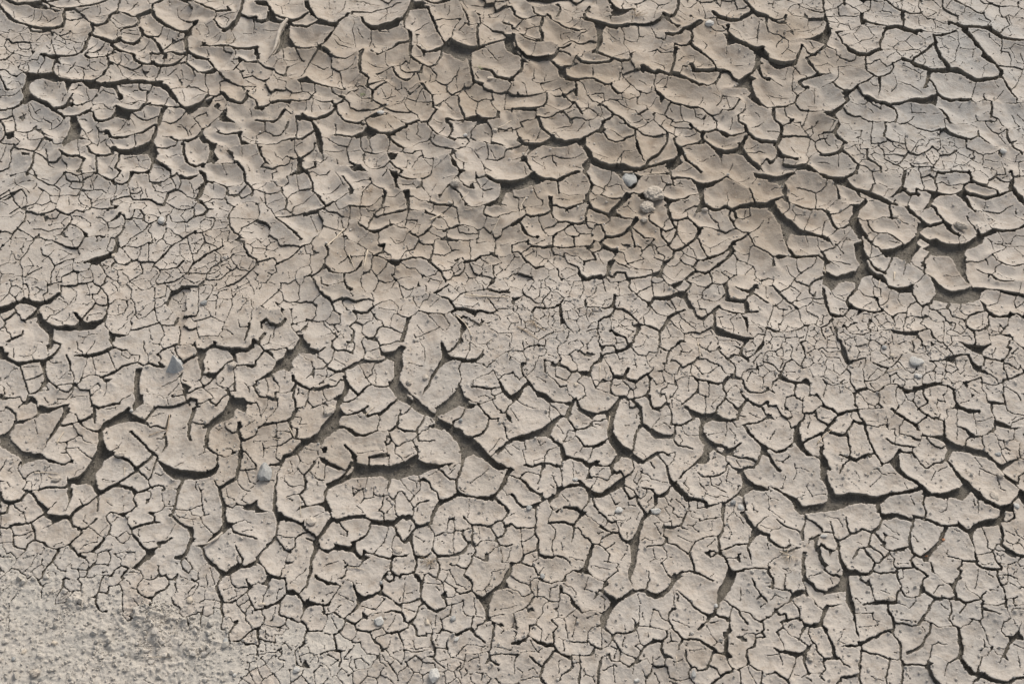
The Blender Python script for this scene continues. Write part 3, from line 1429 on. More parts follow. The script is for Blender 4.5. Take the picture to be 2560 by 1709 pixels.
1.5 187 104 192 108 193 112
2 212 109 218 111 224 112 232 111
1.5 194 112 188 114 182 120
1.5 194 112 204 111 212 109
1 204 104 208 106
1 230 112 232 108
1.5 213 118 216 122 220 128
1.5 217 132 222 134 224 138
1 203 130 200 135 210 138
1 190 133 200 139 205 142
1 216 146 222 150 228 150
1 86 150 89 157
2 86 142 90 146 89 152 86 157
h 98 152 106 151 110 152 112 157 108 155 102 154
1 77 132 77 140 72 142 76 148
1 62 140 68 145 74 152
1.5 32 144 36 149 41 147 46 142
h 36 149 44 150 44 154 46 157 40 157 39 152
1.5 48 139 45 146
1 32 130 33 140 38 142
1 32 142 46 138
1 18 144 16 150 16 154
1.5 5 141 6 147 10 150 4 156
1 60 152 70 148 78 147""",
(1,2):"""3 0 10 6 9 12 7 17 3 21 0
h 0 11 8 9 14 7 20 2 24 5 28 8 26 11 20 13 12 16 5 18 0 18
3 21 2 25 5 30 7 36 7 42 8 48 5 54 2 60 0
h 25 5 32 7 42 9 50 5 56 2 50 6 44 10 40 9 32 8 28 10
2 42 9 42 15 43 21
1.5 43 21 50 22 58 22 66 22
3 66 0 70 4 72 10 74 13 72 18 70 22 68 28
1.5 74 13 80 15 84 17
1 91 7 86 14 83 21
1.5 72 19 76 23 82 22
2 82 22 88 25 94 26 100 25
h 94 0 108 2 112 1 118 4 126 3 134 2 144 2 140 0 146 4 142 3 130 3 120 4 116 8 114 14 110 17 104 12 102 7 98 4
h 67 21 70 20 71 25 70 29 76 35 83 39 78 38 71 33 67 29
3 70 29 74 35 80 38 86 40
h 104 20 109 20 110 24 104 29 98 34 94 37 98 40 104 43 111 44 104 45 96 43 91 43 88 42 92 38 98 33 102 28
3 106 20 101 28 95 34 90 39 89 43
1.5 89 43 90 46 86 49 82 49
1.5 95 38 101 42 108 44 112 45
h 110 46 115 43 117 45 112 50 109 55 106 56 108 50
3 114 44 109 51 104 56 98 59 92 61 86 61
2 86 61 84 54 82 49
1 82 49 76 51 72 56 72 61
2 112 20 116 22 119 26 122 27
2 120 21 128 20 134 21 140 24 146 26 152 26 158 25 164 22 170 21
h 135 21 142 25 150 27 154 27 146 29 144 32 146 40 148 46 145 46 142 40 141 30 138 26
2 142 32 143 40 146 45 149 52 151 55
h 168 11 176 12 183 11 190 8 198 5 190 10 184 14 176 16 176 26 178 32 182 36 176 36 168 40 170 34 172 28 171 18
2 145 0 147 7 149 13
1 142 13 150 13 156 14
t1 137 5 138 10 141 12
1 142 12 139 17 136 22
2 150 6 158 6 164 7 168 10
3 168 10 176 11 184 10 192 7 198 4
2 198 5 205 9 211 12 217 15
h 222 0 235 2 235 8 228 6 225 5 221 11 218 15 222 8 224 5
2 217 15 220 21 222 29
2 222 29 228 30 235 30
3 222 29 212 31 204 34
h 204 34 214 32 224 31 235 31 235 34 228 35 220 33 210 34
3 178 32 184 35 190 35 196 32 204 36 206 42
1 197 20 198 26 197 31
1.5 206 42 212 44 218 40
2 199 40 202 46 205 52
1 206 42 203 47
1.5 205 52 211 56 218 57
1 218 57 226 53 231 46
1.5 180 37 182 42 188 48 190 54
1.5 177 52 184 53 190 56 196 58 202 54 206 53
h 172 53 175 52 173 58 170 63 174 70 176 74 171 66 168 60
3 172 54 170 60 164 66 158 71 152 73 147 73
2 171 63 174 70 178 77 180 79
2 147 46 156 45 161 43 166 47 170 51 174 53
1 161 38 161 43
1 145 38 154 40 160 36 168 32
2 147 73 143 68 138 62 136 58 136 53
2 126 46 130 49 136 53 140 56 146 54
1.5 140 47 139 52
1 126 41 130 38
2 151 55 149 60 145 66
1 151 58 154 64 160 70
1 152 48 151 55
1 150 57 160 58 168 57
2 112 53 116 57 122 61 130 62
1.5 136 61 130 63 127 67
2 109 55 111 62 112 68
1.5 127 67 132 70 134 76 140 79
1 134 71 142 68
3 148 74 147 80 142 83 139 88 136 93 130 94 122 97 114 98 107 99
h 138 84 141 85 139 90 138 96 140 101 145 104 150 102 158 100 156 104 150 107 144 105 140 99 132 97 130 95 136 91
1 139 83 133 81 130 80
3 86 62 82 65 80 66 86 71 92 73 96 73
1.5 80 66 75 65
1 74 66 74 70 68 73
1.5 92 73 95 77 92 81
h 88 82 92 81 93 85 90 90 90 95 94 98 90 98 86 95 87 88
3 92 82 88 88 87 94 84 97 80 98
2 93 83 98 86 104 88 107 90
1.5 107 86 112 84 120 82
1.5 107 90 116 91 128 91
1 96 74 102 76 104 82 106 87 116 91
1.5 100 68 105 70 112 69 118 70 119 75
1 119 75 117 78 122 82 126 84 134 86
1 105 72 108 68 104 68
1 119 73 126 68
t.8 122 66 128 70 131 76
2 95 93 104 94 105 98 108 101 107 107
2 107 107 112 111 118 117 124 120 128 120
1 86 98 90 102 98 102 106 99
1 97 103 98 110
1.5 82 97 84 104 86 111
1.5 117 110 124 107 129 104
1 130 95 128 101 132 103 138 101 139 98
1.5 128 101 129 110 130 116
3 130 116 138 116 146 115 154 111 158 111
h 128 117 138 117 144 117 152 114 158 111 161 117 164 122 168 126 162 126 158 118 150 116 142 119 132 118 126 121
h 124 121 128 119 127 123 124 125
1.5 139 94 143 98 148 101 154 101 160 99
3 160 99 164 95 170 92 178 94 185 90 190 86
h 190 84 194 82 200 75 203 70 205 73 201 78 196 82 190 87 188 89
3 202 66 200 72 192 77 184 79 176 82
2 176 82 172 82 168 87
1.5 148 73 154 72 158 78 164 80 172 82
1 162 70 166 74 170 80
1.5 154 82 156 84 160 87 166 88
2 166 88 170 93
1 145 89 150 88 154 84
1 156 78 154 82
t.8 150 97 156 91
2 160 99 164 104 162 107 158 111
1.5 148 107 152 110
1.5 161 102 168 104 172 106 178 107
1.5 178 107 175 112 174 117 180 119
2 181 94 184 98 184 103 188 104
2 188 104 195 104 201 99 206 95
1.5 206 95 214 95 218 91
1.5 190 89 194 95 198 97
1.5 196 92 202 95 206 96
2 178 107 184 104
h 194 104 198 103 198 112 200 118 206 119 216 118 218 122 218 130 214 130 213 122 204 121 194 119 196 112
1.5 180 119 186 120 192 117 195 114
h 190 122 192 125 188 127 189 123
3 204 66 212 61 217 57
h 202 64 210 62 206 66 202 68
2 217 57 220 64 222 68 228 70 235 74
1.5 203 77 208 82 214 84 220 87 223 90
1.5 223 90 224 97 228 100 235 98
1 204 74 212 77 217 76 218 70
1 217 76 216 83
1 206 82 206 92
h 222 104 226 103 224 108 222 113 216 113 210 110 218 110
2 205 107 212 110 218 110 223 106
2 216 116 222 112 228 116 235 120
1.5 222 100 228 103 230 100
3 158 113 161 119 166 124 169 132 174 135 180 132 184 130
h 184 128 188 124 190 126 187 130 188 136 188 144 194 148 204 151 214 154 220 155 214 157 200 153 188 150 184 144 185 136
3 188 144 196 148 204 151 214 154 221 154
2 184 130 176 136 170 135
1.5 166 124 172 126 177 127
1 165 113 172 114
1 170 119 172 124
2 190 126 198 129 206 131 214 131 218 130
h 210 132 216 135 218 142 217 150 215 144 214 138
2 218 130 226 129
1 206 133 202 136
1 218 142 226 142 232 145
1.5 234 142 231 152 230 157
1.5 221 154 226 150
1 200 137 203 142 204 148
h 144 132 150 128 156 128 150 131 146 135 140 145 138 142 142 138
2 143 133 148 132 154 129 158 127
3 143 134 140 142 136 148 135 157
2 146 137 150 142 155 147 157 150
1.5 157 150 157 157
1 157 150 166 148 172 149 178 146 182 143
1 175 136 176 142 178 146
1 156 135 162 140 168 146
2 118 140 126 142 131 144 135 147
h 114 140 119 140 118 146 114 152 111 157 114 150
2 118 141 115 148 111 157
2 118 140 112 134 108 130 102 127 96 126
1.5 109 114 100 115 95 116
h 93 113 96 116 94 122 94 126 90 124 92 118
3 94 114 93 120 90 125 84 127 76 126 68 126
2 94 124 93 130 90 134 84 136 79 139
2 79 139 78 146 80 152
1.5 79 146 73 147 68 149
1.5 110 139 112 144
1 121 133 122 140
1 121 133 127 128 127 122
1 111 131 116 127
1.5 128 124 132 130 136 132 143 133
1 146 120 150 125
2 90 146 96 151 104 154
1 91 140 91 146
1 84 147 90 147
1 98 140 104 144 108 143
2 67 126 66 120 60 118 52 117 48 118
h 43 123 46 126 47 132 46 140 44 144 44 134
3 44 124 46 130 45 140
2 48 118 44 122 38 126 32 127 27 122 28 120
1 48 118 42 113 38 113
1.5 28 120 32 115 36 112 35 110 30 106 30 101 34 97
1.5 28 123 22 123 17 118 12 115 9 109 14 102
1 22 110 14 111
1 15 110 19 104
1.5 2 120 6 117 11 114
1.5 2 120 1 128 5 132 8 138 8 143
1.5 1 118 0 122
1.5 19 104 18 98 10 96 5 94 8 90 10 87 14 85
2 0 74 6 74 9 77 12 82 18 87 22 90 27 88
1.5 10 75 16 71 22 71
2 15 64 15 68 20 70 28 71 36 70 44 71 50 71 58 70 66 70 72 69 75 66
2 57 62 57 69
2 38 60 38 69
1.5 24 62 22 60 30 59
3 8 47 10 54 14 59 18 61 23 62
3 0 49 6 46 11 42 13 40
2 13 40 17 42 24 41 30 40 34 38
2 34 24 36 32 36 38 38 43 43 47
h 34 24 37 23 37 32 37 38 40 44 36 40 34 34
2 43 47 50 46 56 48 62 49 68 47
2 68 47 68 40 70 35
2 50 36 58 33 66 30
1.5 41 32 47 34 52 38
1.5 43 47 38 52 32 53 30 54
1.5 25 47 27 52 30 57 34 61
2 38 60 42 57 48 54 52 50 56 49
1.5 48 54 50 59 56 61 60 60
1 58 53 62 58 72 58 74 60
1.5 67 48 70 52 75 53 76 50
1.5 68 47 76 48 79 50
1 22 72 22 80
1.5 37 73 40 78 48 80
1.5 48 77 60 80 66 84
1 48 80 52 86 60 88
1.5 60 88 62 96 64 100
h 61 88 64 95 68 98 76 96 82 94 82 97 76 98 68 101 64 100 60 94
2 66 87 66 84 72 82 77 81
2 68 70 74 76 76 79
2 74 75 80 73 83 70
1 38 80 34 82 28 88
1.5 57 102 62 101
1.5 57 102 50 101 43 98 42 90
1.5 43 98 46 102
1 43 92 36 86
1 57 102 54 110 52 114
1.5 64 101 65 110 62 117
1 78 104 77 110 72 115
1 67 118 68 126
1.5 68 126 68 134 70 140
1.5 18 130 20 136 24 138
2 18 130 22 126 28 127 32 127
1.5 24 157 30 153 38 149 46 149 50 146 54 148
1 34 132 32 140 38 149
1.5 48 138 50 144 56 150
1 54 128 58 130 62 136
1 9 124 14 128
1 0 117 5 116
1.5 0 38 10 35
1.5 10 32 13 38
1.5 1 23 6 25 6 34
1.5 21 20 24 26 28 28
1 12 33 22 33 28 32
1.5 0 68 6 66 14 65
1 0 157 0 150""",
(1,3):"""h 0 5 8 7 14 6 20 3 26 0 20 6 16 10 18 14 17 22 14 22 12 18 14 14 8 11 0 10
3 0 4 8 5 15 4 22 1
3 38 0 46 2 56 5 64 6 72 5 78 2 82 0
h 46 3 56 5 66 6 74 6 76 10 82 16 90 20 84 20 86 24 90 24 92 28 88 32 84 36 82 42 82 48 84 54 86 60 84 64 80 60 76 54 74 46 78 40 78 33 74 30 84 30 89 26 84 24 80 18 72 14 64 12 60 9 50 7
3 17 22 20 28 26 30 34 33 42 34 50 34 55 37 57 43 60 49 64 53
2 64 53 70 52 74 50
1.5 64 53 60 58 56 60
h 0 28 8 24 16 22 20 25 18 28 12 24 6 28 7 34 12 42 18 46 24 52 32 57 42 60 50 60 55 63 50 62 42 60 30 59 20 57 18 64 20 70 26 76 36 76 46 76 52 80 52 84 46 79 36 78 26 80 18 78 10 80 4 78 8 86 4 88 4 78 10 76 22 78 18 72 16 66 14 60 11 50 6 42 0 36
3 6 28 8 35 15 42 22 46 28 53 36 56 44 59 50 60 56 64
1.5 52 46 51 53 50 59
1 41 36 38 44 34 51
1.5 20 29 20 34 16 38
1.5 26 15 33 17 40 19 44 21
1.5 53 14 49 18 44 21
1.5 44 21 44 32
t.8 34 24 26 26
2 61 10 64 16 66 25
1 66 25 60 29 55 33
1.5 58 39 66 38 74 33
1 49 73 46 69
1.5 56 64 59 68 62 70 56 72 50 74
t1.5 35 60 37 68
t1 45 61 46 66
1 62 67 66 72 69 76
1 75 56 70 62 65 67
3 50 74 53 80 55 84
3 53 82 52 90 58 95 64 97 72 95 78 92
t1.5 59 82 68 84 76 87
t1 56 83 65 88
h 78 68 84 66 86 72 89 80 94 90 100 95 106 96 109 100 110 105 118 107 128 106 132 104 134 108 130 112 120 112 110 108 107 103 100 100 96 98 94 96 86 97 84 104 82 110 76 116 74 120 78 126 74 127 71 120 76 112 80 108 80 103 72 102 64 104 62 108 58 110 54 106 50 104 51 96 50 92 54 94 62 98 72 96 80 92 84 86 80 78
3 86 64 87 72 91 79 96 87 101 92 107 94
2 107 94 110 88 113 82
1.5 94 80 100 79 106 77
2 84 54 88 60 94 66 99 70
1.5 84 54 89 58 90 62
h 100 70 104 72 110 72 118 70 126 66 134 61 138 58 140 62 136 66 140 70 138 74 134 78 132 82 130 86 132 88 126 84 118 80 108 80 104 76
3 82 45 84 50 87 56 91 60
1.5 96 66 98 62 101 58
2.5 93 50 97 55 102 57 110 57 114 59
2 114 59 119 63 124 66
1.5 84 44 90 46 98 44 106 42 112 42
2 112 31 113 38 114 43
1.5 119 43 124 47 129 48
1.5 95 64 94 76
h 80 16 84 17 90 18 96 21 104 23 112 28 118 31 112 31 104 27 96 24 90 22 84 20
3 80 16 88 18 94 19 102 22 108 25 114 29 118 31
2 94 18 96 12 98 11
1.5 96 0 97 8 98 11
1.5 96 1 106 1 118 2
h 112 23 118 18 122 14 124 0 127 0 126 8 124 15 126 18 132 22 139 22 132 22 124 19 120 20 114 23
3 124 17 130 21 138 21
1.5 117 26 122 31 126 33
2 137 16 142 18 150 19 158 21 166 22 172 21 178 18 180 12
h 146 20 156 21 166 22 174 22 182 19 180 14 184 18 182 22 186 30 190 38 184 34 178 27 172 22 164 22 156 24 150 30 148 34 142 36 140 40 144 34 148 27 150 22
1.5 130 27 128 33
3 127 33 132 38 138 42 143 47 148 51 154 49 160 47
3 138 57 142 62 148 66 154 64 162 68 172 69 182 67 188 63 191 60
h 148 68 156 66 166 69 178 69 188 64 192 60 192 50 196 58 204 57 214 54 208 58 198 60 197 66 188 70 182 72 180 80 181 90 184 98 186 104 182 102 178 96 174 90 170 82 166 78 158 78 150 77 147 74 142 72 144 70
h 137 46 142 48 148 51 144 53 138 58 136 54
h 160 46 166 49 170 53 178 58 176 60 170 57 164 53
2 153 34 156 40 162 46 168 50
1.5 175 57 175 66
1.5 182 42 186 48 190 53 192 58
2 183 24 186 31 190 38
1.5 190 35 198 36 206 38 212 38
1.5 212 38 218 34 224 32
1 197 41 202 48 206 53
1 208 45 214 49 220 53
3 192 58 200 57 208 54 216 55 226 54 235 50
h 222 8 226 7 226 13 230 20 235 24 235 32 230 28 226 22 224 20 222 14
3 185 20 192 21 200 24 208 22 216 20 222 18
2 225 7 224 0
2 222 12 222 18
2 180 12 184 11 188 10
2 188 10 196 13 204 15 210 17
2 185 0 187 8 188 11
1.5 202 10 210 4 218 4
1.5 204 0 209 5 216 10
1.5 222 0 226 6
1.5 228 6 235 5
1.5 138 0 140 6 142 12 143 17
1.5 140 7 148 4 152 7
2 156 0 153 8 155 16
1.5 160 10 166 13 176 12
2 150 0 162 2 172 1 186 2
1.5 130 84 138 90 143 93
2 147 77 144 82 142 88
2 145 86 143 94
2 143 94 150 98 156 103 162 108 170 110 180 109 188 107
h 148 97 154 102 162 108 170 110 182 110 190 108 200 108 196 112 194 118 188 120 178 122 168 120 162 120 158 119 152 118 150 122 144 124 142 122 150 118 154 112 152 106
1.5 181 78 182 90 184 99 188 107
2 188 107 198 108 210 110 222 113 235 116
t1 231 104 230 114
1.5 184 83 192 83 198 82 204 78 210 74 216 72 219 69
1.5 208 66 220 69 235 69
2 206 77 210 82 218 86 226 87 235 85
1 200 82 202 86
1.5 213 86 209 88 208 93 205 95
1.5 192 90 200 94 205 95
2 205 95 210 100 216 102 226 102 235 101
1 202 98 204 94
1 212 58 216 64
1.5 143 97 134 104 132 108
2 132 108 133 114 138 120 142 125
2 142 125 150 118
1.5 126 87 124 96
1 120 112 119 118 122 124 128 126
1.5 128 126 132 122 137 119
1.5 95 100 98 106 103 110 104 116 98 117
1 111 113 111 118 108 122
1.5 96 108 97 116 100 120
2 100 120 103 126 110 132 114 134 120 130 126 130
2 100 120 100 118
1.5 84 110 88 115 96 117
1.5 66 127 73 128 77 125
h 72 118 76 122 79 127 76 127 73 124
2 76 124 84 128 88 128 96 131 104 129
1.5 96 131 94 138 92 146
1.5 92 146 98 148 106 147
1.5 94 138 98 142 100 144
1.5 88 128 82 133
1 61 116 68 119
h 50 106 53 110 54 118 56 126 58 131 64 133 70 132 75 128 70 134 62 135 56 133 52 122 50 114
1.5 6 99 4 104 8 110 14 116 20 121 26 125
2 5 105 12 112 19 119 27 125
1.5 0 105 5 105
1.5 12 110 20 106 24 100 28 95 32 93
1.5 26 86 28 92 31 94
1 17 87 20 94 24 98
1.5 35 90 40 88 43 83
2 50 98 42 101 38 106 38 112
1.5 27 102 32 104 38 106
1.5 38 112 42 115
1.5 44 111 41 120
1.5 24 119 32 118 40 117 48 118
1.5 23 107 30 112 26 116
1.5 41 120 46 122 50 123
1.5 41 120 36 124 28 126
1.5 27 126 30 132 31 138 34 141
1.5 36 129 42 132 46 135
1.5 35 124 36 129
2 34 141 42 141 48 143 54 141 58 137
1.5 0 120 6 123 12 119
1.5 8 123 10 126 18 127
1.5 15 127 14 133 11 141
1.5 16 133 20 130 28 126
1.5 4 126 2 134 0 140
2 0 145 6 148 14 149 22 147 30 145 35 142
1.5 10 140 10 146
1.5 36 141 36 148 34 157
2 48 143 50 148 52 154
1.5 58 131 60 142 63 148 64 155
1.5 71 132 76 138 82 140
1.5 82 140 76 141 74 143
2 70 141 72 147 78 150 86 151 93 149
1.5 92 137 92 146
1.5 113 134 116 140
1.5 126 130 126 135 124 142 124 146
1.5 126 135 132 133 140 134
1.5 112 147 118 149 126 149
3 116 148 124 149 132 149 140 147 146 145
1.5 142 126 140 130 142 136
1.5 142 136 146 134
1.5 148 126 154 128 160 126 166 127
h 163 124 167 119 168 122 165 127
1.5 166 127 170 134 178 136 182 138
1.5 155 129 162 134 164 138 168 142
1.5 144 132 150 136 155 139 163 138
1.5 164 138 172 140
2 181 138 184 133 192 130 198 129
h 194 119 200 123 200 128 206 133 212 134 218 133 222 130 228 132 220 136 212 136 206 135 200 131 198 128
3 200 128 206 133 213 135 220 133 222 130
2 228 132 233 136
1.5 212 115 210 121 202 124
2 182 138 182 143 188 147 196 147 202 144
2 202 134 203 142 200 146
1.5 221 134 220 142 216 146
1.5 202 147 204 152 212 150 222 151
1.5 172 140 170 147 176 150 180 148
1.5 162 143 162 152
2 148 145 152 152 158 157
2 189 147 190 157
1.5 212 142 212 148 218 152 224 154
1.5 203 151 204 157
1.5 176 128 180 132 184 133
1 234 122 228 126
1.5 226 120 228 128 235 132
1.5 128 126 126 130
1.5 146 145 140 140
2 137 152 142 157
1 64 142 70 145
1.5 150 98 158 106""",
(2,0):"""h 0 5 4 5 5 10 8 15 14 19 18 21 12 20 7 18 3 16 0 16
3 5 13 10 18 17 21 24 20 32 18 40 17 46 14
3 46 14 52 8 55 2
h 38 18 42 18 42 24 42 32 44 38 40 41 37 41 40 34 39 26 37 20
h 42 4 46 0 49 1 46 6 43 9
t1 34 3 32 9 29 13 22 15 16 14
t.8 29 13 32 17
1.5 46 18 51 19 56 19
2 42 28 44 35 50 40 54 44
1.5 54 44 62 46 67 42 70 40
1 54 34 46 34
1.5 56 33 62 28 66 26 68 32 68 37
2 60 12 64 18 65 27
1.5 53 40 62 39 70 39
3 40 38 36 44 30 47 26 48
h 0 48 4 49 6 53 2 54 0 52
2 18 24 21 30 22 36 24 40 26 48 24 54 18 60
1 24 35 32 33 38 30
1.5 22 40 14 44 5 48
h 26 50 30 50 33 54 34 60 40 61 48 63 57 60 60 59 64 60 62 66 58 72 54 78 50 84 45 90 41 98 38 102 28 102 22 99 30 101 38 101 42 92 46 84 50 78 56 70 59 64 58 60 52 62 44 66 36 66 34 68 28 70 20 74 14 75 13 73 20 71 28 69 33 65 33 58 28 54 24 58 20 58
1.5 31 46 38 45 44 44
3 36 59 42 61 50 61 57 58
1.5 57 58 63 56
1.5 52 52 60 52 65 47 68 43
t1 52 54 48 57 44 58
1.5 0 40 3 41 3 45
1.5 6 52 12 52 18 50
2 5 60 10 62 15 66 14 72
1.5 5 60 4 63 0 64
1 8 57 14 57 22 54
3 14 73 12 78 7 83 0 86
h 0 86 8 84 12 90 18 96 22 100 30 102 38 103 42 107 50 110 56 114 48 112 42 108 36 108 28 110 22 112 19 116 19 112 20 108 14 104 10 102 5 98 0 96
2 56 114 60 114 63 112
h 94 74 102 70 108 66 116 62 118 63 122 66 130 70 136 74 139 79 134 76 126 73 118 73 108 76 98 80 95 84 96 92 98 100 106 104 100 108 96 110 92 116 88 122 88 130 92 138 90 142 86 138 84 132 78 130 70 131 64 130 64 126 72 124 80 117 84 110 88 102 90 92 90 84
h 124 24 131 24 129 30 128 40 128 46 132 50 132 57 128 60 122 64 122 58 125 52 122 46 123 38 124 30
3 76 78 84 82 90 82 98 76 106 71 114 65 118 61
1.5 67 77 70 82 72 86 76 88 78 93 84 94
1.5 52 93 58 93 62 93 68 90 71 87
1.5 61 94 61 103 66 108 68 113
1.5 66 99 72 99 76 102 81 107
1.5 56 103 62 104
2 58 77 66 75 72 74 80 70 86 68
1.5 63 64 70 66 72 70
1.5 72 66 80 62 85 60
2 87 74 87 66 84 58 82 50 82 44
3 84 59 90 61 97 59 104 57 110 56
2 110 56 112 52 120 48
1 82 50 88 46 92 42
1.5 73 44 82 44
1 82 44 86 41 91 38
1.5 98 38 97 44 96 50
h 93 33 98 34 103 33 100 37 96 37 94 34
2 68 13 76 12 84 12 92 11 100 8 105 6
h 74 13 84 13 96 11 104 6 100 10 88 14 82 15 79 20 78 26 76 32 74 38 70 41 66 40 72 38 76 30 80 22 80 16
1.5 74 36 82 31 88 31 92 32
2 93 33 98 31 104 28 112 22 120 20 126 18 132 22 137 20 145 23 151 23
1.5 101 13 103 20 105 24
1 86 20 88 26
1.5 70 0 72 7 76 10
1.5 88 0 84 6 80 10
2 101 0 103 4 106 6 112 8 116 8
1.5 116 8 120 12 128 13 127 18
1.5 131 0 132 6 135 12 137 20
1 112 14 118 16 122 12
1 140 2 148 4 150 8
2 144 12 150 8 158 5 162 3 166 3
1 147 20 148 16
1.5 130 49 138 47 146 48 150 51 158 49 162 44
2 158 51 164 50 169 48
1.5 168 28 162 34 154 37 148 40
h 166 34 170 38 176 42 172 46 172 54 176 58 172 56 168 48 168 42
1.5 145 59 154 60 162 59 170 56
1.5 145 59 140 64 135 70
1 134 57 141 60
1.5 170 38 178 37 184 35
2 160 4 162 12 168 18 168 20 174 16 180 12 182 8
2 178 0 180 6 188 7 196 2
h 180 7 188 7 196 3 202 4 210 7 220 8 228 8 224 10 216 12 218 20 214 18 212 12 208 8 200 6 192 6 188 10 187 18 188 26 185 34 183 34 184 26 182 18 180 12
2 196 0 198 4 206 6 212 8
3 210 8 218 8 226 10 232 6 233 0
1.5 165 3 174 2 180 4
2 192 30 198 30 204 26 208 20 212 18
h 186 30 198 29 206 22 210 18 204 26 199 32 192 34
2 198 32 192 38 186 42 180 43 176 46 174 47
1.5 187 43 192 48 196 53 188 56 183 58
2 193 56 198 60 202 56 205 52
1.5 183 36 186 40
1.5 198 34 200 40 206 43 210 43
1.5 216 32 214 26 218 22 222 22 228 23 235 22
h 222 21 235 21 235 24 228 24
1.5 216 32 216 38 211 43
2 216 33 216 40 216 46
1.5 217 38 224 38 229 42 235 40
1.5 228 42 229 48
h 207 44 211 44 213 52 222 52 226 55 234 56 230 58 226 58 226 66 232 70 222 64 216 62 214 70 208 74 205 74 200 76 196 79 193 82 192 90 192 96 188 98 188 88 190 80 196 74 204 70 208 66 210 58 211 52
3 212 52 210 60 206 66 200 70 194 74 188 78
2 180 57 181 54 176 52 173 54 174 58
h 176 60 182 58 180 64 177 72 175 80 173 86 172 80 174 70
3 180 60 176 68 174 76 173 84 175 90
1.5 180 74 188 75 189 78
2 189 96 194 100 200 104 206 106 212 104 216 103
1.5 188 97 188 102 183 104
2 200 104 200 112 196 117 190 119
h 145 108 150 112 158 116 166 118 176 118 188 119 196 118 201 112 202 114 198 122 192 125 182 126 172 127 168 128 160 126 154 122 150 118 146 112
3 145 106 138 101 132 95 126 89 120 83
h 150 84 153 88 154 94 150 100 147 103 150 98 151 90
2 139 78 144 77 152 80 154 72 156 67
1.5 144 90 148 90 152 84
1.5 98 103 104 102 109 99 111 94
3 106 105 112 107 118 110 121 113
2 145 108 142 114 138 124 136 126
2.5 138 107 132 112 126 117 120 121 114 126 108 129
2 126 118 132 122 136 126 138 131 140 134
2 138 133 146 131 150 132
2 138 133 132 136 126 138 122 135
h 92 138 98 134 104 132 110 131 118 132 124 134 126 138 122 140 120 136 112 133 104 134 96 139 90 141
3 93 138 100 133 107 131 114 132 120 134
2 122 136 124 140 122 145 126 150 120 155 114 157
1.5 132 136 138 137 138 142 134 145
1.5 148 136 157 134
1.5 149 136 149 144 151 150 148 154 142 157
2 151 150 158 150 160 149
3 168 128 164 134 162 142 160 150 159 157
h 166 126 170 126 166 134 163 144 161 156 158 156 160 146 163 136
1.5 182 133 185 140 185 148 186 154
1.5 185 137 187 136
1.5 163 154 172 155 180 151
2 197 128 200 134 204 142 207 150 207 157
h 198 130 204 138 207 148 208 156 204 156 203 146 200 138
2.5 202 134 210 129 217 125 219 116 220 106 223 101
h 218 75 220 73 223 80 220 82 222 88 226 91 221 92 224 100 222 110 220 122 216 126 218 116 218 106 220 98 220 90 217 84
1.5 221 91 228 90 235 86
1 206 76 208 82 214 85
1.5 211 105 214 100 211 98 206 98
1.5 211 105 218 100
1.5 217 126 218 131 224 136 230 137
1 218 119 228 118 235 116
1.5 226 119 230 128 235 130
2 226 102 230 106 232 110 235 112
2 217 148 224 150 230 149 235 146
h 222 152 228 151 235 150 235 155 228 155
1.5 206 148 214 152 218 148
1 0 158 0 150
2.5 27 138 32 141 36 146 40 152 44 157
h 28 138 32 139 36 144 41 150 46 153 44 157 40 155 36 149 32 143
h 62 134 66 134 66 140 63 148 60 156 62 146 61 138
2 60 134 52 133 44 133 36 136
h 62 124 65 128 64 134 60 134 62 130
1.5 36 136 28 137 20 136
1 37 121 38 128 36 132
1.5 16 117 20 123 24 128 22 134
1.5 24 124 30 120 36 119
1.5 0 128 6 129 10 134
3 24 139 20 145 14 147 8 148 3 146 0 140
2 7 150 6 157
1.5 14 151 20 155 24 157
1.5 2 138 2 146
1 28 128 29 134
1.5 19 110 16 117
1.5 6 108 4 114 0 119
2 89 142 90 148 89 155
1.5 89 142 82 148 76 151 72 144
2 76 151 70 155 66 157
1.5 52 147 46 154
t1 98 147 103 151
1 138 142 134 148""",
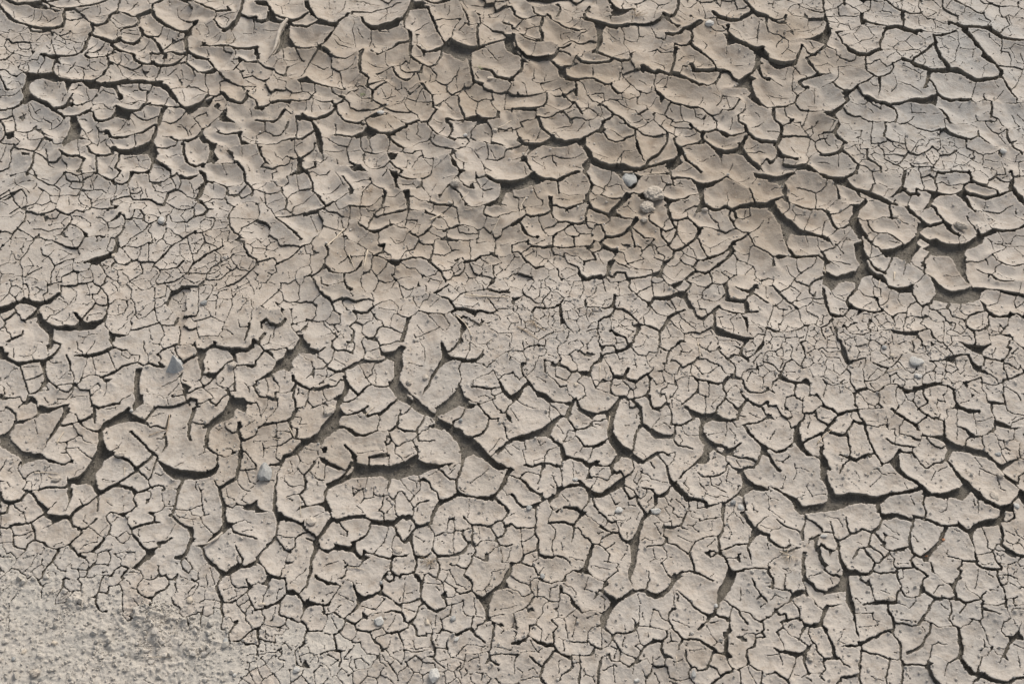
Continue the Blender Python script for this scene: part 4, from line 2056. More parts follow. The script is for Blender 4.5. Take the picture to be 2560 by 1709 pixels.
(2,1):"""h 0 2 4 2 8 8 14 10 18 17 14 14 10 11 6 8
2 8 8 18 8 28 6
2 8 9 0 18
3 39 0 36 7 30 10 27 16 20 19 18 26 12 30 4 35 0 37
h 40 0 46 0 48 4 56 8 60 8 54 11 50 10 42 10 38 14 32 20 34 24 30 28 26 26 20 28 12 32 6 35 14 28 18 22 22 18 28 14 34 8 39 4
2 46 4 52 7 58 9 64 5
2 70 0 70 5 74 8 82 8 88 10
1.5 88 10 90 2
1.5 72 9 71 14 68 20 62 25 54 26 52 24 51 18
1.5 58 9 57 14 62 17
1.5 52 26 51 30 46 34
1 53 27 53 34
1 44 15 48 18 51 19
2 66 24 72 28 80 27
1.5 65 26 65 32 62 37 58 39
1.5 80 27 72 30 66 34
1.5 84 0 82 6
1.5 96 0 99 6 100 10 98 14
1.5 100 9 106 8 112 6
2 112 0 113 5 116 10 122 10 129 8 132 4
h 112 2 116 9 122 10 130 8 133 2 137 4 135 10 135 22 132 30 130 34 133 42 136 46 142 52 150 58 158 64 163 66 166 62 174 58 180 52 184 44 186 38 190 44 192 52 196 56 204 58 200 61 194 62 186 58 180 62 172 66 166 68 172 72 178 76 186 80 192 86 200 90 206 96 212 102 218 108 224 113 228 118 222 118 216 114 208 108 200 104 194 106 190 112 190 104 186 96 180 88 172 80 165 74 162 70 154 66 146 62 140 58 134 55 126 48 122 42 122 38 126 32 126 24 127 18 120 14 114 12
1.5 115 3 122 2 128 0
2.5 119 16 112 18 104 18 96 16 90 20 84 24 80 25
h 81 25 88 23 94 18 100 17 108 18 98 19 92 22 88 25 82 27
2 80 25 82 30 80 36
2.5 80 32 84 38 88 44 94 50
h 82 34 86 38 86 44 84 48 80 52 80 56 77 60 80 66 84 68 78 70 76 74 76 78 82 80 74 82 68 86 62 90 60 98 66 96 66 102 62 102 60 94 50 92 48 94 44 96 44 92 50 88 56 84 60 78 66 70 72 64 74 56 80 48 83 42
1.5 96 22 99 30 104 38 109 42 114 43
1.5 109 21 106 26 106 30
2.5 84 56 90 54 96 48 102 42 106 40 112 42 120 42 124 38
1.5 134 10 132 30
3 171 2 173 6 175 11 180 16 188 17 196 18 204 16 208 12
h 171 6 176 12 184 17 196 18 205 16 200 20 190 20 180 18 174 20 168 26 162 34 160 40 156 45 152 50 154 44 158 38 160 32 166 24 170 16
t1 154 6 155 14 154 21
t1 154 6 150 0
1.5 187 0 183 4 179 8
1.5 196 0 196 8 194 13
1.5 194 8 188 10 182 12
1.5 208 12 208 8 202 6 198 2
3 130 34 134 40 142 48 150 55 158 62 163 66
3 165 60 172 56 180 50 186 44
1.5 189 21 186 26 188 34 187 42
1.5 198 42 199 36 206 32 214 30 218 27
2 200 41 208 42 216 43 222 42
2.5 223 36 226 42 232 48 235 50
h 223 38 226 40 230 47 235 50 235 53 230 50 226 45
1.5 223 36 220 32 219 28
1.5 224 34 228 30 235 29
1.5 211 24 208 20 202 20
1.5 211 24 218 18 224 13
1 230 10 233 14 232 18
2 220 52 214 54 206 57 198 54 192 50
2 192 62 190 66 188 70 183 72
2 207 62 211 67 216 71 222 70
2 214 71 212 78 208 84 200 88 196 89
2 229 65 232 60 235 57
h 228 64 232 68 235 70 235 75 230 71
1.5 224 65 230 66
1.5 218 56 222 62 226 64
1.5 229 78 230 86 233 92 227 97 222 102
3 231 92 226 98 222 103
2 0 46 3 50 8 51 14 53 20 53
1.5 10 50 12 44 10 38
1.5 20 53 20 60 16 66 12 70
1 11 54 10 60 4 68
1.5 0 55 3 62 4 70
2 18 47 26 47 32 46 36 40
h 35 40 37 42 36 50 38 58 39 62 36 68 32 72 28 73 34 68 37 64 35 56 33 50
3 37 64 33 70 28 73 20 75 12 76 8 77
1.5 10 72 8 77 2 80
1.5 16 34 21 41
3 33 31 34 36 42 41 50 44 58 44 66 41
h 34 32 37 38 44 42 52 44 60 44 54 46 46 44 38 41 34 37
1.5 49 46 48 53 44 60
1.5 48 54 52 60
1.5 61 43 62 50 66 55 72 54 76 50
2 62 42 68 42 74 41 77 35
2 82 36 82 44 78 50 73 54
1.5 50 61 58 58 64 56
1.5 62 57 66 60
1.5 62 39 56 40 50 43
2.5 30 74 34 79 38 80 37 86
2 31 74 32 82 34 88 40 90 46 90
1.5 19 77 19 88 20 96 18 106
1.5 6 93 6 106
1.5 6 98 14 97 24 96 32 90
1.5 20 83 28 83 32 84
1.5 16 88 22 90
h 35 88 42 90 50 88 44 92 40 98 36 102 30 103 36 98 42 92
3 45 91 41 98 36 102 30 104 26 105 24 110 18 113 12 113
h 12 113 18 113 24 108 24 112 20 118 20 126 19 134 20 142 19 150 20 156 15 156 16 146 17 138 18 126 20 118 22 114
1.5 46 76 40 76 42 70 36 68
1.5 38 104 42 110 48 114 54 110 58 106 62 107
2.5 54 112 50 118 44 124 46 130 45 136 40 140
h 58 107 62 107 66 109 72 112 76 115 82 118 76 118 70 115 64 113 60 111
1.5 40 140 34 141 28 142
2 40 140 43 146 46 150
h 36 156 42 151 50 150 58 147 62 146 62 138 64 134 68 132 76 128 82 124 88 120 90 114 94 112 102 114 116 113 126 114 136 111 144 108 150 110 158 114 170 112 178 112 170 116 160 118 150 122 140 122 130 126 122 126 116 124 106 124 96 124 88 125 80 130 70 134 66 136 64 144 68 152 70 157 64 157 62 152 56 150 48 152
3 65 131 72 128 78 125 83 120 88 112
3 88 112 94 116 102 116 110 115 122 115 130 113 138 110 146 105
2.5 148 108 154 112 162 113 172 113 180 111
3 82 95 86 100 90 106 92 110 90 114
h 88 101 94 106 93 110 88 108
2 104 107 112 105 120 104
3 76 78 84 80 90 84 96 86 104 84 110 82
h 80 80 88 82 94 86 102 86 110 82 116 84 110 84 100 88 92 88
2.5 110 82 118 83 124 81 130 76 132 68
1.5 111 81 112 76 113 70
1.5 132 68 133 63 131 62
1.5 133 68 140 63
2.5 84 68 92 66 98 64 102 60
3 102 69 108 67 114 66 120 62 126 56 130 52
2 122 84 124 90 122 94
1.5 120 88 119 96 122 104 122 110
1.5 122 84 126 92 130 96 136 92 144 90 150 85
1.5 128 95 128 102 134 106
2 130 79 136 82 146 82
2.5 153 70 150 76 147 81 149 86 149 91
1.5 152 82 158 80 162 75
1.5 149 91 156 90 164 90
1.5 144 92 147 100
2 147 95 148 104 146 108
1.5 116 113 122 125
t1 160 99 160 104
3 163 76 170 80
2.5 166 74 162 78
3 189 100 190 112 188 120 184 128 185 138 178 144 170 146
h 190 108 190 116 187 124 184 130 186 136 190 140 198 142 208 142 216 141 222 136 226 128 230 118 232 120 230 130 224 138 218 146 210 146 202 144 194 143 186 142 180 146 170 150 166 157 162 157 168 146 178 142 184 138 183 128 186 120
2 184 126 178 126 172 120 168 118
1.5 178 117 186 112
2.5 153 125 158 128 160 134 166 138 168 144
h 124 126 122 134 121 140 120 132 122 126
1.5 116 124 122 128
1.5 148 122 150 128 150 134
1.5 150 135 144 142 142 145
1.5 134 130 142 138
1.5 108 134 109 140 116 142 122 142 126 146 130 138 134 138
1.5 134 138 138 144 142 148 144 154 145 157
2 144 153 150 148 158 146
1.5 98 136 100 144 108 143
1.5 118 141 116 150 112 156
1.5 127 146 128 157
1.5 99 144 96 148
1.5 102 128 100 134 94 137
1.5 88 134 90 142
1.5 63 117 62 128
1.5 53 124 58 128 62 128
1.5 42 108 38 116 42 122
1 26 122 34 122 38 118
1 26 128 34 134 40 132
3 216 141 222 146 228 151 232 156
1.5 226 136 230 141 235 140
h 0 151 5 154 12 156 0 157
3 196 88 202 94 208 100 214 106 220 111 228 115 235 117
1.5 198 88 206 84 212 78
1.5 222 72 228 76 229 82
1 218 104 222 98 230 94 235 92
1 230 100 235 104
1 216 48 220 50 224 48""",
(2,2):"""1.5 0 15 6 19 12 21 13 16 10 9
1.5 10 0 10 8 18 4 26 4 30 5 30 0
1 20 0 20 8
1 24 4 32 8 30 12 24 14
1 24 14 36 18 44 22
1.5 44 22 46 16 42 10 42 4 50 1
1.5 44 13 52 13 58 8 62 9
1.5 54 13 56 18 60 21
1 63 0 66 4 60 10
2 62 8 66 12 72 13
1.5 76 12 68 10
1.5 79 0 82 4 86 4
2 87 4 94 4 96 8 104 6 110 2
h 80 4 86 4 82 10 84 14 82 18 78 20 74 22 73 28 74 34 77 40 76 42 74 36 72 32 64 32 60 28 66 27 70 26 71 22 76 18 80 14 82 9
2 36 21 44 22 50 24 54 28 58 28 60 26 68 27
1.5 84 14 86 18 90 24 93 32
3 93 32 97 33 102 32 105 28 106 24
h 93 32 104 32 108 35 114 36 120 31 126 28 132 23 130 26 124 30 118 35 112 38 106 36 104 34 99 35 94 34
1.5 77 42 84 34 88 36 93 34
1.5 77 34 82 38 90 35
2 93 33 91 38 90 44 93 48 99 49 104 49
2.5 99 51 104 49 107 52 112 52 120 50 124 48 126 44 126 36 124 30
h 126 36 128 34 126 42 124 50 127 54 128 58 132 62 136 61 134 63 128 62 126 58 124 52 121 50 126 44
1.5 112 50 111 44 106 40 101 37
1.5 106 48 108 44
1.5 112 37 114 42
2 126 50 127 56 129 61 136 60 140 56 144 56
1.5 125 30 130 36 132 40 138 38
1.5 141 55 142 50 140 48
1.5 136 51 137 44 142 41
2 141 56 145 62 147 72
1.5 145 50 150 52 156 57
1.5 144 52 150 46 152 42
2 158 56 164 50 170 46 171 38 168 34 166 32
1.5 152 42 150 36 156 33 166 32
1.5 148 40 140 36 138 28
2 142 20 143 12 146 6 150 4 154 0
2 135 4 142 8 146 8
1.5 134 10 126 10 123 14 124 19 126 23
1.5 134 10 135 4 135 0
1.5 123 13 115 12 112 8
2 95 10 100 8 108 5 111 2 112 0
h 95 8 104 5 110 2 112 4 104 8 98 10 95 10
1.5 94 10 86 11
1.5 94 8 97 14 98 16 106 15
1.5 140 20 140 26 134 28
1.5 154 4 156 8 154 12 148 14 145 18 150 18 158 24
1.5 156 10 162 11 166 8
1.5 158 24 164 20 172 14
1.5 142 28 146 30 152 30 154 24
1.5 166 32 164 28 165 22 170 16
1.5 149 31 149 38 150 41
2 168 34 174 36 182 37 188 39 194 38 199 33
1.5 180 37 181 44 180 50 172 48 170 44
1.5 177 50 178 60
1.5 190 22 186 26 180 30 174 30 170 24
1.5 172 16 178 16 184 20 192 23 196 30 202 31
2 204 32 206 24 204 20 198 16 192 11 188 6
1.5 170 0 176 6 182 10 186 8
2 198 16 204 12 212 14 217 18
h 212 0 218 0 214 3 212 6 211 12 216 15 222 12 227 4 231 0 232 4 228 8 222 13 216 17 211 14 208 12
1.5 204 31 211 33 212 28 218 25 226 26 226 30
2 202 32 212 34 214 42 218 46 228 47 233 46 235 42
2 210 46 212 50 222 58 228 60 235 55
2.5 199 33 194 40 194 44 197 48 195 54 189 59 188 64
1.5 197 47 202 42 206 40 212 46
2 197 52 202 56 206 60
3 159 60 164 63 172 65 180 66 188 64
h 160 60 164 64 172 66 184 67 189 66 192 69 197 71 190 72 184 71 178 73 176 76 176 82 180 88 186 92 192 94 196 96 194 98 188 97 182 102 182 108 178 112 170 112 162 118 154 126 151 127 156 121 164 114 170 108 176 102 176 96 172 88 171 80 173 74 172 70 166 70 162 66
3 188 66 193 70 200 72 207 70 208 66 210 60 214 56
2 207 66 214 68
1.5 197 72 197 78 195 86
2 229 60 232 66 235 70
2.5 232 71 226 74 220 75 213 76
1.5 203 73 206 78 213 76
h 213 76 217 80 224 88 230 95 235 100 235 106 230 104 228 98 222 90 216 82
2.5 213 76 216 82 222 88 228 94 235 98
2 210 92 205 96 202 100
3 175 85 180 90 186 93 193 95 198 99 203 98
h 194 98 198 100 204 102 200 104 196 104 198 110 204 114 212 116 216 124 224 130 232 132 235 134 235 138 228 138 220 138 214 142 206 140 210 134 212 128 210 122 208 118 202 114 196 108 193 102
2 202 104 210 106 219 107
3 209 117 216 114 222 114
2.5 222 114 226 108 230 102
2 188 100 194 104
2 198 112 196 118 190 122 182 124 176 124 171 121
1.5 182 124 182 132 188 134 196 138
1.5 172 130 178 138
2 194 147 200 144 206 140
2 194 147 192 157
h 192 146 196 149 194 157 191 157
3 149 130 156 137 162 144 170 146 177 147
h 146 127 152 131 160 140 166 146 160 147 156 142 150 136 146 132
1.5 162 147 163 156
3 146 130 144 124 142 116 141 113
2 141 113 137 108 134 104
1.5 144 113 148 108 150 101 142 103
2 146 133 142 138 136 141 131 140
h 130 140 138 141 144 138 146 134 144 140 138 143 134 143 134 148 130 152 128 157 125 157 130 150
2 120 134 128 136 132 140
2 106 133 112 136 114 142 116 148 120 154 123 157
1.5 123 141 118 144 115 142
h 100 124 104 124 103 132 100 133 98 130
2.5 100 132 104 138 108 144
2 104 124 98 118
2 108 121 112 116 110 108
3 120 110 126 106 132 102 138 101
3 93 84 98 92 104 98 110 102 116 107 120 109
h 87 62 92 58 98 50 101 50 98 58 94 66 93 74 93 84 96 90 102 96 108 102 116 107 120 110 116 112 112 108 106 106 100 106 98 109 94 112 92 116 96 120 92 122 88 116 92 108 96 104 92 96 88 90 87 80 88 72 86 66
2.5 111 98 112 90 114 82 117 76
h 112 92 114 82 117 76 121 75 130 80 138 84 148 85 148 88 140 89 132 88 126 82 119 78 116 80 113 88
2.5 119 75 127 79 136 84 144 86 149 84 149 80
2.5 112 54 118 60 119 70 119 75
1.5 108 54 109 60 112 60
2.5 146 75 152 76 160 74 167 71
2 148 90 152 95 160 96 166 98
1.5 148 90 149 86
1.5 156 81 160 86 168 86
1.5 130 76 134 70 141 68
2 58 52 62 60 70 64 78 65 86 63
h 58 52 56 58 54 64 52 68 54 74 57 78 54 74 50 68 48 68 50 62 54 56 54 52
h 60 60 68 65 76 66 86 63 88 64 86 65 78 66 74 70 70 67 64 64
1.5 76 42 82 44 90 47 94 49
1.5 50 40 52 48 56 52
2 50 40 44 42 40 36 36 32 30 27 30 17
1.5 60 37 66 42 67 50 65 52
1.5 40 25 40 32
1.5 40 32 50 36 54 30
1.5 23 16 21 24 14 30
3 8 24 10 30 16 38 22 45 30 48 38 54 46 55 52 56
h 20 44 28 47 34 52 44 55 34 56 30 52 24 50
1.5 35 57 34 64 33 70
1.5 35 57 42 62 46 69
h 4 46 10 40 14 36 17 38 12 42 8 46 9 48 4 54 0 58 0 48
1.5 4 54 10 58 18 62 28 62
1.5 0 28 6 35
1.5 0 50 6 46 10 46
h 0 89 8 87 16 86 24 84 32 80 38 74 43 69 45 70 40 76 36 82 34 87 26 88 20 90 12 91 0 91
3 0 89 8 87 17 85 26 82 34 76 41 70 44 69
2 44 69 48 68 52 64
2 51 68 54 74 58 80 66 79 72 76
1.5 58 80 58 86 54 90 48 92
1.5 52 82 46 93
1.5 73 76 74 72 82 72
1.5 72 74 78 78
3 33 86 38 92 44 96 46 100 48 105 56 106 64 108 70 112 78 110
h 42 92 46 96 50 105 60 108 70 113 74 113 71 118 72 124 74 126 70 126 70 116 62 110 52 107 46 110 44 116 45 108 43 100
2 58 86 62 90 66 96 74 96
h 74 95 82 91 87 88 86 93 80 97 74 98
1.5 75 97 71 106
1.5 66 95 62 100
1.5 12 92 13 100
1.5 10 100 12 108 13 114
2 12 114 18 115 26 113 34 112 40 114 44 114
1.5 30 113 30 106 32 102
1.5 41 98 34 100
1 20 110 28 108
2 30 114 26 122 24 130
1.5 28 113 27 120
1.5 44 116 46 128
1.5 55 116 56 124 58 128
1.5 37 123 40 130 42 134
3 42 134 48 134 54 132 62 132
h 40 135 44 135 54 133 62 132 68 136 72 142 70 148 66 154 62 157 68 150 70 142 66 136 60 134 50 135 44 138 42 142 38 144 34 150 42 156 36 154 33 146 26 150 22 153 16 151 8 152 4 146 8 150 16 149 26 146 34 142 40 140
3 0 124 6 126 12 130 18 136 26 140 30 145 38 142
2 10 122 6 126
1.5 8 123 14 120 21 122
1.5 27 138 26 144
3 0 140 4 146 8 150
3 62 128 67 134 74 139 82 139 90 134 98 128 101 124
h 74 140 84 139 94 132 100 128 100 133 92 138 84 142 76 144 72 142 76 148 80 157 76 153 72 146
1.5 71 118 68 127
1.5 74 124 80 125 88 127
1.5 78 126 74 132
2 90 114 80 114 76 113
1.5 114 130 112 126 116 118
t1 119 117 118 124 114 132
1.5 125 121 128 126 136 128
1.5 122 134 130 136
1.5 91 144 94 150 98 148
1.5 141 144 144 150 148 153
1.5 170 153 180 151 190 148
1.5 212 145 214 150 215 156
1 0 8 10 9
1.5 46 16 40 21
1.5 210 8 204 4
1.5 183 0 178 8
1.5 190 10 190 4
1.5 232 12 230 22
1 224 20 226 26
t1 40 112 46 118
3 43 154 50 152 58 153""",
(2,3):"""1 0 10 6 10 12 7 13 0
1.5 13 7 13 15 8 14
2 30 2 33 8 34 14 31 20 32 25
1.5 20 4 22 8 20 14 22 18 28 22 32 25
2 22 18 16 20 13 28 10 32
3 10 32 17 36 24 38 31 38 35 35
h 10 33 16 36 24 38 32 39 26 40 18 38 10 35 6 38 3 43 4 38 8 34
1.5 32 25 36 24
h 67 0 70 4 72 10 74 16 78 18 76 21 72 19 69 14 67 8
1.5 77 18 84 16 90 15 90 20 87 25
1.5 66 8 56 10 50 6
1 46 8 50 14 46 18
1.5 60 20 60 26 66 30 72 24
1.5 50 34 54 38 60 39 66 38 70 34
1.5 54 39 52 46 50 50
1.5 87 25 88 32 90 38 91 42
2 68 38 72 42 78 47 79 50
h 78 46 84 43 90 42 92 44 84 46 79 50
2 79 47 84 43 91 42
2 79 50 79 56 81 61
h 77 47 80 50 80 60 78 54
1.5 76 28 76 36 80 42
2 91 42 96 46 102 46 107 41 112 40 118 41 122 44
3 122 44 128 46 134 46 134 43
h 122 44 128 46 134 45 134 43 142 42 150 40 158 38 156 41 146 43 138 46 134 48 128 49 124 47
2 134 43 142 41 150 39 158 38
2 158 40 166 42 171 45
1.5 89 36 98 35 106 31 110 26
2 97 20 104 23 112 24 118 18
2 118 18 122 12 128 10 133 10
1.5 133 10 134 4 132 0
1.5 118 18 125 27 132 30 136 26
1.5 136 22 136 26
1.5 117 29 120 34 126 38 124 42
1.5 112 32 112 40
1.5 140 4 146 4 152 4
1.5 150 0 158 6 166 7 170 12
2 149 19 156 18 162 16 168 13
h 156 18 166 15 170 13 170 20 164 18
2 170 14 176 12 182 12
1.5 164 6 170 0
1.5 160 0 165 5
h 176 0 184 4 192 5 198 4 204 2 198 8 196 12 198 14 194 11 186 8 180 4
2 204 2 198 4 190 4 182 3 176 0
2 198 14 206 16 214 18 216 16
2.5 216 18 217 26 219 31
2 216 17 220 12 223 7
2 219 6 221 0
2 224 0 230 4 235 8
2 184 12 188 18 192 22 198 22 199 14
h 184 13 190 20 196 23 197 26 202 30 194 28 188 25 186 20
1.5 198 26 204 30 210 34
1.5 190 26 196 34 186 36
1.5 172 14 172 20 176 30 180 26
1.5 164 20 163 28 168 30 173 26
1.5 144 24 144 30 152 28 154 22 150 19
1.5 154 28 153 38
1.5 141 33 141 40
1.5 158 38 162 34 163 30
1.5 171 46 176 44 180 38
h 182 36 184 40 182 44 180 42
1.5 182 44 186 48 186 52
2.5 171 48 171 54 176 60 182 63 188 63 194 63
h 171 52 176 60 184 64 194 65 184 67 178 64 168 62 172 60
1.5 184 46 192 53 200 57 203 57
1.5 196 35 196 44 200 48 202 57
2 216 37 216 46 218 54 218 57
2.5 216 36 224 33 230 30 235 28
2.5 203 56 210 56 218 57
1.5 220 20 226 24 230 26 232 22
1.5 198 38 206 40 214 38
1.5 220 42 228 48 232 54
h 204 56 207 58 207 66 210 72 216 74 224 78 235 78 226 80 218 80 210 78 208 82 200 86 190 87 186 87 192 86 200 84 207 78 208 72 205 64 204 60
1.5 218 57 220 63 226 66 235 68
1.5 224 74 235 70
2 181 80 184 84 188 86
1.5 173 69 174 78 180 80
t1 174 78 173 90
1.5 190 72 191 78 194 82
2.5 161 74 162 82 162 88
h 141 85 148 87 158 87 162 86 166 90 174 94 182 96 190 98 198 100 204 104 210 110 216 114 210 114 204 108 200 106 192 104 184 101 176 100 170 99 168 104 166 108 170 113 176 122 182 128 188 134 194 138 200 146 208 150 214 153 210 154 200 150 192 146 186 138 182 144 178 146 170 144 160 144 150 142 144 142 140 142 142 136 146 138 148 140 158 140 168 138 177 134 178 132 174 126 170 118 166 112 163 106 165 98 160 92 150 89 142 88
3 114 63 118 66 124 70 130 74 135 77
h 114 63 120 66 128 71 135 76 141 85 136 82 132 77 124 72 116 67
1.5 171 45 170 52
1.5 164 42 164 48 160 50 162 56 154 54
2 142 42 142 50 146 56
1.5 146 57 138 62 136 64
1.5 134 48 132 54 136 61 140 66 146 70 152 72
1.5 124 46 128 54 134 57
1.5 154 54 154 62 158 68 156 70
2 152 71 158 73 161 74
2 135 77 140 73 144 71
1.5 164 64 165 70 161 74
1.5 164 64 170 62
1.5 117 46 117 54 120 60
1.5 101 46 103 52 101 58
1.5 84 49 90 56 92 62
1.5 90 56 98 60
2 66 68 72 66 80 64 88 62 98 62 106 62
3 50 60 58 62 64 68
2 64 68 72 65
1.5 54 60 48 60 44 64 43 68
1.5 33 67 40 66 44 64
2 45 48 48 54 52 60
1.5 45 50 38 48
1.5 32 67 32 58 33 52 34 50 44 49
2 32 55 26 52 24 46 26 42
1.5 16 52 26 50
1.5 15 58 20 64 22 70
1.5 15 64 24 64 32 67
1.5 0 59 8 60 10 64 12 68 18 72 20 78
1.5 0 66 6 72
2 33 67 31 72 26 77 21 80
h 24 78 30 74 28 80 30 90 34 98 40 104 48 106 47 102 49 98 50 100 52 106 54 112 60 118 53 118 54 126 58 134 62 140 70 140 80 139 90 140 100 141 108 140 116 138 126 137 136 134 137 132 132 128 126 126 120 122 116 118 112 112 116 108 121 100 122 98 120 104 121 112 122 118 128 124 138 130 144 136 140 138 130 140 118 141 112 142 106 146 102 148 105 157 100 157 99 150 92 148 82 148 74 150 66 154 56 155 40 156 30 157 24 154 22 148 18 144 10 138 0 133 0 131 8 133 16 138 26 143 32 150 36 149 46 148 55 146 56 140 54 132 48 126 48 118 48 108 44 106 36 106 32 102 26 96 23 92 23 84
2.5 20 95 14 100 8 102 2 98
2 10 100 20 96 24 92
2.5 0 103 4 110 8 116 12 118
h 0 104 4 112 10 117 8 117 3 112 0 107
h 64 68 62 74 56 80 50 86 44 88 50 84 56 76 60 70
2.5 36 91 44 88 50 84
2 49 88 50 94 49 98
1.5 43 66 46 72 50 74
1.5 38 72 36 80
3 48 98 50 104 53 110 57 118
3 53 118 53 126 58 134 62 140
2.5 88 76 89 82 92 90 95 98 97 102
2 82 64 84 70 88 75
2 79 74 86 76
1.5 77 66 76 70 79 74
2 72 86 74 94 75 102
2 58 84 66 86 71 86 72 82 76 78
3 66 104 73 107 80 109
3 80 109 86 106 92 104
2 75 108 68 114 66 122
1.5 88 108 96 102
2 97 102 102 107 104 110
3 104 112 110 110 116 106 121 100
1.5 104 114 100 116 96 117
1.5 100 116 104 121 108 123
1.5 92 78 100 80 102 78
1.5 124 74 120 80 120 86
1.5 108 78 110 82 116 82
1.5 110 72 108 80
2 108 90 114 94 122 96 130 97 134 97
1.5 134 97 132 102
2.5 124 102 132 102 136 107 142 114 146 117 152 111 158 110
1.5 132 90 140 92 140 88
1.5 116 82 116 92
1.5 121 86 130 88 134 90
t1 153 119 151 125 149 129
1.5 146 90 152 96 160 98
2 181 95 182 90 185 87
1.5 196 86 198 96
1.5 206 84 210 90 212 96
1.5 210 91 218 92 226 90 226 84
1.5 216 92 218 98 222 100
1.5 231 92 230 100
2 201 104 203 108 208 111 214 114 222 110 230 108
2 230 100 232 106 235 107
1.5 216 106 214 100
h 206 110 214 114 222 110 230 107 224 112 218 116 214 120 218 124 226 130 230 134 235 138 235 150 228 142 230 136 222 130 214 124 212 118
2.5 216 122 222 126 228 130
2 230 130 230 124 235 120
1.5 210 128 212 136 216 138
1.5 194 116 200 119 206 122 210 124
2 230 142 225 147
2 143 142 142 150 145 157
1.5 164 146 163 154 158 157
1.5 192 147 192 157
2 214 152 220 153 224 150
h 210 154 220 154 226 150 226 157 212 157
1 28 142 34 140
1 24 112 26 120 23 126
1 30 116 38 120
1 80 120 84 126
1.5 0 20 6 24 10 28
1.5 0 44 6 48
1.5 108 0 106 8
1 138 12 144 10
1.5 6 82 2 90
1 38 46 40 38 36 40""",
(3,0):"""1.5 22 0 24 6 25 9
2.5 38 3 33 7 29 9
h 44 0 50 2 56 3 60 2 64 4 66 10 68 14 65 10 62 7 58 6 54 8 48 10 47 7 42 4 40 1
3 0 13 6 14 10 12 16 11 24 10 29 9
2.5 29 9 31 16 31 25
2 31 25 26 28 24 33 16 32 12 30 12 20 10 13
2.5 31 25 38 27 44 31 52 33 58 31 63 29 69 24 74 19
2 74 19 74 14 68 12
2 72 15 78 15 84 10 88 6
1.5 64 4 68 12
1.5 18 21 28 17
t1 39 15 50 10
3 54 33 52 38 49 43 46 47 42 51 40 54
2 40 54 38 59 35 62 36 66
3 63 29 66 33 70 37 74 41 78 42
h 62 28 67 32 72 38 76 42 73 42 68 37 64 33
2 74 38 82 37 88 33 93 29 97 24 100 19
3 84 36 90 32 96 26
2 100 19 102 12 98 8 97 4 102 0
1.5 94 23 88 20 84 16 82 15
1.5 100 19 106 23 110 27 114 30 119 26 121 20
1.5 119 20 116 17 112 20
h 106 0 116 0 118 4 118 8 121 14 124 20 128 24 131 30 136 33 142 32 147 30 142 34 141 38 137 42 132 46 128 50 124 52 120 51 124 49 130 43 134 38 133 34 128 30 124 24 121 17 118 10 116 4 110 2
2 112 50 106 54 102 59
2 112 50 119 51 115 55 112 60
1.5 100 59 96 58 90 58 84 61 80 60 77 60
2 96 58 93 66 91 73 88 78 88 84 90 88 94 91 98 90
1.5 91 74 100 75
1.5 88 77 83 79
1.5 124 51 130 54 131 60 127 64 126 70
2 126 70 130 76 136 78 140 77
1.5 120 69 126 70
1.5 131 60 136 62 141 60 144 57
2 144 48 146 58 152 57 154 60 159 60 163 56
1.5 154 60 154 66
2 140 77 143 73 151 70
2 138 78 139 83 138 86
1.5 138 84 130 85 124 87 119 95
1 127 84 123 79
1.5 113 72 113 86 113 95 116 99 122 97
1.5 100 69 108 67 111 67 113 74
1.5 109 67 114 60
2 137 0 141 4 141 9 130 12 125 14
3 145 28 152 27 158 23
2 142 9 147 9
3 156 2 162 7 168 12 172 13 175 18 176 24
h 156 2 162 6 168 11 176 13 178 16 177 22 180 24 176 26 174 22 173 15 168 13 161 8
3 174 28 172 34 168 38 160 41
2 169 39 173 45 176 50
1.5 166 40 165 46 168 51 173 55
1.5 176 2 184 4 192 2
1.5 184 4 186 10 192 16
h 204 0 208 0 209 8 214 10 218 9 212 13 206 18 200 22 195 25 190 29 185 32 179 30 188 28 193 23 199 17 204 12 205 6
h 185 31 188 32 190 38 193 43 198 47 203 52 208 55 211 55 207 58 203 60 202 56 198 52 191 46 187 38
1.5 190 46 185 50 182 53 182 60 178 63
1.5 176 51 182 53
1.5 189 57 190 68
h 203 56 208 54 212 50 218 46 226 47 235 42 235 48 228 50 221 51 215 54 211 57 206 58
2 216 30 219 36 223 42
1.5 217 40 219 46
2 215 17 222 20 230 22 235 24
1.5 217 9 224 7 230 10
2.5 203 59 200 64 199 68
h 197 67 200 67 203 76 206 82 202 82 199 74
2.5 204 82 204 90 205 95
2 204 82 212 82 219 78 225 74 229 68 227 64 226 60
1.5 211 58 212 64 216 69 224 69
h 227 66 232 66 229 71 227 73 228 78 232 84 235 88 230 85 228 80 226 74
1.5 205 95 212 96 215 100 218 99
2 218 99 214 106 210 110 211 117
1.5 205 95 204 102 203 107 211 108
2 211 119 218 118 222 117
2 222 117 226 122 231 121
2 222 117 228 110 235 106
1.5 228 86 225 92 222 90
1.5 225 98 230 103
1.5 228 80 219 86 216 80
1.5 204 88 197 88 195 88
1.5 197 88 196 93 190 95
1.5 204 82 198 81 195 88
1.5 160 64 162 72 158 78 160 84 166 88 165 92 170 97 176 95 182 91
1.5 161 60 162 66 170 66 177 60
1 170 80 178 74 182 66
1.5 187 86 184 96 184 105
1 172 97 174 104
1.5 0 60 4 57 8 53 10 51
1.5 10 51 18 52 22 56 25 61 31 58
1.5 10 51 14 46 15 42
1 34 38 30 46 25 51
1.5 15 42 20 38 24 34
1 10 36 15 42
1.5 18 71 14 76 10 81
1 10 64 6 70 0 72
1 0 28 8 27
1.5 40 66 37 72 37 80
1.5 40 66 46 64
1 64 62 60 60 62 50 65 47 66 52 72 53
1.5 59 61 58 68 56 72
2.5 59 62 58 68
1.5 56 72 52 80 52 85 60 84 66 78 68 72
1.5 59 68 64 73 67 74
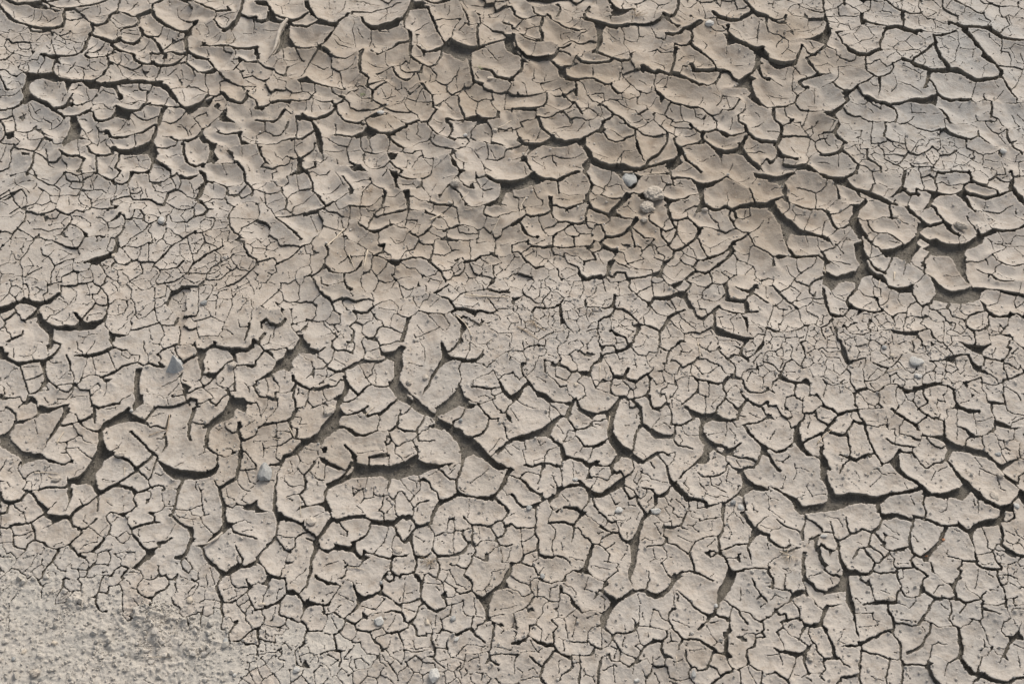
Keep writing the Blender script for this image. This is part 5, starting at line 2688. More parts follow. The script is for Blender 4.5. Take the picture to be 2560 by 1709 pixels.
1.5 72 54 74 60 72 62 
1.5 80 54 72 53
1.5 80 54 80 60
1.5 78 42 81 48 80 54
1.5 84 36 89 39 88 45 84 50 82 52
1.5 84 50 90 48 95 48
1.5 90 38 96 36 102 34
1 100 36 102 44 100 50
1 106 40 112 44 111 49
1.5 104 39 114 38 124 37
1.5 75 66 74 73
1.5 50 46 56 54
1 2 32 6 38""",
(3,1):"""h 16 0 24 0 26 4 32 6 38 10 42 12 37 10 31 8 26 7 22 8 22 14 20 22 16 26 10 32 5 37 3 42 6 48 9 52 12 56 20 59 26 60 22 62 14 60 9 57 8 52 4 48 0 44 0 40 5 35 10 29 15 25 18 20 20 12 18 5
2 28 7 34 8 42 12 44 16
1.5 44 8 44 15 48 18 54 21
2 47 18 40 21 36 24 36 30
1.5 36 24 24 22
1.5 36 31 30 38 28 44 28 48 24 54 22 59
2 31 36 26 33 22 26
1.5 28 48 34 46
h 66 0 69 2 71 6 76 7 74 10 71 8 67 12 64 18 61 22 58 26 59 30 55 38 52 46 52 52 49 60 47 66 42 72 40 74 45 66 47 58 48 50 50 42 53 32 52 26 58 22 62 16 66 9 69 5
2 52 26 47 24
3 71 6 76 7 84 4 92 4 99 3
h 76 6 84 3 92 4 86 6 78 8
2 99 4 104 7 112 8 118 8
h 105 8 112 9 122 9 128 6 134 4 140 1 145 2 143 5 138 7 134 6 128 10 126 13 118 13 110 12 105 12
2 117 0 117 8
2 118 7 126 7 134 3
2.5 105 9 104 16 100 22 94 25 88 28
h 71 28 78 30 86 32 88 27 94 25 91 29 92 34 96 40 99 46 95 44 90 38 85 36 76 35 72 34
3 60 34 66 36 72 33
2 75 8 79 14 83 18 83 22
2 98 46 104 42 99 40
1.5 98 46 94 50 84 49
1.5 83 50 76 56 70 59
t1.5 75 45 68 47 62 50
2 99 35 102 38 108 38
2.5 108 38 114 41 122 43 126 40
1.5 108 38 114 32 118 26 121 17
1.5 126 23 124 32 126 36
3 126 40 124 46 123 53
2 123 53 127 58 126 62 122 64
1.5 120 54 118 60
2.5 118 56 115 63 115 70
3 127 13 130 20 134 26 137 27 141 22 145 16 148 12
h 141 22 144 20 144 28 146 38 154 40 160 37 160 38 155 42 148 42 148 50 146 55 145 54 146 46 144 38 142 30
2 126 40 134 41 138 40
1.5 133 42 140 38
2 145 8 147 13 152 12 158 10
3 160 10 162 4 164 0
1.5 158 11 162 17 164 22 163 30 162 34
1.5 164 22 172 19 182 18
1.5 182 18 181 8 182 4
1.5 182 18 180 24 181 32
1.5 182 17 190 17 194 15
1.5 175 16 177 6
2.5 162 35 166 40 174 40 184 38 190 36 194 30
1.5 187 38 186 44
2 190 21 194 26 200 30
2 190 4 194 8 198 11
2 198 11 206 10 214 12 220 8 227 7
2.5 227 7 232 0
2 198 11 199 18 198 22 200 30
2 227 8 229 14 226 20
2 216 14 220 20 223 28
2 223 28 230 29 235 28
1.5 223 30 218 34 212 38
1.5 224 32 226 40 226 45
2 200 30 201 34 200 40 198 46 193 52
1.5 203 30 206 25 214 25 222 26
3 199 40 206 42 212 44
2 193 52 184 48 180 49 178 48
2 193 52 191 58
2.5 191 58 196 62 198 66 197 71
h 197 71 202 75 208 77 214 73 220 68 226 63 228 56 232 50 233 44 235 44 235 54 230 62 232 70 224 72 218 74 214 84 214 94 216 99 210 100 211 94 208 86 204 80 200 76
2 197 72 192 74 187 75
1.5 187 75 182 70 178 67
1.5 176 56 174 62 171 66 172 72 176 78 182 78 184 70
2 165 42 168 48 167 56 166 60
1.5 158 56 164 60 170 65
1.5 170 67 154 64
h 143 54 148 56 152 62 153 68 151 78 156 84 164 89 175 86 174 88 165 92 157 88 150 82 150 74 150 66 146 60
2 132 58 138 57 143 55
1.5 123 57 128 58 133 60
1.5 155 57 152 66
2 175 86 174 80 170 76
1.5 175 86 184 84 190 80
1.5 180 86 178 94 170 98
h 115 70 117 74 124 80 131 84 132 88 126 82 118 77 112 75 106 78 98 81 95 86 90 92 86 94 92 86 93 80 90 72 88 64 84 62 88 62 92 68 93 74 100 76 108 74 114 71
t1.5 137 65 135 76 133 90
1.5 132 84 140 83 149 80
2 54 57 60 61 66 65 74 66
h 54 58 60 60 67 64 74 65 73 67 66 67 60 63 54 60
1.5 83 53 82 58 78 61 75 62
1.5 78 61 84 63
1.5 78 68 72 76 68 82
2 47 80 54 83 60 85 66 85
h 28 72 34 71 40 75 42 80 46 82 48 77 49 82 55 84 48 86 45 88 42 94 41 100 40 96 42 90 43 85 40 80 36 76 28 76 26 78 22 82 14 85 8 87 4 88 8 85 16 82 24 78
3 0 88 4 88 10 86 18 82 24 78
2 22 82 21 92 28 96 32 97
2 32 97 38 100 42 100
1.5 28 98 27 102 23 104 22 108
1.5 6 92 8 96 6 102 2 108
1.5 7 102 14 104 22 105
2.5 2 106 2 112 3 120 1 126
2 3 115 10 118 18 119
1.5 18 111 18 118 17 122
1.5 17 111 24 112 30 106
2 42 100 46 104 47 109 45 115 44 121
h 43 118 45 118 44 123 40 126 36 127 41 123
2 48 109 60 109
1.5 60 109 63 104 65 98 64 94
1.5 65 94 60 92
2 64 94 72 92 78 96
2.5 86 93 82 97 84 99 90 102
1.5 72 92 74 88 78 85
2 61 86 62 92
2 83 98 81 104 76 109 71 112
2 71 112 72 118 74 124
2 74 126 66 127 60 130
2 74 126 78 128 79 136 76 142
1.5 82 127 76 126
2 91 102 92 107
2 92 107 98 109 104 110
1.5 92 112 88 118 80 114
1.5 105 109 112 107
2.5 105 110 107 117 114 123
2 92 102 99 96 98 92
1.5 100 97 106 92 114 92 120 91
2.5 124 90 130 92 133 92 136 98
2 135 99 140 102 138 106 132 109 124 111
1.5 116 106 120 110 124 111
1.5 124 110 111 115
2 131 111 133 116 136 122
1.5 136 122 137 130 134 138
2 137 126 146 128 158 126
1.5 123 118 122 125 113 130
1.5 113 130 114 138 120 142
1.5 123 132 130 136 134 140
2.5 149 87 146 94 142 100
2.5 141 100 145 104 148 112 156 112
1.5 160 100 162 106
1.5 156 110 160 110
2 161 110 168 110 172 107
1.5 172 107 171 100 169 96
2.5 172 108 178 109 184 112 190 109 196 106
1.5 190 82 189 90 194 95 200 96
2 199 96 198 106
2 198 106 202 113 208 116 210 118
1.5 199 110 204 106 204 103 210 101
2.5 162 110 161 118 164 124 164 130 162 133
1.5 165 124 174 124
1.5 175 118 176 128 180 133 186 134
2 162 133 166 138 172 143
1.5 157 133 162 132
2.5 218 107 218 114 216 124 212 127
2 212 127 204 128 200 130
1.5 200 130 192 130
1.5 192 134 190 142
2.5 213 128 215 136 222 140
1.5 215 132 210 138
1.5 97 124 102 130 108 130
1.5 88 120 96 119
1.5 113 132 108 136 106 142
1.5 106 142 100 144 92 145
1.5 88 132 86 140 90 146 84 150
1 60 138 66 142 68 150
1.5 36 132 38 140 44 142
1.5 44 136 50 142
1.5 24 130 20 134 26 136
1 0 131 10 129 18 128 24 124
1.5 220 130 228 131 235 130
1 225 112 228 110
2 222 102 228 108 235 107
1.5 220 94 228 93
h 216 99 222 101 226 100 228 103 222 103 216 102
1.5 202 146 208 148 206 154
1.5 187 145 188 152
1.5 2 64 6 66 10 60
1.5 11 67 6 76 6 82
2 13 62 8 66
2 27 60 27 66 28 72""",
(3,2):"""2 22 0 23 6 21 14 20 20
2 0 10 4 13 12 13 20 13
1.5 7 15 8 24 9 32 11 38
1.5 12 26 18 22
2 20 19 24 25 23 32 25 37
h 24 36 30 38 36 39 40 38 46 39 50 41 54 45 55 49 52 44 46 41 40 40 38 42 30 42 25 40
2 11 38 20 35
1.5 20 44 24 43 24 36
1.5 34 10 40 17 40 24 37 28 38 38
1.5 33 7 36 2
2.5 34 10 42 9 50 9 56 11
h 58 10 60 4 63 0 69 0 64 4 60 9 58 13 57 20 55 28 56 18 56 12
1.5 61 14 64 20
1 68 4 76 8 82 12
2 81 0 86 4 88 8 92 10
1.5 88 8 86 12 80 14
1.5 94 8 98 7 102 7
1.5 92 6 96 12 98 18
2 83 14 90 18 98 19 100 23 104 26 108 28
h 102 24 106 26 110 24 114 16 119 8 121 2 123 0 128 2 124 5 122 8 119 16 117 24 116 32 114 44 112 52 110 60 111 70 108 62 107 54 109 44 109 34 108 28 104 28
1.5 92 20 86 22 82 26
1.5 94 28 88 32
2 74 29 80 30 86 34 90 39
1.5 70 23 74 29
h 73 29 76 30 74 36 72 42 71 48 70 52 74 58 82 62 86 63 88 60 94 56 97 52 96 56 90 60 88 63 90 66 87 69 84 71 88 75 93 78 95 81 100 78 106 73 112 70 118 68 124 69 128 72 134 73 140 70 144 66 147 60 150 58 154 58 157 58 152 62 148 67 144 73 138 77 132 79 124 77 122 74 116 73 110 76 104 79 99 82 94 86 90 92 88 98 86 104 81 104 80 98 82 94 80 92 86 88 89 84 90 80 86 76 82 72 84 68 85 64 78 61 70 57 66 57 60 56 55 54 51 58 49 62 47 61 50 56 55 52 62 52 66 50 67 44 69 38 72 32
1.5 84 44 90 46 98 47
1.5 97 52 98 55 96 50
2 125 53 126 60 124 68
1.5 75 79 77 74
1.5 79 75 81 71
2 49 62 42 63 36 65 28 63 25 60
1.5 25 60 20 60 16 65 17 72 20 77
1.5 24 64 23 73
2 0 46 8 46 14 48 20 50 24 57
2.5 11 38 8 44 2 47 0 48
1.5 25 57 29 50
1.5 2 60 8 65 16 67
2 20 77 16 84 10 88 2 92
1.5 20 77 28 77 34 80 40 81
1.5 0 72 6 73 8 77 12 77
1.5 2 92 4 102 5 109
1.5 34 80 29 84 27 92 22 99
1.5 10 97 16 97 22 99 22 104 28 108 28 114
1.5 14 87 15 92
2 44 68 46 73 54 77 56 82
1.5 44 73 43 86
3 55 82 60 86 65 91 72 89 80 91
1.5 58 88 52 93 48 97 49 108 52 118
1.5 48 97 42 95 42 90 38 87
1.5 42 96 36 98
2 36 98 42 104 38 110 38 114
1.5 52 118 60 119 68 119 69 110 72 106 80 104
1.5 82 106 82 116 82 125
1.5 70 118 76 123 82 125 88 122 92 116
2 82 104 88 109 92 113 96 120 100 126
2 93 113 95 110 104 110 112 108 114 102
1.5 117 86 117 94 116 104 112 108
1.5 110 97 114 102
1.5 114 108 117 114 118 120
1.5 130 88 128 96 127 104
1.5 118 104 126 105 134 107 142 108 147 107
1.5 134 90 138 97 143 99
2.5 147 88 144 93 144 99 147 104 148 107
3 148 107 152 110 156 116 164 116 172 118 180 123 186 127
2 156 117 153 122 152 126
t2 148 72 149 80 149 89
2 142 108 142 114 138 119 137 124 140 130 147 134
1.5 138 120 130 116
2 138 118 130 118 122 122 118 127 116 133
1.5 100 126 104 129 108 131
1.5 100 126 99 132
1.5 112 122 117 125
2 91 136 98 136 104 139 108 141 112 138 118 136
1.5 113 132 112 140 111 148
1.5 118 136 124 134 126 138
h 80 132 82 131 82 140 81 150 80 157 78 157 79 148
1.5 82 133 90 130
3 186 128 192 130 198 132 202 132
2.5 195 131 196 124 195 116 194 110
h 194 112 196 110 199 104 200 98 198 98 200 102 202 108 198 112 198 122 199 128 196 131 195 124
3 187 94 194 96 199 99
h 151 71 156 74 162 80 168 86 174 91 180 93 184 92 187 88 188 82 188 74 192 66 196 58 199 53 197 48 197 45 200 50 203 52 206 54 204 62 199 72 194 80 190 86 189 91 187 94 182 98 178 102 174 105 178 100 179 96 174 93 167 88 160 80
h 199 51 205 53 214 52 222 50 230 50 235 52 235 54 228 53 220 53 212 55 206 56 203 54
2 170 108 174 103
1.5 201 90 200 98
2.5 146 60 149 56
2.5 152 57 156 54 162 54 168 55
3 168 55 174 58 180 61 184 63
2.5 168 55 167 48 163 38
2 124 31 132 30 138 30 142 27 143 23
1.5 138 30 142 36 142 41 137 46
2 138 46 142 55
3 144 28 152 30 157 34 163 38
2 163 36 168 29 176 24 184 22 189 23
2.5 189 23 193 18 195 12 193 4 193 0
h 188 24 191 24 192 32 194 38 191 38 189 32
2 190 38 182 42
1.5 177 38 186 36
2.5 191 39 196 42 198 46
1.5 199 42 206 43 210 38
2 193 3 186 5 178 6 172 8
1.5 148 0 152 5 158 6
2 160 0 156 12 148 14 144 14
1.5 140 22 140 10 134 4
1.5 140 10 146 8
1.5 164 4 172 6
1.5 162 16 156 14
3 211 0 216 8 220 14 226 18 235 20
h 219 16 226 20 220 26 217 32 219 40 220 48 217 40 215 32 217 26
2 215 29 206 30 198 33
1.5 224 12 230 7 235 4
2 197 82 202 87 208 90 211 96 216 102
2.5 212 91 218 92 222 97 228 100 235 96
2 230 100 231 108 228 110
2 221 62 224 70 228 76 234 82
1.5 224 80 229 78
1.5 223 117 224 112 216 110
2 232 114 224 116 222 122 216 126 216 132 218 138 212 142 208 145
2 216 138 224 144 230 145 229 157
1.5 206 114 212 118
1.5 216 110 211 113 216 118
2 198 136 202 142 209 145 211 157
2.5 202 146 194 149 188 153 183 157
2 184 130 182 136 178 144 170 145 168 142
2 159 127 161 136 166 142
1.5 166 142 162 148 162 152 166 156
1.5 162 152 154 154 148 152
1.5 142 132 140 140 134 140
1.5 130 130 129 138 128 146 124 150
1.5 120 144 122 150 122 157
1.5 143 142 144 150
1.5 182 142 188 144 191 150
2 6 121 13 117 16 113
1.5 16 104 16 112
3 0 120 8 119 12 117
h 16 113 22 116 28 118 37 120 38 124 30 123 24 121 19 117
2.5 38 112 38 122 40 126
3 40 126 46 130 54 133
2 54 133 56 140 54 144 46 147 44 154
2 62 132 63 142 62 157
2.5 38 127 34 133 30 138 28 146 26 150
3 26 150 28 154 31 157
1.5 26 150 16 151 8 154
2 16 132 22 136 27 140
1.5 6 130 2 138 2 148
1.5 56 137 62 137
2 82 125 76 124 72 130
1.5 55 130 62 131 71 130
1.5 18 88 20 90
1 208 38 210 46""",
(3,3):"""h 33 0 36 2 35 6 33 12 33 18 34 24 31 24 30 19 31 12 33 6
2 31 18 26 15 20 14 14 12 8 6
1.5 37 4 44 8 50 13
2.5 0 24 6 28 12 32 16 32 20 29
1.5 20 29 20 24
1.5 20 29 26 31
1.5 14 37 22 34 30 31
1.5 38 22 38 28
2 42 22 46 19 54 18 60 18
2 38 24 42 21 48 21
2 46 23 44 30
2 58 8 60 16 62 23 66 25 72 22 76 18
2 72 4 73 12 76 18
2 76 18 82 18 86 15 92 16 96 17
h 96 16 100 12 104 6 102 2 104 0 120 0 124 4 132 6 130 8 122 6 118 4 112 6 106 7 102 14 98 18
3 98 18 102 22 105 26
2 49 29 54 33 60 35
1.5 60 35 64 33
2 47 31 48 38 50 44 54 49
2 44 24 44 30 47 34
1.5 52 30 56 36 57 40
h 62 24 66 25 66 34 68 42 72 48 74 52 80 54 86 57 80 57 75 57 75 64 76 74 79 82 80 92 81 102 83 112 84 118 81 112 80 104 78 96 74 88 71 80 71 72 66 71 58 74 51 75 56 70 62 66 66 62 68 58 68 52 65 46 64 36 63 30
h 31 42 33 34 36 34 35 42 35 54 36 60 34 61 31 56
2 35 60 40 64 44 70 52 72
1.5 31 53 24 53 18 56
1.5 16 56 15 66
2.5 33 62 35 70 36 75
2 36 51 44 52 52 52 58 57 63 57
3 79 53 86 56 92 55 96 52
2 96 52 98 46 96 42 92 38 88 32
2 95 16 94 24 93 30
2 93 30 98 34 104 38
2 93 31 84 32 82 36 78 42
2 96 52 104 55 112 55 118 55
2 112 34 112 38 116 42 116 50 120 52 127 51 134 50
2 104 30 110 34 118 35
3 118 34 124 33 129 31
2 111 38 106 41 102 46
1.5 106 18 108 22 107 28 108 30
3 131 14 130 22 130 30 132 36 138 40
2 133 12 134 6
1.5 110 20 120 24
2 131 43 133 48 137 52
2 134 50 142 54 146 58
h 138 40 144 37 150 32 156 26 160 18 161 13 166 14 162 20 161 26 154 34 148 40 146 46 142 46 140 42
3 134 3 142 6 150 8 158 12 166 13 174 12
3 122 2 130 7
h 174 8 178 12 182 16 188 12 194 8 202 6 212 4 211 0 218 0 217 8 214 10 206 12 198 13 192 15 188 20 187 26 191 36 192 44 190 42 189 34 185 26 182 20 178 18 174 13
2 212 10 220 10 226 6
h 147 44 150 46 154 54 160 60 166 64 171 64 172 60 176 58 179 60 174 64 172 70 174 78 172 80 170 74 168 68 162 63 156 57 150 54
2 147 58 142 62 141 68 142 74
3 173 78 180 82 188 82 194 80
2 178 54 174 52 178 48 178 44
1.5 165 40 172 42 178 44
2.5 178 44 186 45 190 45
2.5 192 42 192 48 196 51 204 52 213 52
1.5 193 39 204 37
2.5 213 15 215 22 214 30
3 214 31 222 36 230 40 235 41
1.5 225 16 228 22 235 26
1.5 199 20 202 28 200 32 206 36 210 30
2.5 206 36 208 42 211 47 214 50
1.5 211 36 218 37 226 42
1.5 233 40 228 46 230 50 235 50
2.5 209 52 210 60 214 68 216 74 217 82 217 88
1.5 219 52 220 60 218 66 214 68
1.5 213 46 220 48 226 46
1.5 214 58 222 58 228 62
2 217 80 224 80 228 78
2 200 85 208 86 217 84
2 225 86 235 85
2 197 82 197 90 198 98 194 101
2 198 90 206 92 212 94
1.5 218 88 222 98 216 102 214 108 218 113
h 220 112 226 112 230 108 232 102 231 110 235 115 235 117 228 116 222 122 218 132 215 133 218 124 222 118
2 205 124 210 130 220 134
1.5 206 122 200 132
1.5 196 132 194 142
1.5 229 128 232 142
1.5 215 132 212 138
3 171 104 175 106 176 114 177 124 177 132
h 172 104 176 107 178 114 180 124 179 132 184 140 190 145 198 148 206 152 214 154 220 154 226 151 235 150 235 153 228 154 222 157 210 157 202 154 194 151 184 148 178 142 174 134 175 124 174 114
2 198 149 192 153 188 157
2.5 171 104 164 105 156 105 150 101 143 99
2 168 84 168 92 166 98 169 103
2 181 82 181 86 176 92
1.5 184 97 188 99 182 104
1.5 188 98 195 101 200 112 202 120
1.5 180 64 184 72 192 76 198 82
2 194 80 200 73
2.5 157 80 152 78 144 72 142 68
2.5 166 79 156 79 152 80 149 86 146 92 142 98 138 103
1.5 160 76 158 80
2 118 54 120 62 122 68 122 70 118 74 117 80
2 122 71 126 76 132 78 140 76 141 66
1.5 118 76 118 84
1.5 124 56 124 61
1.5 118 83 126 85 130 88 136 81
h 94 82 100 80 108 80 114 76 118 80 117 84 110 84 106 83 98 84 88 84
2 88 84 92 83
1.5 92 60 94 68 96 74
1.5 84 60 92 66
2 35 76 42 80 46 86 51 90
h 51 88 54 84 60 84 68 83 62 86 56 87 53 92 51 98 50 104 44 106 38 106 33 105 30 99 34 102 38 103 44 102 48 98 49 92
2 0 69 8 70 16 71 20 72
h 20 76 26 72 32 71 35 74 30 76 24 78 20 82 18 84
2.5 20 82 14 85 8 88 6 92
2 22 83 27 88 29 95 29 100
2.5 0 97 4 94 6 88 10 94 16 94
2 30 100 26 98 18 100
2 34 106 30 112 29 117
1.5 16 108 22 114 30 117 34 120
2 13 100 14 106 8 110
1.5 10 112 14 121
h 10 128 16 126 24 128 30 128 36 124 42 120 40 124 36 128 34 132 26 133 16 130
2 6 124 12 128
1.5 0 132 10 130 12 134 14 140
3 34 130 34 138 36 144 38 148
2 37 110 40 118 44 122 46 128 50 132 52 136
3 53 108 55 114 58 122 61 128 62 133
h 58 121 61 124 63 132 64 134 60 134
2.5 52 135 60 134 66 134 70 140 74 142
2 50 138 52 144 48 150 52 154
1.5 40 148 48 147
3 84 121 92 117 100 114 104 110 112 108
h 84 119 90 117 98 114 103 110 100 115 92 119 84 123 80 124 74 125 66 124 74 122 81 122
2.5 111 108 116 112 121 118 122 122
3 110 88 114 96 115 102 114 109
1.5 115 101 124 101 132 104 138 103 142 98
2.5 149 103 148 110 144 116 140 122 134 125 128 127
h 128 126 134 123 140 120 146 112 147 112 142 121 136 126 128 129
h 121 120 123 124 123 132 126 138 122 138 120 133
2 86 127 94 129 102 130 110 133 118 134
2 85 124 85 134 84 144
3 84 140 83 150 85 157
2 82 149 74 150 67 151 64 157
2 112 136 110 144 108 150 109 157
3 124 139 124 148 123 157
3 126 139 134 138 142 139 150 140
2 146 139 150 148 156 157
1.5 154 132 160 135 166 138
2 166 138 176 132
1.5 164 140 161 150
1.5 150 122 148 134
1.5 150 122 156 119 163 121
1.5 25 137 23 144 20 152 18 154
2 11 149 18 154 19 157
1.5 0 148 7 146
1.5 31 152 38 146
1.5 96 92 86 92
1.5 96 98 102 100
h 0 49 3 50 2 52 0 52
3 0 56 2 60 4 63
1.5 0 46 6 42 10 40""",
}
GS = 0.0009
rng = np.random.RandomState(7)
f32 = np.float32
cp, sp = math.cos(PITCH), math.sin(PITCH)
def unproj(u, v, z=0.0):
    """photograph position -> point of the ground at height z"""
    xc = (u-PW/2)/PW*SENSOR; yc = (PH/2-v)/PW*SENSOR
    dy = cp*FOCAL + sp*yc; dz = -sp*FOCAL + cp*yc
    t = (z-CAM_H)/dz
    return xc*t, dy*t
def proj(x, y, z=0.0):
    d = cp*y + sp*(CAM_H-z)
    return PW/2 + x/d*FOCAL/SENSOR*PW, PH/2 - (sp*y - cp*(CAM_H-z))/d*FOCAL/SENSOR*PW

# lattice noise
def vnoise(X, Y, scale, seed):
    r = np.random.RandomState(seed); T = r.rand(256, 256).astype(f32)*2-1
    x = X/scale + 1000.3; y = Y/scale + 1000.7
    ix = np.floor(x).astype(np.int32); iy = np.floor(y).astype(np.int32)
    fx = (x-ix).astype(f32); fy = (y-iy).astype(f32)
    fx = fx*fx*(3-2*fx); fy = fy*fy*(3-2*fy)
    a = ix & 255; b = iy & 255; a1 = (ix+1) & 255; b1 = (iy+1) & 255
    return (T[b, a]*(1-fx)+T[b, a1]*fx)*(1-fy) + (T[b1, a]*(1-fx)+T[b1, a1]*fx)*fy
def fbm(X, Y, scale, seed, octs=3):
    o = 0; amp = 1.0
    for k in range(octs):
        a = (seed*1.7+k*2.3) % 6.283; c_, s_ = f32(math.cos(a)), f32(math.sin(a))
        o = o + amp*vnoise(X*c_-Y*s_, X*s_+Y*c_, scale/2.03**k, seed+k); amp *= 0.5
    return o

X0, X1, Y0, Y1 = -1.14, 1.14, 0.68, 2.40
nx = int((X1-X0)/GS); ny = int((Y1-Y0)/GS)
gx = (X0 + np.arange(nx)*GS).astype(f32); gy = (Y0 + np.arange(ny)*GS).astype(f32)
GX, GY = np.meshgrid(gx, gy)
PU, PV = proj(GX, GY); PU = PU.astype(f32); PV = PV.astype(f32)
margin = 150
PNu = (fbm(GX, GY, .07, 501, 3)*38).astype(f32); PNv = (fbm(GX, GY, .07, 511, 3)*30).astype(f32)
DOM = (PU+PNu > -margin) & (PU+PNu < PW+margin) & (PV+PNv > -margin) & (PV+PNv < PH+margin)
DOM[:4] = False; DOM[-4:] = False; DOM[:, :4] = False; DOM[:, -4:] = False
def blob(u, v, ru, rv, soft=1.0):
    q = ((PU+PNu-u)/ru)**2 + ((PV+PNv-v)/rv)**2
    return np.clip((1.25-q)/0.5*soft, 0, 1)

# domain warp: ragged, hand-torn crack edges
WX = (fbm(GX, GY, .030, 11, 2)*.0009 + fbm(GX, GY, .009, 21, 2)*.0009 + fbm(GX, GY, .0036, 25, 2)*.0006 + vnoise(GX, GY, .0019, 28)*.00025).astype(f32)
WY = (fbm(GX, GY, .030, 31, 2)*.0009 + fbm(GX, GY, .009, 41, 2)*.0009 + fbm(GX, GY, .0036, 45, 2)*.0006 + vnoise(GX, GY, .0019, 48)*.00025).astype(f32)
QX = GX+WX; QY = GY+WY

# ---- read the patches
lines, holes = [], []
for (r, c), txt in TR.items():
    ox, oy = c*640.0, r*427.0
    for ln in txt.splitlines():
        p = ln.split(); key = p[0]
        q = np.array([float(a) for a in p[1:]]).reshape(-1, 2)*2.7245 + (ox, oy)
        if key == 'h': holes.append(q)
        else:
            t = key.startswith('t'); lines.append((float(key.lstrip('t'))*2.7245, t, q))
# join loose ends to the nearest crack
segs = []
for i, (wd, t, q) in enumerate(lines):
    for k in range(len(q)-1): segs.append((*q[k], *q[k+1], i))
for j, q in enumerate(holes):
    for k in range(len(q)): segs.append((*q[k], *q[(k+1) % len(q)], 100000+j))
SG = np.array(segs)
def nearest(p, own):
    a = SG[:, :2]; b = SG[:, 2:4]; ab = b-a
    t = np.clip(((p-a)*ab).sum(1)/np.maximum((ab*ab).sum(1), 1e-9), 0, 1)
    c = a + ab*t[:, None]; d = np.hypot(*(c-p).T); d[SG[:, 4] == own] = 1e9
    k = d.argmin(); return d[k], c[k]
def inframe(p): return 4 < p[0] < PW-4 and 4 < p[1] < PH-4
newl = []
for i, (wd, t, q) in enumerate(lines):
    q = list(q)
    if not t:
        for end in (0, -1):
            if not inframe(q[end]):
                o = q[1] if end == 0 else q[-2]; d = q[end]-o; d = d/max(np.hypot(*d), 1e-6)
                e = q[end]+d*60
                q = [e]+q if end == 0 else q+[e]; continue
            dd, c = nearest(q[end], i)
            if 0.3 < dd < 19:
                c = c + (c-q[end])/dd*2.0
                q = [c]+q if end == 0 else q+[c]
    newl.append((wd, t, np.array(q)))
lines = newl

def seg_dist(sdf, ax, ay, bx, by, ra, rb, R, taper=None):
    """lower sdf to the distance from this crack piece's edge, in the window round it"""
    m = R + max(ra, rb) + 0.005
    i0 = max(int((min(ax, bx)-m-X0)/GS), 0); i1 = min(int((max(ax, bx)+m-X0)/GS)+2, nx)
    j0 = max(int((min(ay, by)-m-Y0)/GS), 0); j1 = min(int((max(ay, by)+m-Y0)/GS)+2, ny)
    if i1 <= i0 or j1 <= j0: return
    qx = QX[j0:j1, i0:i1]-f32(ax); qy = QY[j0:j1, i0:i1]-f32(ay)
    dx, dy = f32(bx-ax), f32(by-ay); L2 = max(dx*dx+dy*dy, f32(1e-12))
    t = np.clip((qx*dx+qy*dy)/L2, 0, 1)
    d = np.sqrt((qx-t*dx)**2+(qy-t*dy)**2) - (f32(ra)+f32(rb-ra)*t)
    v = sdf[j0:j1, i0:i1]; np.minimum(v, d, out=v)

def hole_dist(sdf, P, R=0.02):
    m = R+.005
    i0 = max(int((P[:, 0].min()-m-X0)/GS), 0); i1 = min(int((P[:, 0].max()+m-X0)/GS)+2, nx)
    j0 = max(int((P[:, 1].min()-m-Y0)/GS), 0); j1 = min(int((P[:, 1].max()+m-Y0)/GS)+2, ny)
    if i1 <= i0 or j1 <= j0: return
    qx = QX[j0:j1, i0:i1]; qy = QY[j0:j1, i0:i1]
    d = np.full(qx.shape, 1.0, f32); ins = np.zeros(qx.shape, bool)
    for k in range(len(P)):
        ax, ay = P[k]; bx, by = P[(k+1) % len(P)]
        dx, dy = bx-ax, by-ay; L2 = max(dx*dx+dy*dy, 1e-12)
        t = np.clip(((qx-ax)*dx+(qy-ay)*dy)/L2, 0, 1)
        d = np.minimum(d, np.hypot(qx-ax-t*dx, qy-ay-t*dy))
        if ay != by: ins ^= ((ay > qy) != (by > qy)) & (qx < (bx-ax)*(qy-ay)/(by-ay)+ax)
    d = np.where(ins, -d, d)+f32(.0001); v = sdf[j0:j1, i0:i1]; np.minimum(v, d, out=v)

def halfwidths(q, wd, z):
    """seen width in the photograph -> half width on the ground, vertex by vertex"""
    out = []
    n = len(q)
    for k in range(n):
        a = q[max(k-1, 0)]; b = q[min(k+1, n-1)]; d = b-a; d = d/max(np.hypot(*d), 1e-9)
        nrm = np.array([-d[1], d[0]])*wd/2
        x0, y0 = unproj(*(q[k]-nrm), z); x1, y1 = unproj(*(q[k]+nrm), z)
        xa, ya = unproj(*(q[k]-d), z); xb, yb = unproj(*(q[k]+d), z)
        L = math.hypot(xb-xa, yb-ya); cr = abs((x1-x0)*(yb-ya)-(y1-y0)*(xb-xa))/max(L, 1e-9)
        out.append(cr/2)
    return out

def draw_line(sdf, wd, t, q, zf, R, mul=1.0):
    z = zf(q)
    xs, ys = unproj(q[:, 0], q[:, 1], z)
    hw = np.array(halfwidths(q, wd, 0.0))*mul
    n = len(q)
    # resample, with the width breathing along the crack
    P = []; Rr = []
    cum = 0
    L = np.hypot(np.diff(xs), np.diff(ys)).sum()
    for k in range(n-1):
        l = math.hypot(xs[k+1]-xs[k], ys[k+1]-ys[k]); m = max(1, int(l/.009))
        for s in range(m + (k == n-2)):
            f = s/m; P.append((xs[k]+(xs[k+1]-xs[k])*f, ys[k]+(ys[k+1]-ys[k])*f))
            h = hw[k]+(hw[k+1]-hw[k])*f
            u = (cum+l*f)/max(L, 1e-9)
            if t: h *= max(0.0, 1-abs(2*u-0.9)**1.5*0.95)*1.35
            else: h *= 0.72+0.56*rng.rand()
            Rr.append(h)
        cum += l
    for k in range(len(P)-1):
        seg_dist(sdf, *P[k], *P[k+1], max(Rr[k], 2.4e-4), max(Rr[k+1], 2.4e-4), R)

BIG = f32(0.02)
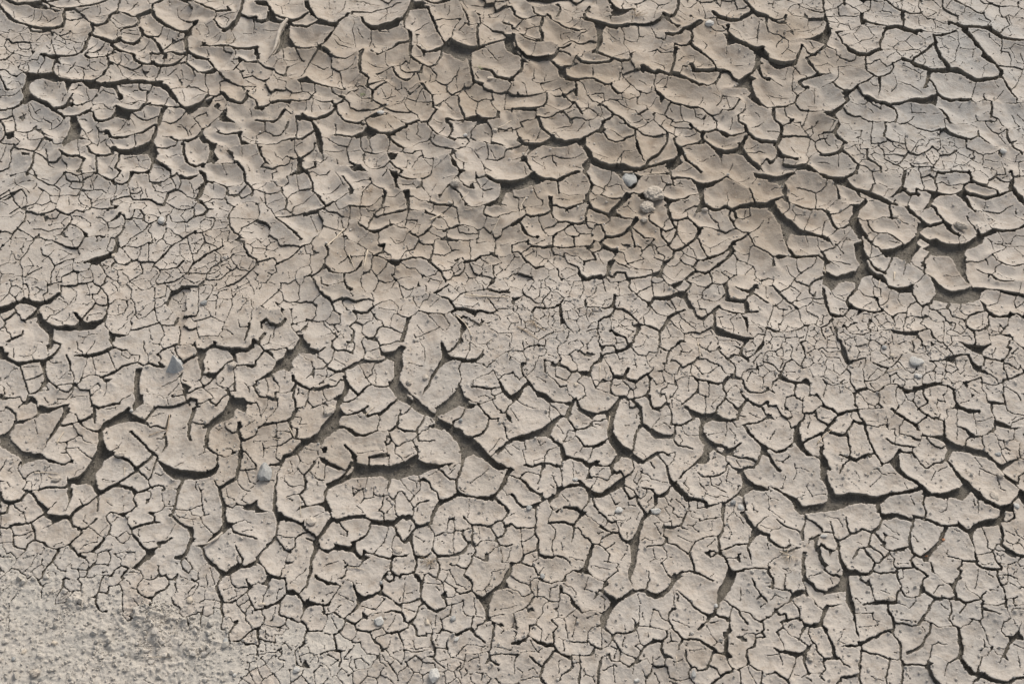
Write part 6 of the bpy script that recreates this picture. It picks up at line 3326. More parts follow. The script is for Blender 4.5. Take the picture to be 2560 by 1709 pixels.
# ---- gaps that part the plates
SDW = np.full(GX.shape, BIG, f32)
zero = lambda q: np.zeros(len(q))
for P in holes:
    x, y = unproj(P[:, 0], P[:, 1]); hole_dist(SDW, np.stack([x, y], 1))
for wd, t, q in lines:
    if wd >= 5.0 and not t: draw_line(SDW, wd, t, q, zero, .012, .78+.14*min(max((820-q[:, 1].mean())/450, 0), 1))
# ---- dish of the plates: distance to the nearest parting gap
ST = 3
cm = SDW[::ST, ::ST] < .0006
def edt(mask, R):
    g = np.full(mask.shape, float(R), f32); g[mask] = 0
    h, w_ = mask.shape
    for k in range(1, R+1):
        g[k:] = np.minimum(g[k:], np.where(mask[:-k], k, R)); g[:-k] = np.minimum(g[:-k], np.where(mask[k:], k, R))
    g2 = g*g; o = g2.copy()
    for k in range(1, R+1):
        o[:, k:] = np.minimum(o[:, k:], g2[:, :-k]+k*k); o[:, :-k] = np.minimum(o[:, :-k], g2[:, k:]+k*k)
    return np.sqrt(o)
RC = 20
DWc = edt(cm, RC)*ST*GS
for _ in range(2):
    DWc[1:-1, 1:-1] = (DWc[1:-1, 1:-1]*4+DWc[:-2, 1:-1]+DWc[2:, 1:-1]+DWc[1:-1, :-2]+DWc[1:-1, 2:])/8
def up(c):
    yy = np.arange(ny)/ST; xx = np.arange(nx)/ST
    j = np.minimum(yy.astype(int), c.shape[0]-2); i = np.minimum(xx.astype(int), c.shape[1]-2)
    fy = (yy-j).astype(f32)[:, None]; fx = (xx-i).astype(f32)[None, :]
    r0 = c[j]; r1 = c[j+1]; r = r0*(1-fy)+r1*fy
    return (r[:, i]*(1-fx)+r[:, i+1]*fx).astype(f32)
DW = up(DWc)
# how strongly the crust curls from place to place
CURL = .62*np.ones(GX.shape, f32)
CURL += 0.98*np.clip((880-PV)/420, 0, 1)
for b in ((280, 620, 330, 190, .3), (1400, 800, 230, 110, .6), (2250, 900, 330, 90, .55), (2350, 100, 240, 120, .5), (2330, 380, 200, 70, .5),
          (140, 1640, 560, 270, .85), (60, 120, 130, 80, .3), (850, 1670, 420, 70, .7)):
    CURL *= 1-b[4]*blob(*b[:4])
A0 = .0080
# (eased, so the ground never steps where the curling fades)
def boxblur(a, r):
    for _ in range(2):
        c = np.cumsum(np.pad(a, ((r+1, r), (0, 0)), mode='edge'), 0, dtype=np.float64); a = (c[2*r+1:]-c[:-2*r-1])/(2*r+1)
        c = np.cumsum(np.pad(a, ((0, 0), (r+1, r)), mode='edge'), 1, dtype=np.float64); a = (c[:, 2*r+1:]-c[:, :-2*r-1])/(2*r+1)
    return a.astype(f32)
CURL = boxblur(CURL, 34)
dish = -A0*CURL*(1-(1-np.minimum(DW/(.040), 1))**1.8)
FLAT = blob(140, 1640, 430, 190)
ZT = (dish*(1-.0*FLAT)).astype(f32)
def zlook(q):
    z = np.zeros(len(q))
    for _ in range(2):
        x, y = unproj(q[:, 0], q[:, 1], z)
        i = np.clip(((x-X0)/GS).astype(int), 0, nx-1); j = np.clip(((y-Y0)/GS).astype(int), 0, ny-1)
        z = ZT[j, i]
    return z
SDT = SDW.copy()
for wd, t, q in lines:
    if not (wd >= 5.0 and not t): draw_line(SDT, wd, t, q, zlook, .008, .47+(.11 if q[:, 0].mean() < 720 and 380 < q[:, 1].mean() < 840 else 0)+.13*min(max((700-q[:, 1].mean())/400, 0), 1))

# how wide the gaps are hereabouts (it sets how deep they go)
WIDE = boxblur((SDW < 0).astype(f32), 6)
DEP = (.0013 + (.0062+.0045*np.clip((850-PV)/450, 0, 1))*np.clip((WIDE-.12)/.5, 0, 1)).astype(f32)
# ---- fine crazing that nobody could trace: a cellular net, denser in some patches
SZ = np.full(GX.shape, .044, f32); OPEN = np.full(GX.shape, -.27, f32)
for u, v, ru, rv, s, o in ((280, 600, 330, 200, .024, .0), (560, 660, 150, 110, .018, .45), (1420, 800, 170, 90, .018, .6), (1330, 700, 140, 90, .024, .3),
        (2000, 880, 200, 70, .018, .7), (2250, 900, 330, 80, .024, .3), (2300, 60, 300, 90, .034, .4), (2330, 390, 190, 50, .022, .6), (60, 120, 110, 60, .018, .5),
        (2160, 830, 120, 50, .014, .8), (60, 1430, 160, 60, .020, .0), (450, 1490, 200, 60, .020, .35), (800, 1670, 440, 55, .014, .8), (560, 1670, 110, 60, .010, .8), (1180, 690, 160, 60, .022, .2),
        (1650, 820, 220, 60, .026, .3), (1830, 1220, 150, 60, .022, .0), (2520, 1420, 70, 80, .016, .7), (1500, 1640, 300, 70, .028, .2), (1060, 1480, 200, 80, .028, .1), (230, 170, 260, 60, .026, .3), (1700, 1300, 180, 60, .022, .1)):
    b = blob(u, v, ru, rv) > .45
    SZ[b] = s; OPEN[b] = o
out_f = (PU < 0) | (PU > PW) | (PV < 0) | (PV > PH)
SZ[out_f] = .032; OPEN[out_f] = 1.0
OPEN[FLAT > .3] = -.9
# dart throwing with varying radius
cand = np.stack([rng.uniform(X0, X1, 60000), rng.uniform(Y0, Y1, 60000)], 1)
ci = ((cand[:, 0]-X0)/GS).astype(int).clip(0, nx-1); cj = ((cand[:, 1]-Y0)/GS).astype(int).clip(0, ny-1)
csz = SZ[cj, ci]; cell = {}
seeds = []
CW = .044
for (x, y), s, inn in zip(cand, csz, DOM[cj, ci]):
    if not inn: continue
    kx, ky = int(x/CW), int(y/CW); ok = True; rr = (s*.72)**2
    for a in (-1, 0, 1):
        for b in (-1, 0, 1):
            for (px, py) in cell.get((kx+a, ky+b), ()):
                if (px-x)**2+(py-y)**2 < rr: ok = False; break
            if not ok: break
        if not ok: break
    if ok: cell.setdefault((kx, ky), []).append((x, y)); seeds.append((x, y, s))
F1 = np.full(GX.shape, 1e3, f32); F2 = np.full(GX.shape, 1e3, f32); I1 = np.zeros(GX.shape, np.int32); I2 = np.zeros(GX.shape, np.int32)
for k, (x, y, s) in enumerate(seeds):
    m = s*1.7
    i0 = max(int((x-m-X0)/GS), 0); i1 = min(int((x+m-X0)/GS)+2, nx); j0 = max(int((y-m-Y0)/GS), 0); j1 = min(int((y+m-Y0)/GS)+2, ny)
    d = (QX[j0:j1, i0:i1]-f32(x))**2+(QY[j0:j1, i0:i1]-f32(y))**2
    a = F1[j0:j1, i0:i1]; b = F2[j0:j1, i0:i1]; p = I1[j0:j1, i0:i1]; r_ = I2[j0:j1, i0:i1]
    m1 = d < a; m2 = (~m1) & (d < b)
    b[m1] = a[m1]; r_[m1] = p[m1]; a[m1] = d[m1]; p[m1] = k
    b[m2] = d[m2]; r_[m2] = k
SA = np.array(seeds)
sep = np.hypot(SA[I1, 0]-SA[I2, 0], SA[I1, 1]-SA[I2, 1]).astype(f32)
ED = (F2-F1)/np.maximum(2*sep, 1e-4)
lo = np.minimum(I1, I2).astype(np.int64); hi = np.maximum(I1, I2).astype(np.int64)
hsh = ((lo*7919+hi*104729) % 1009)/1009.0
opn = OPEN + (hsh.astype(f32)*1.3-.55) + .55*vnoise(GX, GY, .018, 77)
hwn = np.where(opn > .12, np.clip(.00022+.00030*opn, .00022, .0005), -.01).astype(f32)
hwn *= np.where(hwn > 0, 1+.35*vnoise(GX, GY, .012, 78), 1)
SDV = (ED-hwn).astype(f32)
# never right beside a traced crack, where it would only chip off splinters
SDV = np.where((SDT < .0032) & (OPEN < .9), np.maximum(SDV, .004-SDT*.5), SDV)
SD = np.minimum(SDT, SDV)
del F1, F2, ED, sep, lo, hi, hsh, opn, hwn

# ---- plates = islands between the cracks
TH = .36*GS
MK = (SD > TH) & DOM
cellm = MK[:-1, :-1] & MK[1:, :-1] & MK[:-1, 1:] & MK[1:, 1:]
def components(m):
    h, w_ = m.shape
    st = m.copy(); st[:, 1:] &= ~m[:, :-1]
    rid = np.cumsum(st.ravel()).reshape(h, w_).astype(np.int32)-1; rid[~m] = -1
    n = int(rid.max())+1
    both = m[:-1] & m[1:]
    a = rid[:-1][both]; b = rid[1:][both]
    e = np.unique(a.astype(np.int64)*n+b); a = (e//n).astype(np.int64); b = (e % n).astype(np.int64)
    L = np.arange(n)
    while True:
        la, lb = L[a], L[b]; mn = np.minimum(la, lb)
        if (la == lb).all(): break
        np.minimum.at(L, la, mn); np.minimum.at(L, lb, mn)
        while True:
            L2 = L[L]
            if (L2 == L).all(): break
            L = L2
    u, inv = np.unique(L, return_inverse=True)
    out = np.full(m.shape, -1, np.int32); out[m] = inv[rid[m]]
    return out, len(u)
LB, nlab = components(cellm)
area_w = PU*0
cu = PU[:-1, :-1]; cv = PV[:-1, :-1]
pixw = (FOCAL/SENSOR*PW*GS)**2*sp/((cp*GY[:-1, :-1]+sp*CAM_H)**2)*1.0
infr = (cu > 0) & (cu < PW) & (cv > 0) & (cv < PH)
flat_lab = LB.ravel()
ok = flat_lab >= 0
AR = np.bincount(flat_lab[ok], weights=(pixw*infr).ravel()[ok], minlength=nlab)     # area seen, in photo pixels
ARW = np.bincount(flat_lab[ok], minlength=nlab)*GS*GS
print("islands", nlab, "in view >60px", (AR > 60).sum(), "largest", np.sort(AR)[::-1][:12].astype(int), 'n300', int(np.sort(AR)[::-1][300]))
# ---------------------------------------------------------------- materials
def new_mat(name):
    m = bpy.data.materials.new(name); m.use_nodes = True
    t = m.node_tree; b = t.nodes["Principled BSDF"]; b.inputs["Roughness"].default_value = .93
    b.inputs["Specular IOR Level"].default_value = .18
    return m, t, b
def N(t, kind, **kw):
    n = t.nodes.new(kind)
    for k, v in kw.items():
        if hasattr(n, k): setattr(n, k, v)
        else: n.inputs[k].default_value = v
    return n
def mixrgb(t, fac, a, b, mode='MIX'):
    n = t.nodes.new("ShaderNodeMix"); n.data_type = 'RGBA'; n.blend_type = mode
    for s, v in ((0, fac), (6, a), (7, b)):
        if hasattr(v, 'links') or hasattr(v, 'is_linked'): t.links.new(v, n.inputs[s])
        else: n.inputs[s].default_value = v if s == 0 else (*v, 1)
    return n.outputs[2]
def ramp(t, v, a, b):
    n = t.nodes.new("ShaderNodeMapRange"); t.links.new(v, n.inputs[0]); n.inputs[1].default_value = a; n.inputs[2].default_value = b
    return n.outputs[0]
def tex(t, scale, detail=4, rough=.6, kind="ShaderNodeTexNoise"):
    n = t.nodes.new(kind); n.inputs["Scale"].default_value = scale
    if kind == "ShaderNodeTexNoise": n.inputs["Detail"].default_value = detail; n.inputs["Roughness"].default_value = rough
    g = t.nodes.get("geo") or t.nodes.new("ShaderNodeNewGeometry"); g.name = "geo"
    t.links.new(g.outputs["Position"], n.inputs["Vector"])
    return n
def bump(t, b, h, strength, dist, prev=None):
    n = t.nodes.new("ShaderNodeBump"); n.inputs["Strength"].default_value = strength; n.inputs["Distance"].default_value = dist
    t.links.new(h, n.inputs["Height"])
    if prev: t.links.new(prev, n.inputs["Normal"])
    t.links.new(n.outputs[0], b.inputs["Normal"]); return n.outputs[0]

def mud_top():
    m, t, b = new_mat("dry_mud")
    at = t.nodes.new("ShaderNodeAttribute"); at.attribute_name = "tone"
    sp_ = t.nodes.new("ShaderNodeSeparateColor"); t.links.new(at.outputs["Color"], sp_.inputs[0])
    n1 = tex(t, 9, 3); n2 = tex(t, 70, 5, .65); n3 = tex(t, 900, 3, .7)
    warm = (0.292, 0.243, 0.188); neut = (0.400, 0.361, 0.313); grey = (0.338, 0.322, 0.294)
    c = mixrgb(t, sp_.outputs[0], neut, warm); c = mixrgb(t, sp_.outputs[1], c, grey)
    c = mixrgb(t, ramp(t, n1.outputs[0], .40, .68), c, mixrgb(t, .5, c, (0.46, .40, .335)))
    dk = mixrgb(t, 1.0, c, (0.76, 0.72, 0.68), 'MULTIPLY')
    c = mixrgb(t, ramp(t, n2.outputs[0], .50, .74), c, dk)
    n4 = tex(t, 22, 5, .6); c = mixrgb(t, ramp(t, n4.outputs[0], .52, .72), c, mixrgb(t, 1.0, c, (0.80, 0.77, 0.74), 'MULTIPLY'))
    pale = mixrgb(t, .45, c, (0.56, .51, .45))
    c = mixrgb(t, ramp(t, n3.outputs[0], .55, .9), c, pale)
    v = tex(t, 260, kind="ShaderNodeTexVoronoi"); 
    sp2 = t.nodes.new("ShaderNodeSeparateColor"); t.links.new(v.outputs["Color"], sp2.inputs[0])
    mm = t.nodes.new("ShaderNodeMath"); mm.operation = 'MULTIPLY'
    t.links.new(ramp(t, v.outputs["Distance"], .22, .12), mm.inputs[0]); t.links.new(ramp(t, sp2.outputs[0], .97, .985), mm.inputs[1])
    c = mixrgb(t, mm.outputs[0], c, (0.25, .21, .17))
    t.links.new(c, b.inputs["Base Color"])
    p = bump(t, b, tex(t, 2200, 4, .7).outputs[0], .35, .0006)
    p = bump(t, b, tex(t, 420, 4, .6).outputs[0], .45, .0016, p)
    bump(t, b, tex(t, 120, 3, .5).outputs[0], .30, .004, p)
    return m
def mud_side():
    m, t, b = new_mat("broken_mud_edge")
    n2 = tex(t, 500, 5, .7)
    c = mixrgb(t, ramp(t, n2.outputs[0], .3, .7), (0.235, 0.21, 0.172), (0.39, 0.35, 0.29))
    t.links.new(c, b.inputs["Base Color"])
    bump(t, b, tex(t, 700, 5, .75).outputs[0], .9, .003)
    return m
def soil():
    m, t, b = new_mat("damp_soil")
    n1 = tex(t, 40, 4); n2 = tex(t, 1100, 4, .75)
    c = mixrgb(t, ramp(t, n1.outputs[0], .35, .65), (0.165, 0.148, 0.122), (0.245, 0.22, 0.182))
    c = mixrgb(t, ramp(t, n2.outputs[0], .52, .72), c, (0.46, 0.41, 0.33))
    t.links.new(c, b.inputs["Base Color"])
    p = bump(t, b, tex(t, 900, 4, .8).outputs[0], 1.0, .003)
    bump(t, b, tex(t, 200, 3, .6).outputs[0], .6, .006, p)
    return m
def dusty():
    m, t, b = new_mat("dusty_dirt")
    n1 = tex(t, 12, 4); n2 = tex(t, 160, 5, .7); n3 = tex(t, 1000, 3, .7)
    c = mixrgb(t, ramp(t, n1.outputs[0], .35, .65), (0.405, 0.376, 0.328), (0.445, 0.405, 0.350))
    c = mixrgb(t, ramp(t, n2.outputs[0], .58, .85), c, (0.35, 0.325, 0.28))
    c = mixrgb(t, ramp(t, n3.outputs[0], .58, .8), c, (0.52, 0.475, 0.42))
    t.links.new(c, b.inputs["Base Color"])
    p = bump(t, b, tex(t, 1500, 4, .8).outputs[0], .5, .0009)
    bump(t, b, tex(t, 260, 5, .7).outputs[0], .5, .003, p)
    return m
def far_mud():
    m, t, b = new_mat("crazed_mud_beyond")
    n1 = tex(t, 6, 4); n2 = tex(t, 90, 5, .7)
    c = mixrgb(t, ramp(t, n1.outputs[0], .35, .65), (0.33, 0.29, 0.24), (0.40, 0.36, 0.305))
    c = mixrgb(t, ramp(t, n2.outputs[0], .55, .8), c, (0.30, 0.265, 0.22))
    t.links.new(c, b.inputs["Base Color"])
    v = tex(t, 24, kind="ShaderNodeTexVoronoi"); v.feature = 'DISTANCE_TO_EDGE'
    g = t.nodes["geo"]; nn = t.nodes.new("ShaderNodeTexNoise"); nn.inputs["Scale"].default_value = 60; t.links.new(g.outputs["Position"], nn.inputs["Vector"])
    va = t.nodes.new("ShaderNodeVectorMath"); va.operation = 'MULTIPLY_ADD'; va.inputs[1].default_value = (.02, .02, .02)
    t.links.new(nn.outputs["Color"], va.inputs[0]); t.links.new(g.outputs["Position"], va.inputs[2]); t.links.new(va.outputs[0], v.inputs["Vector"])
    p = bump(t, b, ramp(t, v.outputs["Distance"], 0, .07), 1.0, .008)
    bump(t, b, tex(t, 400, 5, .7).outputs[0], .5, .002, p)
    return m
def rock(name, a, bcol, speck, scale=300):
    m, t, b = new_mat(name); b.inputs["Roughness"].default_value = .8
    c = mixrgb(t, ramp(t, tex(t, scale, 5, .7).outputs[0], .38, .62), a, bcol)
    c = mixrgb(t, ramp(t, tex(t, scale*4, 3, .7).outputs[0], .60, .72), c, speck)
    t.links.new(c, b.inputs["Base Color"]); bump(t, b, tex(t, scale*2.5, 5, .7).outputs[0], .6, .0015)
    return m
M_TOP, M_SIDE, M_SOIL, M_DUST = mud_top(), mud_side(), soil(), dusty()
M_GREY = rock("grey_stone", (.25, .25, .238), (.36, .355, .33), (.46, .44, .40))
M_LGREY = rock("light_grey_stone", (.34, .345, .335), (.47, .465, .44), (.25, .26, .26))
M_PALE = rock("pale_stone", (.40, .39, .365), (.50, .48, .43), (.33, .33, .32))
M_TAN = rock("tan_stone", (.43, .37, .29), (.52, .45, .36), (.60, .54, .45))
M_CLOD = rock("mud_clod", (.36, .315, .26), (.47, .415, .345), (.55, .50, .42), 220)
M_RED = rock("orange_stone", (.50, .20, .09), (.62, .32, .18), (.5, .4, .3), 600)
def straw_mat(name, a, b_):
    m, t, b = new_mat(name); b.inputs["Roughness"].default_value = .7
    c = mixrgb(t, ramp(t, tex(t, 500, 3).outputs[0], .35, .65), a, b_); t.links.new(c, b.inputs["Base Color"]); return m
M_STRAW = straw_mat("dry_straw", (.44, .36, .26), (.60, .52, .41)); M_STRAWD = straw_mat("brown_twig", (.30, .23, .16), (.42, .34, .25))
M_GREEN = straw_mat("green_sprout", (.20, .24, .10), (.32, .34, .18))

# ---------------------------------------------------------------- heights
gyv, gxv = np.gradient(SD, GS)
gn = np.maximum(np.hypot(gxv, gyv), 1e-6); NXg = (gxv/gn).astype(f32); NYg = (gyv/gn).astype(f32); del gxv, gyv, gn
def bumps(X, Y, cell, seed, prob, r0, r1, h0, h1):
    """small round blisters and dents strewn over the mud"""
    r = np.random.RandomState(seed); n = 128
    JX, JY = r.rand(n, n).astype(f32), r.rand(n, n).astype(f32); PR = r.rand(n, n).astype(f32); RR = (r0+(r1-r0)*r.rand(n, n)).astype(f32); HH = (h0+(h1-h0)*r.rand(n, n)).astype(f32)
    x = X/cell+500; y = Y/cell+500; ix = np.floor(x).astype(np.int32); iy = np.floor(y).astype(np.int32)
    out = np.zeros(X.shape, f32)
    for a in (-1, 0, 1):
        for b in (-1, 0, 1):
            u = (ix+a) % n; v = (iy+b) % n
            d = np.hypot(x-(ix+a)-JX[v, u], y-(iy+b)-JY[v, u])*cell/RR[v, u]
            out += np.where((PR[v, u] < prob) & (d < 1), HH[v, u]*(1-d*d)**2, 0)
    return out
low = np.clip((PV-500)/700, .22, 1)
Z = ZT.copy()
Z += (.0009*(1-np.minimum(SD/.009, 1))**2).astype(f32)*np.clip(1.3-CURL*.4, .3, 1)
Z -= (.00035*(1-np.minimum(np.maximum(SD, 0)/.0010, 1))**2).astype(f32)
Z += fbm(GX, GY, .12, 101, 2)*.0022 + fbm(GX, GY, .022, 111, 2)*.0006 + fbm(GX, GY, .0045, 121, 2)*.00014
Z += bumps(GX, GY, .015, 5, .42, .0016, .0036, .0004, .0011)*low + bumps(GX, GY, .011, 6, .22, .0012, .0022, -.0003, -.0001)*low
Z += bumps(GX, GY, .034, 8, .22, .003, .006, .0008, .0020)
SMALL = np.clip(1.2-CURL*1.1, 0, 1)
Z += SMALL*(np.abs(fbm(GX, GY, .010, 131, 3))*.0011 + fbm(GX, GY, .0035, 141, 2)*.0003)
# gravelly corner: lumps, scrapes and a few ridges
RG = blob(360, 1610, 170, 95)
Z += FLAT*(fbm(GX, GY, .05, 151, 3)*.0012 + np.abs(fbm(GX, GY, .014, 161, 3))*.0010 + np.maximum(fbm(GX, GY, .0062, 165, 3)-.50, 0)*.0022)
Z += RG*(np.abs(fbm(GX, GY, .034, 171, 4))*.0040 + np.maximum(fbm(GX, GY, .013, 175, 4)-.42, 0)*.0055 - .002)
Z += FLAT*np.maximum(fbm(GX, GY, .017, 185, 4)-.72, 0)*.0070
# every plate sits a little higher or lower and a little askew
lx = np.bincount(flat_lab[ok], weights=GX[:-1, :-1].ravel()[ok], minlength=nlab)/np.maximum(ARW/GS/GS, 1)
ly = np.bincount(flat_lab[ok], weights=GY[:-1, :-1].ravel()[ok], minlength=nlab)/np.maximum(ARW/GS/GS, 1)
LR = np.sqrt(ARW/math.pi)
off = rng.uniform(-1, 1, nlab)*np.minimum(LR*.05, .0012)
tx = rng.normal(0, .035, nlab); ty = rng.normal(0.0, .035, nlab)
big = LR > .08; off[big] = 0; tx[big] = 0; ty[big] = 0
VL = np.full(GX.shape, -1, np.int32)      # label per vertex
for a, b in ((0, 0), (1, 0), (0, 1), (1, 1)):
    v = VL[a:ny-1+a, b:nx-1+b]; mm_ = LB >= 0; v[mm_] = LB[mm_]
vm = VL >= 0; vl = VL[vm]
Z[vm] += (off[vl]+tx[vl]*(GX[vm]-lx[vl])+ty[vl]*(GY[vm]-ly[vl])).astype(f32)

# ---- lay the rims on the crack edges
PXg, PYg = GX.copy(), GY.copy()
bd = vm & (SD < 1.9*GS)
nb = np.zeros(vm.shape, bool)
nb[1:-1, 1:-1] = ~(cellm[:-1, :-1] & cellm[1:, :-1] & cellm[:-1, 1:] & cellm[1:, 1:])
bd &= nb
sh = np.minimum(SD[bd], 1.0*GS)
PXg[bd] -= NXg[bd]*sh; PYg[bd] -= NYg[bd]*sh
rimv = bd

# mud colour patches; upper-centre warm ones also paint in shade of slopes left flat
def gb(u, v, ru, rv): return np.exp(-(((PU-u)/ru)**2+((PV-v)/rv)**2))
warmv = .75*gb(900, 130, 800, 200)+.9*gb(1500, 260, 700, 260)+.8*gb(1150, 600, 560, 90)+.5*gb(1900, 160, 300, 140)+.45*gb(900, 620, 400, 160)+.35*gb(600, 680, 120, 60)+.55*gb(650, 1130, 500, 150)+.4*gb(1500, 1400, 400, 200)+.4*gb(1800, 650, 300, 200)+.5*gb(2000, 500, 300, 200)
greyv = .95*gb(2450, 150, 420, 280)+.45*gb(2200, 330, 300, 120)+.5*gb(60, 200, 230, 200)+.75*gb(100, 1650, 420, 170)+.55*gb(2400, 1500, 400, 260)+.35*gb(200, 520, 350, 120)+.3*gb(2400, 950, 200, 150)+.6*gb(300, 1420, 250, 90)
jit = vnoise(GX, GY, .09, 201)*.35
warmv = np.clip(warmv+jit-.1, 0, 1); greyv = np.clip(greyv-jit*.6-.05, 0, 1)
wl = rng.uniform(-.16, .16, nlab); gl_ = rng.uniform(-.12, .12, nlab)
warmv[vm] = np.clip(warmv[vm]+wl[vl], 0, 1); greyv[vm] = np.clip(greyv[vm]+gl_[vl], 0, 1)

# ---------------------------------------------------------------- meshes, island by island
NV = nx*ny
vid = np.arange(NV, dtype=np.int64).reshape(ny, nx)
jj, ii = np.nonzero(LB >= 0)
lab = LB[jj, ii].astype(np.int64)
quads = np.stack([vid[jj, ii], vid[jj, ii+1], vid[jj+1, ii+1], vid[jj+1, ii]], 1)
qm = np.zeros(len(quads), np.int8)
pad = np.full((ny+1, nx+1), -1, np.int32); pad[1:-1, 1:-1] = LB
fs, fl = [], []
# boundary sides, ordered so that the wall faces out of the plate
for dj, di, va, vb in ((-1, 0, (0, 0), (0, 1)), (0, 1, (0, 1), (1, 1)), (1, 0, (1, 1), (1, 0)), (0, -1, (1, 0), (0, 0))):
    e = pad[jj+1+dj, ii+1+di] < 0
    a = vid[jj[e]+va[0], ii[e]+va[1]]; b = vid[jj[e]+vb[0], ii[e]+vb[1]]; l_ = lab[e]
    for k in range(3):
        fs.append(np.stack([b+k*NV, a+k*NV, a+(k+1)*NV, b+(k+1)*NV], 1)); fl.append(l_)
walls = np.concatenate(fs); wl_ = np.concatenate(fl)
F = np.concatenate([quads, walls]); FL = np.concatenate([lab, wl_]); FM = np.concatenate([qm, np.ones(len(walls), np.int8)])
o_ = np.argsort(FL, kind='stable'); F, FL, FM = F[o_], FL[o_], FM[o_]
start = np.searchsorted(FL, np.arange(nlab+1))
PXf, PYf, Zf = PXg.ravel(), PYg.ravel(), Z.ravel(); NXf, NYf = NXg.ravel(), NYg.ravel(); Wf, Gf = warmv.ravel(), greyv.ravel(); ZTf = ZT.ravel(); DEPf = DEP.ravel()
hn = np.random.RandomState(3).rand(65536).astype(f32)
def positions(ids):
    k = ids//NV; g = ids % NV
    x, y, z = PXf[g].copy(), PYf[g].copy(), Zf[g].copy()
    h = hn[(g*31) % 65536]-.5; h2 = hn[(g*17+k*5) % 65536]-.5
    down = np.choose(k, [0, .22, .62, 1.3]).astype(f32)*DEPf[g]; inn = np.choose(k, [0, -.0001, .0008, .0018]).astype(f32)*(DEPf[g]/.008)
    inn = inn + (k > 0)*h2*.0011; down = down*(1+.25*h*(k > 0))
    z -= down; x += NXf[g]*inn; y += NYf[g]*inn
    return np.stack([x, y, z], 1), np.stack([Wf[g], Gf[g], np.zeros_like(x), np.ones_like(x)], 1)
def mesh_from(name, faces, fmat, mats):
    u, inv = np.unique(faces.ravel(), return_inverse=True)
    co, colr = positions(u)
    return co, colr, inv.astype(np.int32).reshape(-1, 4)
def make_mesh(name, co, quads_, mats, fmat=None, colr=None, origin=None, smooth=True, nv=4):
    me = bpy.data.meshes.new(name); n = len(quads_)
    if origin is not None: co = co-np.array(origin, f32)
    me.vertices.add(len(co)); me.vertices.foreach_set("co", co.astype(f32).ravel())
    me.loops.add(n*nv); me.loops.foreach_set("vertex_index", quads_.astype(np.int32).ravel())
    me.polygons.add(n); me.polygons.foreach_set("loop_start", np.arange(n, dtype=np.int32)*nv)
    for m in mats: me.materials.append(m)
    if fmat is not None: me.polygons.foreach_set("material_index", fmat.astype(np.int32))
    me.polygons.foreach_set("use_smooth", np.full(n, smooth))
    if colr is not None:
        a = me.color_attributes.new("tone", 'FLOAT_COLOR', 'POINT'); a.data.foreach_set("color", colr.astype(f32).ravel())
    me.update(calc_edges=True); return me
def link(name, me, loc=(0, 0, 0)):
    o = bpy.data.objects.new(name, me); S.collection.objects.link(o); o.location = loc; return o

dirt_i, dirt_j = [int(v) for v in ((unproj(60, 1650)[0]-X0)/GS, (unproj(60, 1650)[1]-Y0)/GS)]
dirt_lab = int(LB[dirt_j, dirt_i])
order = [int(k) for k in np.argsort(-AR) if k != dirt_lab]
top = order[:298]
plates = []
for k in top:
    f = F[start[k]:start[k+1]]; fm = FM[start[k]:start[k+1]]
    co, colr, q = mesh_from("mud_plate", f, fm, None)
    org = (float(lx[k]), float(ly[k]), float(co[:, 2].min()))
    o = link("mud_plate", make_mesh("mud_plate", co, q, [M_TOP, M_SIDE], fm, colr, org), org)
    plates.append((k, o))
rest = np.ones(nlab, bool); rest[top] = False; rest[dirt_lab] = False
sel = rest[FL] & ((ARW[FL] > 1.2e-5))
co, colr, q = mesh_from("", F[sel], None, None)
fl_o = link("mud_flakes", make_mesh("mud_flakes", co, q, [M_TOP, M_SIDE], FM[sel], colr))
fl_o['kind'] = 'stuff'; fl_o['label'] = 'countless small crazed mud flakes filling the ground between the larger plates'; fl_o['category'] = 'mud flakes'
f = F[start[dirt_lab]:start[dirt_lab+1]]
co, colr, q = mesh_from("", f, None, None)
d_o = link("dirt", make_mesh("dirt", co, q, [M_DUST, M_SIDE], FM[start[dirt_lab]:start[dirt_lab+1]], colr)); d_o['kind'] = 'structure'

# ---- the soil under the plates
FS = 2
sx, sy = GX[::FS, ::FS], GY[::FS, ::FS]
Z0s = boxblur(ZT, 9)[::FS, ::FS] - .0012
zs = Z0s - DEP[::FS, ::FS] + fbm(sx, sy, .05, 301, 3)*.0022 + fbm(sx, sy, .007, 311, 3)*.0009 + np.random.RandomState(5).rand(*sx.shape)*.0013
zs += bumps(sx, sy, .010, 12, .35, .0012, .0035, .0005, .0026)
zt_ = np.where(vm, Z, 1.0).astype(f32)[::FS, ::FS]
for _ in range(2):
    z2 = zt_.copy()
    for a, b in ((1, 0), (-1, 0), (0, 1), (0, -1)): z2 = np.minimum(z2, np.roll(zt_, (a, b), (0, 1)))
    zt_ = z2
zs = np.minimum(zs, zt_-.0022)
edge = np.clip((np.maximum.reduce([-PU[::FS, ::FS]-margin+60, PU[::FS, ::FS]-PW-margin+60, -PV[::FS, ::FS]-margin+60, PV[::FS, ::FS]-PH-margin+60]))/60, 0, 1)
zs = zs*(1-edge) + edge*(-.0085+fbm(sx, sy, .02, 321, 3)*.001)
h_, w_ = sx.shape
vi = np.arange(h_*w_).reshape(h_, w_)
q = np.stack([vi[:-1, :-1], vi[:-1, 1:], vi[1:, 1:], vi[1:, :-1]], -1).reshape(-1, 4)
e2 = ((edge[:-1, :-1]+edge[1:, 1:]) > .9).ravel()
so = link("soil", make_mesh("soil", np.stack([sx, sy, zs], -1).reshape(-1, 3), q, [M_SOIL, M_DUST], e2)); so['kind'] = 'structure'
